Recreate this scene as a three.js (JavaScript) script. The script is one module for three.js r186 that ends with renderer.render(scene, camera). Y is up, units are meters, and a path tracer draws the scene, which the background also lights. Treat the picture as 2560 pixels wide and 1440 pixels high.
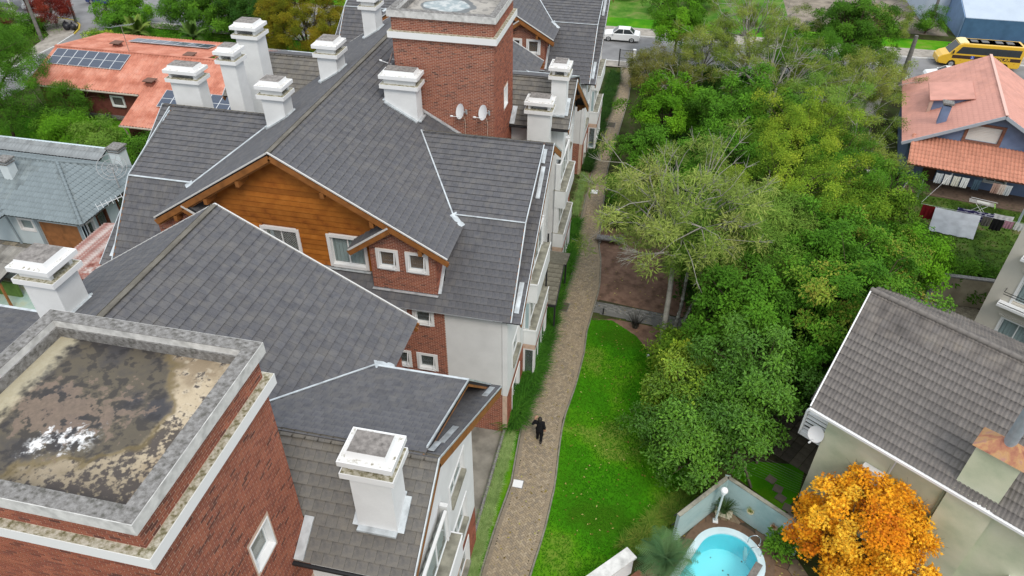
import * as THREE from 'three';
import { mergeGeometries } from 'three/addons/utils/BufferGeometryUtils.js';
import { MarchingCubes } from 'three/addons/objects/MarchingCubes.js';
import { FontLoader } from 'three/addons/loaders/FontLoader.js';
import { TextGeometry } from 'three/addons/geometries/TextGeometry.js';

// ---------- camera, sky, sun, exposure ----------
const scene = new THREE.Scene();
const CAM = new THREE.Vector3(0, 29.85, 0);
const camera = new THREE.PerspectiveCamera(43.306, 16 / 9, 0.5, 600);
camera.position.copy(CAM);
{
  const pitch = 38.045 * Math.PI / 180, yaw = -11.794 * Math.PI / 180, roll = 0.406 * Math.PI / 180;
  const fw = new THREE.Vector3(Math.sin(yaw) * Math.cos(pitch), -Math.sin(pitch), -Math.cos(yaw) * Math.cos(pitch));
  const r0 = new THREE.Vector3(Math.cos(yaw), 0, Math.sin(yaw)), u0 = new THREE.Vector3().crossVectors(r0, fw);
  const up = u0.clone().multiplyScalar(Math.cos(roll)).addScaledVector(r0, -Math.sin(roll));
  camera.up.copy(up);
  camera.lookAt(CAM.clone().add(fw));
}
camera.updateMatrixWorld(true);
const renderer = new THREE.WebGLRenderer({ antialias: true });
renderer.toneMapping = THREE.LinearToneMapping;
renderer.toneMappingExposure = 1.26;
renderer.shadowMap.enabled = true;
const SUN = new THREE.Vector3(0.34, 0.76, 0.54).normalize();
{ // overcast sky: bright zenith, a little darker towards the horizon
  const w = 128, h = 64, d = new Float32Array(w * h * 4);
  for (let j = 0; j < h; j++) for (let i = 0; i < w; i++) {
    const el = (0.5 - (j + 0.5) / h) * Math.PI, s = Math.max(0, Math.sin(-el));
    const k = 0.66 + 0.58 * s, o = (j * w + i) * 4;
    d[o] = 0.94 * k; d[o + 1] = 1.0 * k; d[o + 2] = 1.07 * k; d[o + 3] = 1;
  }
  const t = new THREE.DataTexture(d, w, h, THREE.RGBAFormat, THREE.FloatType);
  t.mapping = THREE.EquirectangularReflectionMapping; t.magFilter = t.minFilter = THREE.LinearFilter; t.needsUpdate = true;
  scene.background = t; scene.environment = t;
}
const sun = new THREE.DirectionalLight(0xfff3e4, 1.5);
sun.position.copy(SUN).multiplyScalar(120).add(new THREE.Vector3(-5, 0, -40));
sun.target.position.set(-5, 0, -40); scene.add(sun, sun.target);
sun.castShadow = true; sun.shadow.radius = 36; sun.shadow.mapSize.set(2048, 2048);
Object.assign(sun.shadow.camera, { left: -90, right: 90, top: 80, bottom: -80, near: 1, far: 300 });

// ---------- helpers ----------
function rng(a) { return () => { a |= 0; a = a + 0x6D2B79F5 | 0; let t = Math.imul(a ^ a >>> 15, 1 | a); t = t + Math.imul(t ^ t >>> 7, 61 | t) ^ t; return ((t ^ t >>> 14) >>> 0) / 4294967296; }; }
const V = (x, y, z) => new THREE.Vector3(x, y, z);
const lerp = (a, b, t) => a + (b - a) * t, clamp = (x, a = 0, b = 1) => Math.min(b, Math.max(a, x));
const smooth = (a, b, x) => { x = clamp((x - a) / (b - a)); return x * x * (3 - 2 * x); };
const s8 = v => { v = clamp(v); return 255 * (v <= .0031308 ? v * 12.92 : 1.055 * Math.pow(v, 1 / 2.4) - .055); };
const LAT = (() => { const r = rng(77), t = new Float32Array(4096); for (let i = 0; i < 4096; i++) t[i] = r(); return t; })();
const lat = (x, y, s) => LAT[((x * 73 + y * 179 + s * 531) ^ ((x * 7 + y * 31) << 3)) & 4095];
function vnoise(x, y, per, s) {
  const xi = Math.floor(x), yi = Math.floor(y), fx = x - xi, fy = y - yi, m = v => ((v % per) + per) % per;
  const a = lat(m(xi), m(yi), s), b = lat(m(xi + 1), m(yi), s), c = lat(m(xi), m(yi + 1), s), d = lat(m(xi + 1), m(yi + 1), s);
  const u = fx * fx * (3 - 2 * fx), v = fy * fy * (3 - 2 * fy);
  return lerp(lerp(a, b, u), lerp(c, d, u), v);
}
function fbm(u, v, f, oct, s = 0) { let a = .5, t = 0, n = 0; for (let i = 0; i < oct; i++) { t += a * vnoise(u * f, v * f, f, s + i * 13); n += a; a *= .55; f *= 2; } return t / n; }
function ctex(n, fn, srgb = true, m = n) {
  const d = new Uint8Array(n * m * 4);
  for (let j = 0; j < m; j++) for (let i = 0; i < n; i++) {
    const c = fn((i + .5) / n, (j + .5) / m), o = (j * n + i) * 4;
    if (srgb) { d[o] = s8(c[0]); d[o + 1] = s8(c[1]); d[o + 2] = s8(c[2]); } else { d[o] = d[o + 1] = d[o + 2] = 255 * clamp(c); }
    d[o + 3] = 255;
  }
  const t = new THREE.DataTexture(d, n, m); t.wrapS = t.wrapT = THREE.RepeatWrapping; t.magFilter = THREE.LinearFilter; t.minFilter = THREE.LinearMipmapLinearFilter; t.generateMipmaps = true;
  if (srgb) t.colorSpace = THREE.SRGBColorSpace; t.needsUpdate = true; return t;
}
const mix3 = (a, b, t) => [lerp(a[0], b[0], t), lerp(a[1], b[1], t), lerp(a[2], b[2], t)];
function ramp(st, t) { t = clamp(t) * (st.length - 1); const i = Math.min(st.length - 2, Math.floor(t)); return mix3(st[i], st[i + 1], t - i); }
// surface material: noise runs through colour stops; size = metres per repeat
const IMG = new Map();
function shared(key, make) { if (!IMG.has(key)) IMG.set(key, make()); return IMG.get(key).clone(); }
function surf(stops, o = {}) {
  const { size = 2, n = 256, f = 6, oct = 5, speck = .1, rough = .9, bump = .004, seed = 1, con = 1.6, ax = 1, ay = 1, vc = false, ...rest } = o;
  const grain = (n, sd) => { const r = rng(sd * 991 + 5), g = new Float32Array(n * n); for (let i = 0; i < n * n; i++) g[i] = r(); return (u, v) => g[Math.floor(v * n) * n + Math.floor(u * n)]; };
  const m = new THREE.MeshPhysicalMaterial({ roughness: rough, specularIntensity: rough > .75 ? .2 : .8, side: THREE.DoubleSide, vertexColors: vc, ...rest });
  if (stops.length > 3) {
    const g = grain(n, seed);
    m.map = ctex(n, (u, v) => { const t = .5 + (fbm(u * ax, v * ay, f, oct, seed) - .5) * con, c = ramp(stops, t), k = 1 + speck * (g(u, v) - .5) * 2; return [c[0] * k, c[1] * k, c[2] * k]; });
  } else { // plain surfaces share a few grey grain images, tinted by the colour
    const e = stops[stops.length - 1], mean = c => (c[0] + c[1] + c[2]) / 3, lo = [.9, .75, .6, .45].reduce((p, q) => Math.abs(q - mean(stops[0]) / mean(e)) < Math.abs(p - mean(stops[0]) / mean(e)) ? q : p), sp = speck > .27 ? .35 : speck > .13 ? .18 : .06, ff = f > 6 ? 8 : 5;
    m.map = shared('c' + lo + sp + ff, () => { const g = grain(256, 3 + ff); return ctex(256, (u, v) => { const t = clamp(.5 + (fbm(u, v, ff, 5, 7) - .5) * 1.7), k = lerp(lo, 1, t) * (1 - sp + sp * g(u, v)); return [k, k, k]; }); });
    m.color.setRGB(e[0] * (1 + sp / 2), e[1] * (1 + sp / 2), e[2] * (1 + sp / 2));
  }
  m.map.repeat.set(1 / size, 1 / size);
  if (bump) { m.bumpMap = shared('b' + (f > 6), () => { const g = grain(256, 9), ff = f > 6 ? 10 : 5; return ctex(256, (u, v) => .7 * fbm(u, v, ff, 5, 3) + .3 * g(u, v), false); }); m.bumpMap.repeat.copy(m.map.repeat); m.bumpScale = bump; }
  return m;
}
const flat = (c, rough = .8, o = {}) => new THREE.MeshPhysicalMaterial({ color: new THREE.Color().setRGB(...c), roughness: rough, specularIntensity: rough > .75 ? .2 : .8, side: THREE.DoubleSide, ...o });
class G { // triangle soup with per-metre box uv
  constructor() { this.p = []; this.c = []; this.col = null; }
  tri(a, b, c) { this.p.push(...a, ...b, ...c); if (this.col) for (let i = 0; i < 3; i++) this.c.push(...this.col); return this; }
  quad(a, b, c, d) { return this.tri(a, b, c).tri(a, c, d); }
  fan(P) { for (let i = 1; i < P.length - 1; i++) this.tri(P[0], P[i], P[i + 1]); return this; }
  box(x0, x1, y0, y1, z0, z1) {
    const q = (a, b, c, d) => this.quad(a, b, c, d);
    q([x0, y0, z1], [x1, y0, z1], [x1, y1, z1], [x0, y1, z1]); q([x1, y0, z0], [x0, y0, z0], [x0, y1, z0], [x1, y1, z0]);
    q([x1, y0, z1], [x1, y0, z0], [x1, y1, z0], [x1, y1, z1]); q([x0, y0, z0], [x0, y0, z1], [x0, y1, z1], [x0, y1, z0]);
    q([x0, y1, z1], [x1, y1, z1], [x1, y1, z0], [x0, y1, z0]); q([x0, y0, z0], [x1, y0, z0], [x1, y0, z1], [x0, y0, z1]); return this;
  }
  beam(a, b, w, h, up = [0, 1, 0]) { // bar from a to b, w sideways, h along up
    const A = V(...a), B = V(...b), d = B.clone().sub(A).normalize(), s = new THREE.Vector3().crossVectors(d, V(...up)).normalize().multiplyScalar(w / 2), u = new THREE.Vector3().crossVectors(s, d).normalize().multiplyScalar(h / 2);
    const P = (o, i, j) => o.clone().addScaledVector(s, i).addScaledVector(u, j).toArray();
    const r = [[-1, -1], [1, -1], [1, 1], [-1, 1]];
    for (let i = 0; i < 4; i++) { const m = r[i], n = r[(i + 1) % 4]; this.quad(P(A, ...m), P(A, ...n), P(B, ...n), P(B, ...m)); }
    this.quad(...r.map(m => P(A, ...m))); this.quad(...r.map(m => P(B, ...m)).reverse()); return this;
  }
  prism(P, d) { // planar polygon P (3d) pushed by vector d; concave ok
    const n = P.length, Q = P.map(p => [p[0] + d[0], p[1] + d[1], p[2] + d[2]]);
    const dd = V(...d).normalize(), ax = Math.abs(dd.y) > .7 ? [0, 2] : Math.abs(dd.x) > .7 ? [2, 1] : [0, 1];
    const T = THREE.ShapeUtils.triangulateShape(P.map(p => new THREE.Vector2(p[ax[0]], p[ax[1]])), []);
    for (const t of T) { this.tri(P[t[0]], P[t[1]], P[t[2]]); this.tri(Q[t[2]], Q[t[1]], Q[t[0]]); }
    for (let i = 0; i < n; i++) { const j = (i + 1) % n; this.quad(P[i], P[j], Q[j], Q[i]); } return this;
  }
  geo() {
    const g = new THREE.BufferGeometry(); g.setAttribute('position', new THREE.Float32BufferAttribute(this.p, 3));
    if (this.c.length) g.setAttribute('color', new THREE.Float32BufferAttribute(this.c, 3));
    g.computeVertexNormals(); return boxUV(g);
  }
}
function boxUV(g) {
  const p = g.attributes.position, n = g.attributes.normal, uv = new Float32Array(p.count * 2);
  for (let i = 0; i < p.count; i++) {
    const ax = Math.abs(n.getX(i)), ay = Math.abs(n.getY(i)), az = Math.abs(n.getZ(i)), x = p.getX(i), y = p.getY(i), z = p.getZ(i);
    if (ay >= ax && ay >= az) { uv[2 * i] = x; uv[2 * i + 1] = z; } else if (ax >= az) { uv[2 * i] = z; uv[2 * i + 1] = y; } else { uv[2 * i] = x; uv[2 * i + 1] = y; }
  }
  g.setAttribute('uv', new THREE.BufferAttribute(uv, 2)); return g;
}
function clean(g) { g = g.index ? g.toNonIndexed() : g; for (const k of Object.keys(g.attributes)) if (!['position', 'normal', 'uv'].includes(k)) g.deleteAttribute(k); return boxUV(g); }
const join = a => mergeGeometries(a.map(clean));
const NAMES = {};
function numbered(n) { const k = NAMES[n] = (NAMES[n] ?? -1) + 1; return k ? n + '_' + String(k).padStart(3, '0') : n; }
function mesh(name, g, m, parent = scene) {
  const o = new THREE.Mesh(g instanceof G ? g.geo() : g, m); o.name = parent === scene ? numbered(name) : name;
  o.castShadow = o.receiveShadow = true; parent.add(o); return o;
}
function tag(o, label, category, group, kind) { o.userData.label = label; o.userData.category = category; if (group) o.userData.group = group; if (kind) o.userData.kind = kind; return o; }
function thing(name, label, category, group, p = [0, 0, 0], ry = 0) { const o = new THREE.Group(); o.name = numbered(name); o.position.set(...p); o.rotation.y = ry; scene.add(o); return tag(o, label, category, group); }
function copyOf(src, label, p, ry) { const o = src.clone(); o.userData = { ...src.userData }; o.name = numbered(src.name.replace(/_\d{3}$/, '')); if (label) o.userData.label = label; if (p) o.position.set(...p); if (ry !== undefined) o.rotation.y = ry; scene.add(o); return o; }
function struct(name, g, m) { const o = mesh(name, g, m); o.userData.kind = 'structure'; return o; }
function stuff(o) { o.userData.kind = 'stuff'; return o; }
function inFrame(p, m = 1.02) { const q = p.clone().project(camera); return Math.abs(q.x) < m && Math.abs(q.y) < m && q.z < 1; }
const cyl = (r0, r1, h, n = 12) => new THREE.CylinderGeometry(r1, r0, h, n).translate(0, h / 2, 0);
function tube(pts, r, seg = 12, rs = 6) { return new THREE.TubeGeometry(new THREE.CatmullRomCurve3(pts.map(p => V(...p))), seg, r, rs); }
function taper(A, B, r0, r1, n = 6) { const d = B.clone().sub(A), g = new THREE.CylinderGeometry(r1, r0, d.length(), n, 1, true); g.translate(0, d.length() / 2, 0); g.applyQuaternion(new THREE.Quaternion().setFromUnitVectors(V(0, 1, 0), d.normalize())); return g.translate(A.x, A.y, A.z); }

// polygon clip (subject any convex, clip convex, both ccw [u,v])
function clipPoly(S, C) {
  let out = S;
  for (let i = 0; i < C.length && out.length; i++) {
    const a = C[i], b = C[(i + 1) % C.length], inn = out; out = [];
    const sd = p => (b[0] - a[0]) * (p[1] - a[1]) - (b[1] - a[1]) * (p[0] - a[0]);
    for (let k = 0; k < inn.length; k++) { const p = inn[k], q = inn[(k + 1) % inn.length], sp = sd(p), sq = sd(q); if (sp >= 0) out.push(p); if ((sp >= 0) !== (sq >= 0)) { const t = sp / (sp - sq); out.push([lerp(p[0], q[0], t), lerp(p[1], q[1], t)]); } }
  }
  return out;
}
const area2 = P => { let a = 0; for (let i = 0; i < P.length; i++) { const p = P[i], q = P[(i + 1) % P.length]; a += p[0] * q[1] - p[1] * q[0]; } return a / 2; };
// A field of roof tiles. f: {O,U,W (unit up slope), polys:[convex polygons in u,v], tw, tl, th, prof(frac)->m, nu, gap, stagger}
class TileField {
  constructor(o) { Object.assign(this, { max: 300, tone: .22, seed: 5 }, o); this.faces = []; }
  add(f) { this.faces.push({ tw: .33, tl: .34, th: .038, nu: 1, gap: .006, stagger: .5, lift: 0, ...f }); return this; }
  // builds: deck (mesh, part) with tile children and one merged remainder
  build(parent, partName, deckMat, tileMat, restName = 'tiles') {
    const deck = new G(), all = [], r = rng(this.seed);
    for (const f of this.faces) {
      const N = new THREE.Vector3().crossVectors(f.U, f.W).normalize(); if (N.y < 0) N.negate(); f.N = N;
      f.P = (u, v, h) => f.O.clone().addScaledVector(f.U, u).addScaledVector(f.W, v).addScaledVector(N, h + f.lift).toArray();
      for (let poly of f.polys) {
        if (area2(poly) < 0) poly = poly.slice().reverse();
        deck.fan(poly.map(p => f.P(p[0], p[1], -.012))); deck.fan(poly.map(p => f.P(p[0], p[1], -.1)));
        for (let i = 0; i < poly.length; i++) { const a = poly[i], b = poly[(i + 1) % poly.length]; deck.quad(f.P(...a, -.1), f.P(...b, -.1), f.P(...b, -.012), f.P(...a, -.012)); }
        const us = poly.map(p => p[0]), vs = poly.map(p => p[1]);
        const u0 = Math.min(...us), u1 = Math.max(...us), v0 = Math.min(...vs), v1 = Math.max(...vs);
        for (let j = Math.floor(v0 / f.tl); j * f.tl < v1; j++) for (let i = Math.floor(u0 / f.tw) - 1; i * f.tw < u1; i++) {
          const ua = i * f.tw + (j & 1) * f.stagger * f.tw, va = j * f.tl, R = [[ua + f.gap / 2, va], [ua + f.tw - f.gap / 2, va], [ua + f.tw - f.gap / 2, va + f.tl + .01], [ua + f.gap / 2, va + f.tl + .01]];
          const C = clipPoly(R, poly); if (C.length < 3) continue; const A = area2(C); if (A < .004) continue;
          const full = A > .995 * area2(R), ctr = V(...f.P(ua + f.tw / 2, va + f.tl / 2, 0)), d = ctr.distanceTo(CAM), vis = inFrame(ctr) && N.dot(CAM.clone().sub(ctr)) > 0;
          all.push({ f, ua, va, C, full, d: vis ? d : 1e6, k: 1 - this.tone / 2 + this.tone * Math.pow(r(), .8), w: r(), ctr });
        }
      }
    }
    const dm = mesh(partName, deck, deckMat, parent);
    const one = (g, t, org) => { // emit a tile's triangles
      const f = t.f, nu = f.nu, h = (u, v) => f.th * (1 - (v - t.va) / f.tl * .9) + (f.prof ? f.prof((u - t.ua) / f.tw) : 0) + .004;
      const put = org ? (u, v, hh) => [u - t.ua, v - t.va, hh] : (u, v, hh) => f.P(u, v, hh);
      for (let k = 0; k < nu; k++) {
        let C = t.C; const a = t.ua + f.tw * k / nu, b = t.ua + f.tw * (k + 1) / nu;
        if (nu > 1) C = clipPoly(C, [[a, t.va - 1], [b, t.va - 1], [b, t.va + 2], [a, t.va + 2]]);
        if (C.length < 3) continue;
        g.fan(C.map(p => put(p[0], p[1], h(p[0], p[1]))));
        for (let i = 0; i < C.length; i++) { const p = C[i], q = C[(i + 1) % C.length]; if (Math.abs(p[1] - t.va) < 1e-4 && Math.abs(q[1] - t.va) < 1e-4) g.quad(put(p[0], p[1] + .02, f.prof ? h(p[0], p[1]) - f.th * 1.1 : -.012), put(q[0], q[1] + .02, f.prof ? h(q[0], q[1]) - f.th * 1.1 : -.012), put(q[0], q[1], h(q[0], q[1])), put(p[0], p[1], h(p[0], p[1]))); }
      }
    };
    all.sort((a, b) => (b.full - a.full) || a.d - b.d);
    const tones = [0, 1, 2, 3, 4].map(i => { const m = tileMat.clone(); m.vertexColors = false; m.color.multiplyScalar(1 - this.tone / 2 + this.tone * Math.pow((i + .5) / 5, .8)); return m; });
    const shared = new Map(), tinted = new Map(), rest = new G(); let n = 0;
    const q = new THREE.Matrix4();
    for (const t of all) {
      if (n < this.max && t.full && t.d < 1e5) {
        const tn = t.f.tint; let mt = tones[Math.floor(t.w * 5)]; if (tn) { const key = tn.join() + Math.floor(t.w * 5); if (!tinted.has(key)) { const q2 = mt.clone(); q2.color.multiply(new THREE.Color().setRGB(...tn)); tinted.set(key, q2); } mt = tinted.get(key); }
        if (!shared.has(t.f)) shared.set(t.f, (() => { const g = new G(); one(g, t, true); return g.geo(); })());
        const o = mesh('tile', shared.get(t.f), mt, dm); const f = t.f;
        q.makeBasis(f.U, f.W, new THREE.Vector3().crossVectors(f.U, f.W)); // right handed basis
        const s = Math.sign(new THREE.Vector3().crossVectors(f.U, f.W).dot(f.N)); if (s < 0) q.scale(V(1, 1, -1));
        q.setPosition(...f.P(t.ua, t.va, 0)); o.applyMatrix4(q); n++;
      } else { const k = t.k * (.98 + .04 * t.w); const ti = t.f.tint || [1, 1, 1]; rest.col = [k * ti[0], k * (1 - .02 * t.w) * ti[1], k * (1 - .05 * t.w) * ti[2]]; one(rest, t, false); }
    }
    if (rest.p.length) { tileMat.vertexColors = true; stuff(mesh(restName, rest, tileMat, dm)); }
    this.deck = dm; return dm;
  }
}
// bricks laid over rectangular wall areas. area: {O,U,w,h,N, holes:[[u0,v0,u1,v1]], keep(u,v)}
class Bricks {
  constructor(o = {}) { Object.assign(this, { bw: .245, bh: .082, joint: .019, proud: .009, max: 300, seed: 3 }, o); this.L = []; }
  add(O, U, N, w, h, holes = [], keep) {
    const { bw, bh, joint } = this, r = rng(this.seed + this.L.length);
    for (let j = 0; j * bh < h - .02; j++) for (let i = -1; i * bw < w; i++) {
      let a = i * bw + (j & 1 ? bw / 2 : 0), b = a + bw - joint; const v0 = j * bh, v1 = v0 + bh - joint; if (v1 > h) continue;
      a = Math.max(a, 0); b = Math.min(b, w); if (b - a < .05) continue;
      let skip = false; for (const q of holes) { if (v1 > q[1] && v0 < q[3] && b > q[0] && a < q[2]) { if (a < q[0] && q[0] - a > .05) b = q[0]; else if (b > q[2] && b - q[2] > .05) a = q[2]; else skip = true; } }
      if (skip || (keep && !keep((a + b) / 2, (v0 + v1) / 2))) continue;
      this.L.push({ O, U, N, a, b, v0, v1, c: r(), d: r() });
    }
    return this;
  }
  build(parent, mat) {
    const box = new THREE.BoxGeometry(1, 1, 1), dummy = new THREE.Matrix4(), up = V(0, 1, 0);
    for (const t of this.L) { t.ctr = t.O.clone().addScaledVector(t.U, (t.a + t.b) / 2).addScaledVector(up, (t.v0 + t.v1) / 2).addScaledVector(t.N, this.proud / 2 - .004); t.dist = inFrame(t.ctr) && t.N.dot(CAM.clone().sub(t.ctr)) > 0 ? t.ctr.distanceTo(CAM) : 1e6; }
    this.L.sort((a, b) => a.dist - b.dist);
    const pal = [[.36, .135, .085], [.33, .12, .078], [.30, .108, .072], [.27, .10, .07], [.22, .088, .064], [.15, .068, .055]];
    const pick = c => pal[c < .26 ? 0 : c < .5 ? 1 : c < .7 ? 2 : c < .87 ? 3 : c < .955 ? 4 : 5];
    const M = t => { dummy.makeBasis(t.U.clone().multiplyScalar(t.b - t.a), up.clone().multiplyScalar(t.v1 - t.v0), t.N.clone().multiplyScalar(this.proud + .008)); dummy.setPosition(t.ctr); return dummy; };
    const mats = new Map(); let n = Math.min(this.max, this.L.filter(t => t.dist < 1e5).length);
    for (let i = 0; i < n; i++) { const t = this.L[i], p = pick(t.c); if (!mats.has(p)) { const m = mat.clone(); m.color.setRGB(...p); mats.set(p, m); } const o = mesh('brick', box, mats.get(p), parent); o.applyMatrix4(M(t)); }
    const rest = this.L.slice(n); if (!rest.length) return;
    const im = new THREE.InstancedMesh(box, mat, rest.length), col = new THREE.Color();
    rest.forEach((t, i) => { im.setMatrixAt(i, M(t)); const p = pick(t.c), k = .9 + .2 * t.d; im.setColorAt(i, col.setRGB(p[0] * k, p[1] * k, p[2] * k)); });
    im.name = 'bricks'; im.castShadow = im.receiveShadow = true; parent.add(stuff(im));
  }
}
// ---------- shared materials ----------
const MT = {
  deck: flat([.03, .03, .032], .95),
  tile: surf([[.082, .084, .096], [.104, .106, .117], [.122, .122, .128], [.137, .135, .135]], { size: 2.2, n: 512, f: 11, speck: .22, rough: .88, bump: .003, seed: 4, con: 1.3 }),
  tileOld: surf([[.075, .07, .058], [.105, .098, .085], [.135, .126, .108], [.16, .15, .13]], { size: 1.7, f: 5, speck: .2, rough: .9, bump: .003, seed: 9 }),
  white: surf([[.60, .62, .64], [.69, .71, .72], [.73, .745, .75]], { size: 3, f: 4, speck: .03, rough: .85, bump: .001, seed: 2 }),
  plaster: surf([[.58, .595, .60], [.64, .655, .66], [.67, .68, .68]], { size: 3, f: 4, speck: .05, rough: .9, bump: .002, seed: 12 }),
  trim: flat([.74, .75, .755], .55),
  conc: surf([[.10, .098, .09], [.165, .16, .153], [.215, .21, .205], [.27, .265, .258]], { size: 1.6, n: 512, f: 22, oct: 6, speck: .34, rough: .95, bump: .004, seed: 6, con: 1.9 }),
  capTop: surf([[.13, .115, .105], [.22, .20, .185], [.30, .28, .265]], { size: .9, f: 7, speck: .3, rough: .95, bump: .004, seed: 31 }),
  stainW: surf([[.22, .20, .15], [.52, .51, .47], [.66, .66, .65], [.70, .70, .70], [.72, .72, .72]], { size: 1.1, n: 512, f: 13, oct: 6, speck: .08, rough: .9, bump: .002, seed: 16, con: 1.9 }),
  mortar: surf([[.50, .36, .27], [.62, .46, .36]], { size: 1, f: 8, speck: .2, rough: .95, bump: .002, seed: 8 }),
  brick: surf([[.82, .8, .8], [1, 1, 1]], { size: .8, f: 8, speck: .18, rough: .85, bump: .002, seed: 18 }),
  wood: surf([[.24, .072, .010], [.34, .11, .014], [.40, .138, .018], [.44, .16, .026]], { size: 2.6, n: 512, f: 7, oct: 6, ay: 1, speck: .12, rough: .6, bump: .002, seed: 21, con: 1.5 }),
  fascia: surf([[.20, .075, .018], [.30, .12, .032]], { size: 1.5, f: 6, speck: .1, rough: .6, bump: .001, seed: 23 }),
  metal: surf([[.34, .40, .44], [.50, .56, .60], [.62, .67, .70]], { size: 1.2, f: 5, speck: .06, rough: .45, bump: 0, seed: 25, metalness: .35 }),
  glass: new THREE.MeshPhysicalMaterial({ color: new THREE.Color().setRGB(.62, .72, .74), roughness: .03, transmission: .88, thickness: 0, ior: 1.5, side: THREE.DoubleSide }),
  dark: flat([.012, .012, .014], .9),
  curtain: flat([.55, .56, .54], .95),
  ledge: surf([[.17, .165, .12], [.27, .26, .20], [.33, .32, .26]], { size: 1.6, f: 6, speck: .15, rough: .95, bump: .002, seed: 27 }),
  moss: surf([[.15, .14, .075], [.30, .28, .20], [.42, .40, .32], [.52, .50, .43]], { size: 1.4, n: 512, f: 22, speck: .3, rough: .95, bump: .003, seed: 29, con: 2.2 }),
  coping: surf([[.42, .41, .38], [.58, .575, .555], [.66, .66, .645]], { size: 1.5, f: 9, speck: .1, rough: .9, bump: .002, seed: 33 }),
  drip: flat([.55, .55, .54], .6),
  black: flat([.02, .02, .022], .5),
  steel: flat([.6, .62, .64], .25, { metalness: .9 }),
};
function mapG(g, f) { const b = g instanceof G ? g.geo() : g, p = b.attributes.position; for (let i = 0; i < p.count; i++) p.setXYZ(i, ...f(p.getX(i), p.getY(i), p.getZ(i))); b.computeVertexNormals(); return boxUV(b); }
function wallHoles(out, holes, th, f) {
  const s = new THREE.Shape(out.map(p => new THREE.Vector2(...p)));
  for (const h of holes) s.holes.push(new THREE.Path([[h[0], h[1]], [h[2], h[1]], [h[2], h[3]], [h[0], h[3]]].map(p => new THREE.Vector2(...p))));
  let g = new THREE.ExtrudeGeometry(s, { depth: th, bevelEnabled: false }); g = clean(g); return mapG(g, f);
}
// window set in a hole u0..u1, v0..v1 of a wall whose f(u,v,w) has w inward from the face
function win(parent, f, [u0, v0, u1, v1], o = {}) {
  const { fr = .12, proud = .04, rec = .12, mull = 1, sill = true, curtain = 0, frame = MT.trim, net = false, tilt = false } = o, t = .05;
  const g = new G();
  g.box(u0 - fr + .03, u0 + .03, v0 - fr + .03, v1 + fr - .03, -proud, rec + .03).box(u1 - .03, u1 + fr - .03, v0 - fr + .03, v1 + fr - .03, -proud, rec + .03).box(u0 + .03, u1 - .03, v1 - .03, v1 + fr - .03, -proud, rec + .03);
  const w = mesh('window', mapG(g, f), frame, parent);
  if (sill) mesh('sill', mapG(new G().box(u0 + .032, u1 - .032, v0 - fr + .03, v0 + .03, -proud - .03, rec + .03), f), frame, w);
  const s = new G(), a0 = u0 + .04, a1 = u1 - .04, b0 = v0 + .035, b1 = v1 - .035;
  s.box(a0, a0 + t, b0, b1, rec - .035, rec + .015).box(a1 - t, a1, b0, b1, rec - .035, rec + .015).box(a0 + t, a1 - t, b1 - t, b1, rec - .035, rec + .015).box(a0 + t, a1 - t, b0, b0 + t, rec - .035, rec + .015);
  for (let i = 1; i < mull; i++) { const c = lerp(a0, a1, i / mull); s.box(c - .03, c + .03, b0 + t, b1 - t, rec - .035, rec + .015); }
  mesh('sash', mapG(s, f), frame, w);
  mesh('pane', mapG(new G().quad([a0 + t, b0 + t, rec - .01], [a1 - t, b0 + t, rec - .01], [a1 - t, b1 - t, rec - .01], [a0 + t, b1 - t, rec - .01]), f), MT.glass, w);
  if (tilt) { const q = new G(), ou = .16, T = v => -proud - .01 - ou * (1 - (v - b0) / (b1 - b0)); // top hung sash pushed out at the bottom
    q.beam([a0 + .03, b0 + .05, T(b0)], [a0 + .03, b1, T(b1)], .05, .03, [0, 0, 1]).beam([a1 - .03, b0 + .05, T(b0)], [a1 - .03, b1, T(b1)], .05, .03, [0, 0, 1]).beam([a0, b0 + .05, T(b0)], [a1, b0 + .05, T(b0)], .05, .03, [0, 1, 0]);
    mesh('open_sash', mapG(q, f), frame, w); }
  if (net) { const q = new G(); for (let u = a0 - 1.6; u < a1; u += .11) for (const d of [1, -1]) { const p = clipPoly([[u, b0], [u + .008, b0], [u + .008 + (b1 - b0), b1], [u + (b1 - b0), b1]].map(e => d > 0 ? e : [a0 + a1 - e[0], e[1]]).sort(() => 0), [[a0, b0], [a1, b0], [a1, b1], [a0, b1]]); if (p.length > 2) q.fan(p.map(e => [e[0], e[1], -.01 - .004 * d])); } mesh('safety_net', mapG(q, f), MT.trim, w); }
  if (curtain) { const q = new G(), n = 26; for (let i = 0; i < n; i++) { const x0 = lerp(a0, a1, i / n), x1 = lerp(a0, a1, (i + 1) / n), d = k => rec + .1 + .025 * Math.sin(k * 2.1); q.quad([x0, b0, d(i)], [x1, b0, d(i + 1)], [x1, b1, d(i + 1)], [x0, b1, d(i)]); } mesh('curtain', mapG(q, f), MT.curtain, w); }
  return w;
}
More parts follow.
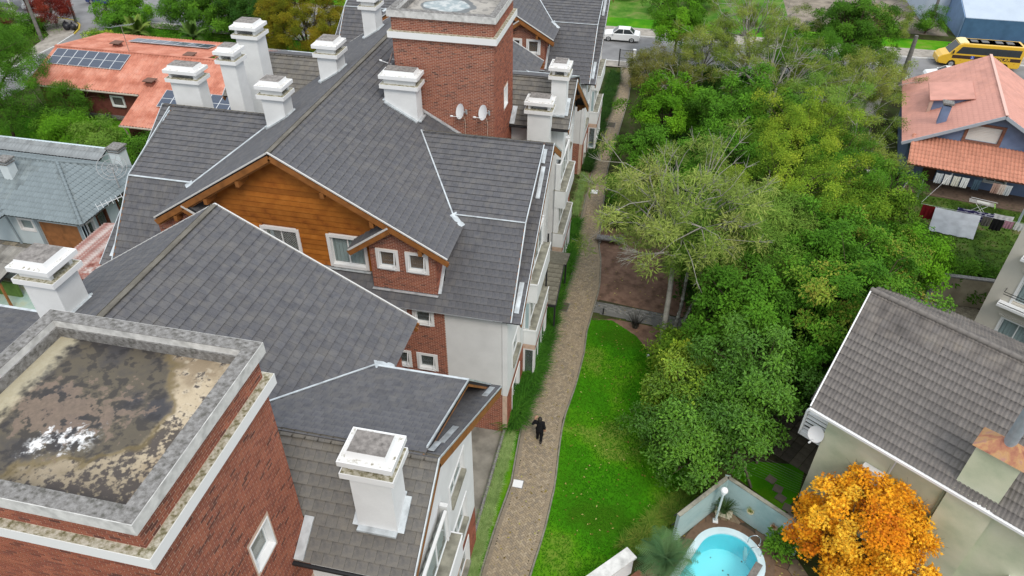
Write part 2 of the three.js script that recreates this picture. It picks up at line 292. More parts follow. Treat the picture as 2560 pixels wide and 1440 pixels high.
function chimney(parent, x0, x1, z0, z1, yb, yt, slotX, o = {}) { // yt = top of shaft; slotX: openings face +-x, else +-z
  const e = .17, hw = (a, y0, y1, t) => new G().box(x0 - a, x1 + a, y0, y1, z1 - t, z1 + a).box(x0 - a, x1 + a, y0, y1, z0 - a, z0 + t).box(x0 - a, x0 + t, y0, y1, z0 + t, z1 - t).box(x1 - t, x1 + a, y0, y1, z0 + t, z1 - t);
  const c = mesh('chimney', hw(0, yb, yt, .17), o.mat || MT.white, parent); // hollow shaft
  const y0 = yt + .206, y1 = yt + .5, w = .16;
  mesh('lower_slab', hw(e, yt, yt + .2, .17), MT.trim, c);
  mesh('slab_top', hw(e - .03, yt + .2, yt + .206, .17), MT.moss, c);
  const g = new G();
  if (slotX) g.box(x0 + .02, x1 - .02, y0, y1, z0 + .02, z0 + w).box(x0 + .02, x1 - .02, y0, y1, z1 - w, z1 - .02); else g.box(x0 + .02, x0 + w, y0, y1, z0 + .02, z1 - .02).box(x1 - w, x1 - .02, y0, y1, z0 + .02, z1 - .02);
  mesh('cap_pier', g, MT.white, c);
  mesh('upper_slab', new G().box(x0 - e, x1 + e, y1, y1 + .18, z0 - e, z1 + e), MT.trim, c);
  mesh('upper_slab_top', new G().box(x0 - e + .03, x1 + e - .03, y1 + .18, y1 + .185, z0 - e + .03, z1 + e - .03), MT.stainW, c);
  const b = [x0 + .0, x1 - .0, z0 + .0, z1 - .0], y2 = y1 + .185, y3 = y2 + .2, k = .06;
  const q = new G(); q.quad([b[0], y2, b[3]], [b[1], y2, b[3]], [b[1] - k, y3, b[3] - k], [b[0] + k, y3, b[3] - k]).quad([b[1], y2, b[2]], [b[0], y2, b[2]], [b[0] + k, y3, b[2] + k], [b[1] - k, y3, b[2] + k]).quad([b[1], y2, b[3]], [b[1], y2, b[2]], [b[1] - k, y3, b[2] + k], [b[1] - k, y3, b[3] - k]).quad([b[0], y2, b[2]], [b[0], y2, b[3]], [b[0] + k, y3, b[3] - k], [b[0] + k, y3, b[2] + k]);
  mesh('cap', q, MT.trim, c);
  mesh('cap_top', new G().box(b[0] + k, b[1] - k, y3 - .02, y3 + .004, b[2] + k, b[3] - k), MT.capTop, c);
  const yf = o.base; if (yf) for (const [p, q2] of [[[x0, z1], [x1, z1]], [[x1, z1], [x1, z0]], [[x1, z0], [x0, z0]], [[x0, z0], [x0, z1]]]) { const dx = p[0] === q2[0] ? Math.sign(p[0] - (x0 + x1) / 2) * .08 : 0, dz = p[1] === q2[1] ? Math.sign(p[1] - (z0 + z1) / 2) * .08 : 0; mesh('foot_flashing', new G().beam([p[0] + dx, yf(p[0], p[1]) + .08, p[1] + dz], [q2[0] + dx, yf(q2[0], q2[1]) + .08, q2[1] + dz], .2, .07), MT.metal, c); }
  return c;
}
// ---------- the apartment blocks ----------
const XC = -15.75, YR = 15.45, SR = .57, SL = .62, ZE = -24.7, YE = 8.02, ZB = -27.9, YB = 11.43, ZRD = -32.75, YRD = 13.15, ZM = -36.95, ZV = -24.85;
const yR = x => YR - SR * (x - XC), yL = x => YR - SL * (XC - x);
const yLow = z => YE + (z - ZE) * (YB - YE) / (ZB - ZE), yUp = z => YB + (z - ZB) * (YRD - YB) / (ZRD - ZB), yStr = z => YE + (z - ZE) * (YRD - YE) / (ZRD - ZE), yBk = z => YRD + (z - ZRD) * .648;
function half(B, tf, fz, o) {
  const P = (x, y, z) => [x, y, fz(z)], PV = (x, y, z) => V(x, y, fz(z)), sg = Math.sign(fz(1) - fz(0));
  const face = (O, U, W, polys, extra = {}) => { U = U.normalize(); W = W.normalize(); tf.add({ O, U, W, polys: polys.map(pl => pl.map(p => { const d = V(...p).sub(O); return [d.dot(U), d.dot(W)]; })), ...extra }); };
  const old = { tint: [1.32, 1.24, 1.06] };
  // central roof, both slopes
  const cr = (pl, yf, xe) => face(PV(xe, yf(xe), ZV), V(0, 0, -1), V(XC - xe, YR - yf(xe), 0), pl.map(q => q.map(([x, z]) => P(x, yf(x), z))));
  cr([[[XC, ZV], [-8.1, ZV], [-8.1, -27.55], [-8.7, ZB], [XC, ZB]], [[XC, ZB], [-8.7, ZB], [-11.68, ZRD], [XC, ZRD]], [[XC, ZRD], [-11.68, ZRD], [-9.58, -34.6], [XC, -34.6]], [[XC, -34.6], [-13.55, -34.6], [-13.55, ZM], [XC, ZM]]], yR, -8.1);
  cr([[[XC, ZV], [-22.4, ZV], [-22.4, -27.7], [-22.23, ZB], [XC, ZB]], [[XC, ZB], [-22.23, ZB], [-19.49, ZRD], [XC, ZRD]], [[XC, ZRD], [-19.49, ZRD], [-22.3, -35.45], [XC, -35.45]], [[XC, -35.45], [-22.4, -35.45], [-22.4, ZM], [XC, ZM]]], yL, -22.4);
  // wings
  const E = V(1, 0, 0), wf = (za, ya, zb, yb, polys, yf, x = {}) => face(PV(-15, ya, za), E.clone(), V(0, yb - ya, fz(zb) - fz(za)), polys.map(q => q.map(([x, z]) => P(x, yf(z), z))), x);
  wf(ZB, YB, ZRD, YRD, [[[-11.68, ZRD], [-5.19, ZRD], [-5.19, ZB], [-8.7, ZB]], [[-19.49, ZRD], [-25.85, ZRD], [-25.85, ZB], [-22.23, ZB]]], yUp);
  wf(ZE, YE, ZB, YB, [[[-8.55, ZE], [-5.19, ZE], [-5.19, ZB], [-8.7, ZB]], [[-14.95, ZE], [-8.55, ZE], [-8.6, -25.74], [-14.95, -25.74]], [[-22.9, ZE], [-25.85, ZE], [-25.85, ZB], [-22.23, ZB]], [[-22.9, ZE], [-22.7, -25.74], [-16.6, -25.74], [-16.6, ZE]]], yLow);
  wf(ZE, YE, ZRD, YRD, [[[-6.05, ZE], [-4.73, ZE], [-4.73, ZRD], [-6.05, ZRD]], [[-26.5, ZE], [-25.0, ZE], [-25.0, ZRD], [-26.5, ZRD]]], yStr);
  wf(-35.6, yBk(-35.6), ZRD, YRD, [[[-11.68, ZRD], [-4.73, ZRD], [-4.73, -34.6], [-9.58, -34.6]], [[-8.2, -34.6], [-4.73, -34.6], [-4.73, -35.6], [-8.2, -35.6]], [[-19.49, ZRD], [-26.5, ZRD], [-26.5, -35.6], [-22.3, -35.45]]], yBk, old);
  if (!o.skipDormers) {
    face(PV(-12.78, 10.94, ZV), V(0, 0, -1), V(2.1, 1.5, 0), [[P(-12.78, 10.94, ZV), P(-10.75, 12.39, ZV), P(-10.75, 12.39, -25.74), P(-12.78, 10.94, -25.74)]]);
    face(PV(-18.72, 10.94, ZV), V(0, 0, -1), V(-2.1, 1.5, 0), [[P(-18.72, 10.94, ZV), P(-20.75, 12.2, ZV), P(-20.75, 12.2, -25.74), P(-18.72, 10.94, -25.74)]]);
  }
  // flashings
  const fl = { beam(...q) { mesh('flashing', new G().beam(...q), MT.metal, B); return fl; } };
  for (const [xu, xe] of [[-5.19, -4.73], [-25.85, -26.5]]) {
    const s = Math.sign(xe - xu), xi = xu - s * .8;
    mesh('gablet', new G().tri(P(xi, YE, ZE), P(xi, YB - .1, ZB), P(xi, YRD, ZRD)), MT.fascia, B);
    mesh('gablet_board', new G().beam(P(xu - s * .04, YE - .02, ZE - .1), P(xu - s * .04, YB - .13, ZB), .05, .22).beam(P(xu - s * .04, YB - .13, ZB), P(xu - s * .04, YRD - .1, ZRD), .05, .22), MT.fascia, B);
    fl.beam(P(xu, YE + .04, ZE), P(xu, YB + .06, ZB), .05, .07).beam(P(xu, YB + .06, ZB), P(xu, YRD + .06, ZRD + .3), .05, .07);
    fl.beam(P(xe, YE + .03, ZE), P(xe, YRD + .03, ZRD), .035, .06).beam(P(xe, YRD + .03, ZRD), P(xe, yBk(-35.6) + .03, -35.6), .04, .1);
    fl.beam(P(xu + s * .16, yStr(-25.1) + .06, -25.1), P(xu + s * .16, yStr(-26.4) + .06, -26.4), .22, .02).beam(P(xu + s * .14, yStr(-30.1) + .06, -30.1), P(xu + s * .14, yStr(-31.6) + .06, -31.6), .2, .02).beam(P(xu, yStr(-31.7) + .12, -31.7), P(xu, yStr(-32.4) + .1, -32.4), .36, .02);
  }
  fl.beam(P(-8.6, YB + .06, ZB), P(-5.19, YB + .06, ZB), .09, .025).beam(P(-22.3, YB + .06, ZB), P(-25.85, YB + .06, ZB), .12, .025);
  fl.beam(P(-11.68, YRD + .06, ZRD), P(-8.7, YB + .06, ZB), .07, .03).beam(P(-8.7, YB + .08, ZB), P(-8.1, 11.14, -27.55), .42, .05).beam(P(-19.49, YRD + .06, ZRD), P(-22.23, YB + .06, ZB), .1, .03).beam(P(-22.23, YB + .08, ZB), P(-22.5, 11.36, -27.65), .4, .05);
  fl.beam(P(-11.68, YRD + .04, ZRD), P(-9.6, yBk(-34.6) + .04, -34.6), .1, .03);
  fl.beam(P(-13.5, yR(-13.5) + .08, -34.5), P(-9.6, yR(-9.6) + .08, -34.5), .2, .05).beam(P(-8.08, yBk(-34.6) + .06, -34.6), P(-8.08, yBk(-35.6) + .06, -35.6), .28, .05);
  fl.beam(P(-12.0, yLow(-25.2) + .06, -25.2), P(-8.78, yLow(-25.2) + .06, -25.2), .2, .03).beam(P(-8.72, yLow(-25.25) + .12, -25.25), P(-8.72, yLow(-26.5) + .1, -26.5), .16, .04).beam(P(-14.9, yLow(-25.65) + .08, -25.65), P(-12.2, yLow(-25.65) + .08, -25.65), .22, .03);
  fl.beam(P(-5.6, YE + .02, ZE + .02), P(-14.9, YE + .02, ZE + .02), .02, .03);
  // ridge capping
  const rc = mesh('ridge', new G().beam(P(XC, YR - .02, ZV), P(XC, YR - .02, ZM), .2, .06), MT.tileOld, B);
  const cap = (a, b, w = .26, cut = 0) => { const A = V(...a), D = V(...b).sub(A), n = Math.round(D.length() / .42), d = D.clone().normalize(), L = D.length() / n; for (let i = 0; i < n; i++) { const g = new THREE.CylinderGeometry(w * .5, w * .56, L * 1.06, 7, 1, false, -Math.PI / 2, Math.PI).rotateX(Math.PI / 2); g.scale(1, .42, 1); const o2 = mesh('ridge_tile', boxUV(g.toNonIndexed()), MT.tileOld, rc); o2.position.copy(A).addScaledVector(d, L * (i + .5)); o2.position.y += .01; o2.lookAt(o2.position.clone().add(d)); } };
  cap(P(XC, YR, ZV + .02), P(XC, YR, ZM)); cap(P(-11.7, YRD, ZRD), P(-4.75, YRD, ZRD)); cap(P(-19.5, YRD, ZRD), P(-26.48, YRD, ZRD));
  // barge boards and white drip edge on the gap side gable, scalloped boards on the wing gables
  const bb = new G(), we = new G(), zf = ZV + .03;
  for (const [x, y] of [[-8.1, yR(-8.1)], [-22.4, yL(-22.4)]]) {
    bb.beam(P(XC, YR - .26, zf), P(x, y - .26, zf), .05, .26).beam(P(XC, YR - .40, zf - .1), P(x, y - .40, zf - .1), .05, .2);
    we.beam(P(XC, YR + .02, zf + .03), P(x, y + .02, zf + .03), .06, .06);
    for (let k = 1; k < 4; k++) { const xx = lerp(XC, x, k / 3.6), yy = lerp(YR, y, k / 3.6) - .42; bb.box(xx - .09, xx + .09, yy - .34, yy - .04, Math.min(fz(-25.72), fz(ZV)), Math.max(fz(-25.72), fz(ZV + .02))); }
  }
  if (!o.skipDormers) for (const [xa, ya, xb, yb] of [[-12.78, 10.94, -10.75, 12.39], [-18.72, 10.94, -20.75, 12.2]]) { bb.beam(P(xa, ya - .2, zf), P(xb, yb - .2, zf), .05, .26); we.beam(P(xa, ya - .01, zf + .02), P(xb, yb - .01, zf + .02), .06, .08); }
  for (const xe of [-4.75, -26.48]) { bb.beam(P(xe, YE - .2, ZE - .1), P(xe, YRD - .2, ZRD), .06, .3).beam(P(xe, YRD - .2, ZRD), P(xe, yBk(-35.6) - .2, -35.6), .06, .3); for (const [z, y] of [[-25.6, yStr(-25.6)], [-29.1, yStr(-29.1)], [ZRD + .6, yStr(ZRD + .6)], [-34.4, yBk(-34.4)]]) { const x1 = xe < -10 ? -26.0 : -5.45; bb.prism([[0, -.1], [0, -.62], [.12, -.62], [.2, -.5], [.34, -.5], [.42, -.36], [.55, -.36], [.62, -.1]].map(([u, v]) => P(lerp(x1, xe, u / .75), y + v, z)), [0, 0, sg * .1]); } }
  mesh('barge_board', bb, MT.fascia, B); mesh('drip_edge', we, MT.drip, B);
  // gable wall clad in boards
  const wallT = x => (x > XC ? yR(x) : yL(x)) - .16;
  const fw = (u, v, w) => P(u, v, -25.72 - w);
  const wins = [[-14.1, 9.33, -12.4, 10.9], [-17.43, 9.33, -15.72, 10.9]];
  const gw = mesh('gable_wall', wallHoles([[-19.6, 8.6], [-8.9, 8.6], [-8.9, wallT(-8.9)], [XC, YR - .2], [-22.3, wallT(-22.3)], [-22.3, 8.6]], wins, .2, (u, v, w) => fw(u, v, w + .07)), MT.wood, B);
  {
    const bh = .285, r = rng(7), cols = [.82, .92, 1, 1.08].map(k => { const m = MT.wood.clone(); m.color.setScalar(k); return m; });
    for (let v = 8.9, i = 0; v < YR - .3; v += bh, i++) {
      const xr = Math.min(-8.9, XC + (YR - .2 - v - bh) / SR), xl = Math.max(-22.3, XC - (YR - .2 - v - bh) / SL); if (xr - xl < .2) continue;
      let seg = [[xl, xr]];
      for (const h of wins) if (v + bh > h[1] && v < h[3]) seg = seg.flatMap(([a, b]) => h[0] > a && h[2] < b ? [[a, h[0]], [h[2], b]] : [[a, b]]);
      for (const [a, b] of seg) { const g = new G(), d0 = -.03, d1 = .004; g.quad([a, v, d0], [b, v, d0], [b, v + bh - .03, d1], [a, v + bh - .03, d1]).quad([a, v, .07], [b, v, .07], [b, v, d0], [a, v, d0]).quad([b, v, d0], [b, v, .03], [b, v + bh, .03], [b, v + bh, d1]).quad([a, v, .03], [a, v, d0], [a, v + bh, d1], [a, v + bh, .03]); mesh('plank', mapG(g, fw), cols[Math.floor(r() * 4)], gw); }
    }
  }
  win(B, fw, wins[0], { mull: 2, curtain: 1, fr: .16, proud: .06 }); win(B, fw, wins[1], { mull: 2, net: true, fr: .16, proud: .06 });
  // brick dormer boxes beside the gable
  const br = o.bricks;
  if (!o.skipDormers) for (const m of [0, 1]) {
    const X = x => m ? 2 * XC - x : x, f = (u, v, w) => P(X(u), v, -25.26 - w), H = m ? [] : [[-11.55, 9.88, -10.68, 10.8], [-10.14, 9.88, -9.26, 10.8]];
    const top = u => Math.min((m ? yL(X(u)) : yR(u)) - .16, 10.94 + (u + 12.78) * .714 - .12);
    const dw = mesh('dormer_wall', wallHoles([[-11.95, 8.5], [-8.8, 8.5], [-8.8, top(-8.8)], [-9.6, top(-9.6)], [-10.75, top(-10.75)], [-11.3, top(-11.3)], [-11.95, top(-11.95)]], H, .2, f), MT.mortar, B);
    mesh('dormer_cheek', new G().box(Math.min(X(-9), X(-8.8)), Math.max(X(-9), X(-8.8)), 8.6, m ? 10.7 : 11.35, ...[fz(-25.47), fz(-27.2)].sort((a, b) => a - b)), MT.mortar, B);
    mesh('dormer_cheek', new G().box(Math.min(X(-11.95), X(-11.75)), Math.max(X(-11.95), X(-11.75)), 8.6, m ? 10.9 : 11.4, ...[fz(-25.47), fz(-25.75)].sort((a, b) => a - b)), MT.mortar, B);
    const U = V(m ? -1 : 1, 0, 0); br.add(V(X(-11.95), 8.5, fz(-25.26)), U, V(0, 0, sg), 3.15, 4, H.map(h => [h[0] + 11.95 - .1, h[1] - 8.6, h[2] + 11.95 + .1, h[3] - 8.4]), (u, v) => v + 8.5 < top(u - 11.95) - .03);
    br.add(V(X(-8.8), 8.6, fz(-25.26)), V(0, 0, -sg), V(m ? -1 : 1, 0, 0), 1.9, m ? 2.1 : 2.7, [], (u, v) => v + 8.6 > yLow(-25.26 - u));
    for (const h of H) win(B, f, h, { fr: .14, tilt: true, sill: true });
  }
  // front wall on the gap, white corner pier, flank with bays
  const zc = o.corner, fq = (u, v, w) => P(u, v, zc - w), HW = [[-10.0, 3.9, -9.12, 4.8], [-11.4, 3.9, -10.5, 4.8], [-10.0, 6.9, -9.15, 7.65], [-11.4, 6.9, -10.5, 7.65]];
  const topW = zc < ZE ? yLow(zc) - .1 : 8;
  const front = mesh('front_wall', wallHoles([[-25.8, 0], [-8.5, 0], [-8.5, 7.9], [-25.8, 7.9]], HW, .25, fq), MT.mortar, B);
  br.add(V(-16, 0, fz(zc)), V(1, 0, 0), V(0, 0, sg), 7.5, 7.85, HW.map(h => [h[0] + 16 - .1, h[1] - .1, h[2] + 16 + .1, h[3] + .1]));
  for (const h of HW) win(B, fq, h, { fr: .14, tilt: true });
  mesh('corner_wall', mapG(new G().box(-8.5, -5.72, 2.8, 7.92, -.012, .25), fq), MT.plaster, B);
  mesh('corner_base', mapG(new G().box(-8.5, -5.72, 0, 2.8, 0, .25), fq), MT.mortar, B);
  br.add(V(-8.49, 0, fz(zc)), V(1, 0, 0), V(0, 0, sg), 3.05, 2.8);
  const ff = (u, v, w) => P(-5.45 - w, v, zc + .012 - u), Lf = zc + 34.9, c0 = zc + 25.1; // u runs away from the gap corner
  const col = [[1.2, .45, 3.1, 2.2], [1.2, 3.7, 3.1, 5.25], [1.2, 6.85, 3.1, 8.1]].slice(0, zc < -26 ? 3 : 3);
  const bay = [4.1, 8.1], bh2 = [[bay[0] + .35, .5, bay[1] - .3, 2.3], [bay[0] + .35, 3.85, bay[1] - .3, 5.6], [bay[0] + .35, 7.0, bay[1] - .3, 8.6]];
  const gy = u => { const z = zc - u; return (z > ZRD ? yStr(z) : yBk(z)) - .12; };
  const outl = [[0, 2.75], [Lf, 2.75], [Lf, gy(Lf)], [zc - ZRD, gy(zc - ZRD)], [0, gy(0)]];
  mesh('flank_wall', wallHoles(outl, [...col.slice(1), [bay[0] + .2, 3.6, bay[1] - .2, 8.9]], .25, ff), MT.white, B);
  mesh('flank_base', wallHoles([[0, 0], [Lf, 0], [Lf, 2.75], [0, 2.75]], [col[0], [bay[0] + .2, .3, bay[1] - .2, 2.5]], .25, ff), MT.mortar, B);
  br.add(V(-5.45, 0, fz(zc)), V(0, 0, -sg), V(1, 0, 0), bay[0], 2.75, [[col[0][0] - .1, col[0][1] - .1, col[0][2] + .1, col[0][3] + .1]]);
  for (const h of col) { win(B, ff, h, { mull: 2, fr: .1, rec: .16, proud: .03, sill: false, curtain: h[1] > 3 ? 1 : 0 }); mesh('window_ledge', mapG(new G().box(h[0] + .03, h[2] - .03, h[1] - .12, h[1] + .035, -.1, .1), ff), MT.ledge, B); }
  // bay: parapet bands with ledges, windows set back on the upper floors
  const bp = new G().box(bay[0], bay[1], 0, .5, -.7, -.01).box(bay[0], bay[1], 2.72, 3.75, -.7, -.01).box(bay[0], bay[1], 5.7, 6.9, -.7, -.01).box(bay[0], bay[0] + .12, .5, 2.3, -.66, -.56).box(bay[0], bay[0] + .12, .5, 2.3, -.12, -.01).box(bay[1] - .12, bay[1], .5, 2.3, -.66, -.01);
  bp.box(bay[0], bay[1], 2.3, 2.38, -.7, -.01);
  for (const [a, b] of [[3.78, 5.7], [6.93, 8.7]]) bp.box(bay[0] + .05, bay[0] + .2, a, b, -.3, -.01).box(bay[1] - .2, bay[1] - .05, a, b, -.3, -.01);
  mesh('bay_parapet', mapG(bp, ff), MT.white, B);
  mesh('bay_band', mapG(new G().box(bay[0], bay[1], 2.38, 2.72, -.685, -.01), ff), MT.mortar, B);
  br.add(V(-4.765, 2.385, fz(zc - bay[0])), V(0, 0, -sg), V(1, 0, 0), bay[1] - bay[0], .33);
  br.add(V(-5.44, 2.385, fz(zc - bay[0])), V(1, 0, 0), V(0, 0, sg), .67, .33);
  mesh('bay_ledge', mapG(new G().box(bay[0] + .01, bay[1] - .01, 3.75, 3.78, -.69, .05).box(bay[0] + .01, bay[1] - .01, 6.9, 6.93, -.69, .05), ff), MT.ledge, B);
  mesh('bay_coping', mapG(new G().box(bay[0] - .02, bay[1] + .02, 3.7, 3.8, -.74, -.69).box(bay[0] - .02, bay[1] + .02, 6.85, 6.95, -.74, -.69).box(bay[0] - .04, bay[0] + .01, 3.7, 3.8, -.74, 0).box(bay[0] - .04, bay[0] + .01, 6.85, 6.95, -.74, 0), ff), MT.trim, B);
  bh2.forEach((h, i) => win(B, (u, v, w) => ff(u, v, w - (i ? .3 : .64)), h, { mull: 3, fr: .08, proud: .02, rec: .06, sill: false, curtain: 1 }));
  for (const [i, h] of bh2.entries()) { const d = i ? .28 : .62; const q = new G(); q.quad([bay[0] + .03, h[1], -d], [bay[0] + .03, h[1], -.1], [bay[0] + .03, h[3], -.1], [bay[0] + .03, h[3], -d]); mesh('side_pane', mapG(q, ff), MT.glass, B); }
  // recess beside the tower, plain far flank, left flank
  mesh('recess_wall', new G().box(-8.4, -6.6, 0, 11.2, ...[fz(-34.9), fz(-34.65)].sort((a, b) => a - b)).box(-6.7, -6.5, 0, 9.4, ...[fz(-34.9), fz(ZM)].sort((a, b) => a - b)).box(-8.4, -5.46, 0, 10.9, ...[fz(-34.93), fz(-34.7)].sort((a, b) => a - b)), MT.plaster, B);
  mesh('flank_wall', wallHoles([[0, 0], [Lf, 0], [Lf, gy(Lf)], [zc - ZRD, gy(zc - ZRD)], [0, gy(0)]], [], .25, (u, v, w) => P(-25.9 + w, v, zc - u)), MT.white, B);
  mesh('gutter', new G().beam(P(-8.3, yBk(-35.6) - .06, -35.66), P(-4.75, yBk(-35.6) - .06, -35.66), .1, .09), MT.black, B);
}
function tower(B, zc, top, bricks) { // zc = middle
  const x0 = -13.5, x1 = -8.25, z0 = zc - 2.3, z1 = zc + 2.3;
  const W = [1.35, 12.85, 2.25, 13.95]; // window in the right face, u from the back corner
  const fr = (u, v, w) => [x1 - w, v, z0 + u];
  const t = mesh('tower_wall', new G().box(x0, x1 - .25, 9, 18.0, z0, z1).box(x0, x1 - .25, 18, 18.3, z1 - .2, z1).box(x0, x1 - .25, 18, 18.3, z0, z0 + .2).box(x0, x0 + .2, 18, 18.3, z0 + .2, z1 - .2), MT.mortar, B);
  mesh('tower_side', wallHoles([[0, 9], [4.6, 9], [4.6, 18.3], [0, 18.3]], [W], .25, fr), MT.mortar, B);
  win(B, fr, W, { fr: .05, rec: .2, proud: .015, mull: 1 });
  bricks.add(V(x0, 9.6, z1), V(1, 0, 0), V(0, 0, 1), 5.25, 7.64).add(V(x0, 17.6, z1), V(1, 0, 0), V(0, 0, 1), 5.25, .66);
  bricks.add(V(x1, 9.6, z1), V(0, 0, -1), V(1, 0, 0), 4.6, 7.64, [[4.6 - W[2] - .08, W[1] - 9.7, 4.6 - W[0] + .08, W[3] - 9.5]]).add(V(x1, 17.6, z1), V(0, 0, -1), V(1, 0, 0), 4.6, .66);
  bricks.add(V(x0, 13.2, z0), V(0, 0, 1), V(-1, 0, 0), 4.6, 4);
  const ring = (e, i, y0, y1) => new G().box(x0 - e, x1 + e, y0, y1, z1 - i, z1 + e).box(x0 - e, x1 + e, y0, y1, z0 - e, z0 + i).box(x0 - e, x0 + i, y0, y1, z0 + i, z1 - i).box(x1 - i, x1 + e, y0, y1, z0 + i, z1 - i);
  mesh('ledge', ring(.2, .05, 17.24, 17.56), MT.trim, B); mesh('ledge_top', ring(.185, .02, 17.56, 17.57), MT.moss, B); mesh('parapet_lining', ring(-.2, .24, 18.12, 18.4), MT.conc, B);
  mesh('coping', ring(.16, .2, 18.27, 18.59), MT.coping, B); mesh('coping_top', ring(.14, .2, 18.59, 18.603), MT.conc, B);
  mesh('flat_roof', new G().box(x0 + .2, x1 - .2, 18.02, 18.12, z0 + .2, z1 - .2), top, B);
}
// ---------- plant builders ----------
function leafStar(s) { const g = new G(), P = []; for (let i = 0; i < 10; i++) { const a = -Math.PI / 2 + (i / 10) * Math.PI * 2, r = i & 1 ? s * .38 : s * (i === 0 ? .7 : 1); P.push([r * Math.cos(a), .006 * ((i * 7) % 3), r * Math.sin(a)]); } for (let i = 0; i < 10; i++) g.tri([0, .012, 0], P[i], P[(i + 1) % 10]); return g.geo(); }
function grassTuft(n, h, w, spread, seed, stiff = .5) {
  const g = new G(), r = rng(seed);
  for (let i = 0; i < n; i++) { const a = r() * 6.283, d = V(Math.cos(a), 0, Math.sin(a)), s = V(-d.z, 0, d.x), L = h * (.6 + r() * .5), o = spread * (.25 + r() * .75) * h, b = d.clone().multiplyScalar(r() * .08 * h * 2), k = 3; let pl, pr; for (let j = 0; j <= k; j++) { const t = j / k, p = b.clone().addScaledVector(d, o * t * t).setY(L * (t - (1 - stiff) * .9 * t * t * t * spread)), ww = w * (1 - t * .95) / 2, l = p.clone().addScaledVector(s, ww).toArray(), q = p.clone().addScaledVector(s, -ww).toArray(); if (j) g.quad(pl, pr, q, l); pl = l; pr = q; } }
  return g.geo();
}
const SPRIG = {};
function sprig(kind) {
  if (SPRIG[kind]) return SPRIG[kind];
  const g = new G(), r = rng(kind.length * 31 + 7), cfg = { broad: [18, .17, .085, .36], fine: [26, .11, .05, .34], narrow: [26, .26, .035, .42], big: [12, .26, .13, .4], glossy: [20, .15, .075, .32] }[kind];
  if (kind === 'star') { for (let i = 0; i < 9; i++) { const q = leafStar(.105), e = new THREE.Euler((r() - .5) * 1.8, r() * 6.28, (r() - .5) * 1.8), m = new THREE.Matrix4().makeRotationFromEuler(e).setPosition((r() - .5) * .5, (r() - .5) * .3, (r() - .5) * .5); q.applyMatrix4(m); g.p.push(...q.attributes.position.array); } }
  else { const [n, L, W, R] = cfg; for (let i = 0; i < n; i++) { const a = r() * 6.283, el = -.35 + r() * 1.2, d = V(Math.cos(a) * Math.cos(el), Math.sin(el), Math.sin(a) * Math.cos(el)), b = d.clone().multiplyScalar(R * Math.sqrt(r()) * .85), up = V(r() - .5, 1.1, r() - .5).normalize(), dir = d.clone().add(V(r() - .5, (r() - .6) * .9, r() - .5)).normalize(), s = new THREE.Vector3().crossVectors(dir, up).normalize(), l = L * (.7 + r() * .6), w = W * (.7 + r() * .5) / 2, nn = new THREE.Vector3().crossVectors(s, dir).multiplyScalar(w * .5), m = b.clone().addScaledVector(dir, l * .45), e = b.clone().addScaledVector(dir, l).add(V(0, -l * .18, 0)); const A = m.clone().addScaledVector(s, w).add(nn).toArray(), B = m.clone().addScaledVector(s, -w).add(nn).toArray(); g.tri(b.toArray(), A, m.toArray()).tri(b.toArray(), m.toArray(), B).tri(A, e.toArray(), m.toArray()).tri(m.toArray(), e.toArray(), B); } }
  return SPRIG[kind] = g.geo();
}
const leafMat = new THREE.MeshPhysicalMaterial({ color: 0xffffff, roughness: .97, specularIntensity: .25, transmission: .16, thickness: 0, side: THREE.DoubleSide });
const glossMat = new THREE.MeshPhysicalMaterial({ color: 0xffffff, roughness: .5, specularIntensity: .6, side: THREE.DoubleSide });
function scatter(name, list, kind, parent, mat = leafMat) { // list of {p, s, c, n}
  const im = new THREE.InstancedMesh(typeof kind === 'string' ? sprig(kind) : kind, mat, list.length), m = new THREE.Matrix4(), q = new THREE.Quaternion(), q2 = new THREE.Quaternion(), up = V(0, 1, 0), col = new THREE.Color();
  list.forEach((e, i) => { q.setFromUnitVectors(up, e.n || up); q2.setFromAxisAngle(up, e.a ?? i * 2.399); m.compose(e.p, q.multiply(q2), e.s instanceof THREE.Vector3 ? e.s : V(e.s, e.s, e.s)); im.setMatrixAt(i, m); im.setColorAt(i, col.setRGB(e.c[0] * .9, e.c[1] * 1.04, e.c[2] * .6)); });
  im.name = parent === scene ? numbered(name) : name; im.castShadow = im.receiveShadow = true; parent.add(im); return stuff(im);
}
const BARK = { grey: surf([[.22, .21, .18], [.36, .345, .30], [.46, .44, .39]], { size: .8, f: 8, speck: .35, rough: 1, bump: .01 }), brown: surf([[.05, .035, .025], [.11, .08, .06]], { size: .8, f: 8, speck: .3, rough: 1, bump: .01 }), lichen: surf([[.04, .035, .025], [.12, .11, .085], [.30, .31, .28], [.42, .43, .39]], { size: .9, n: 256, f: 7, oct: 5, speck: .2, rough: 1, bump: .008, seed: 201, con: 2.4 }) };
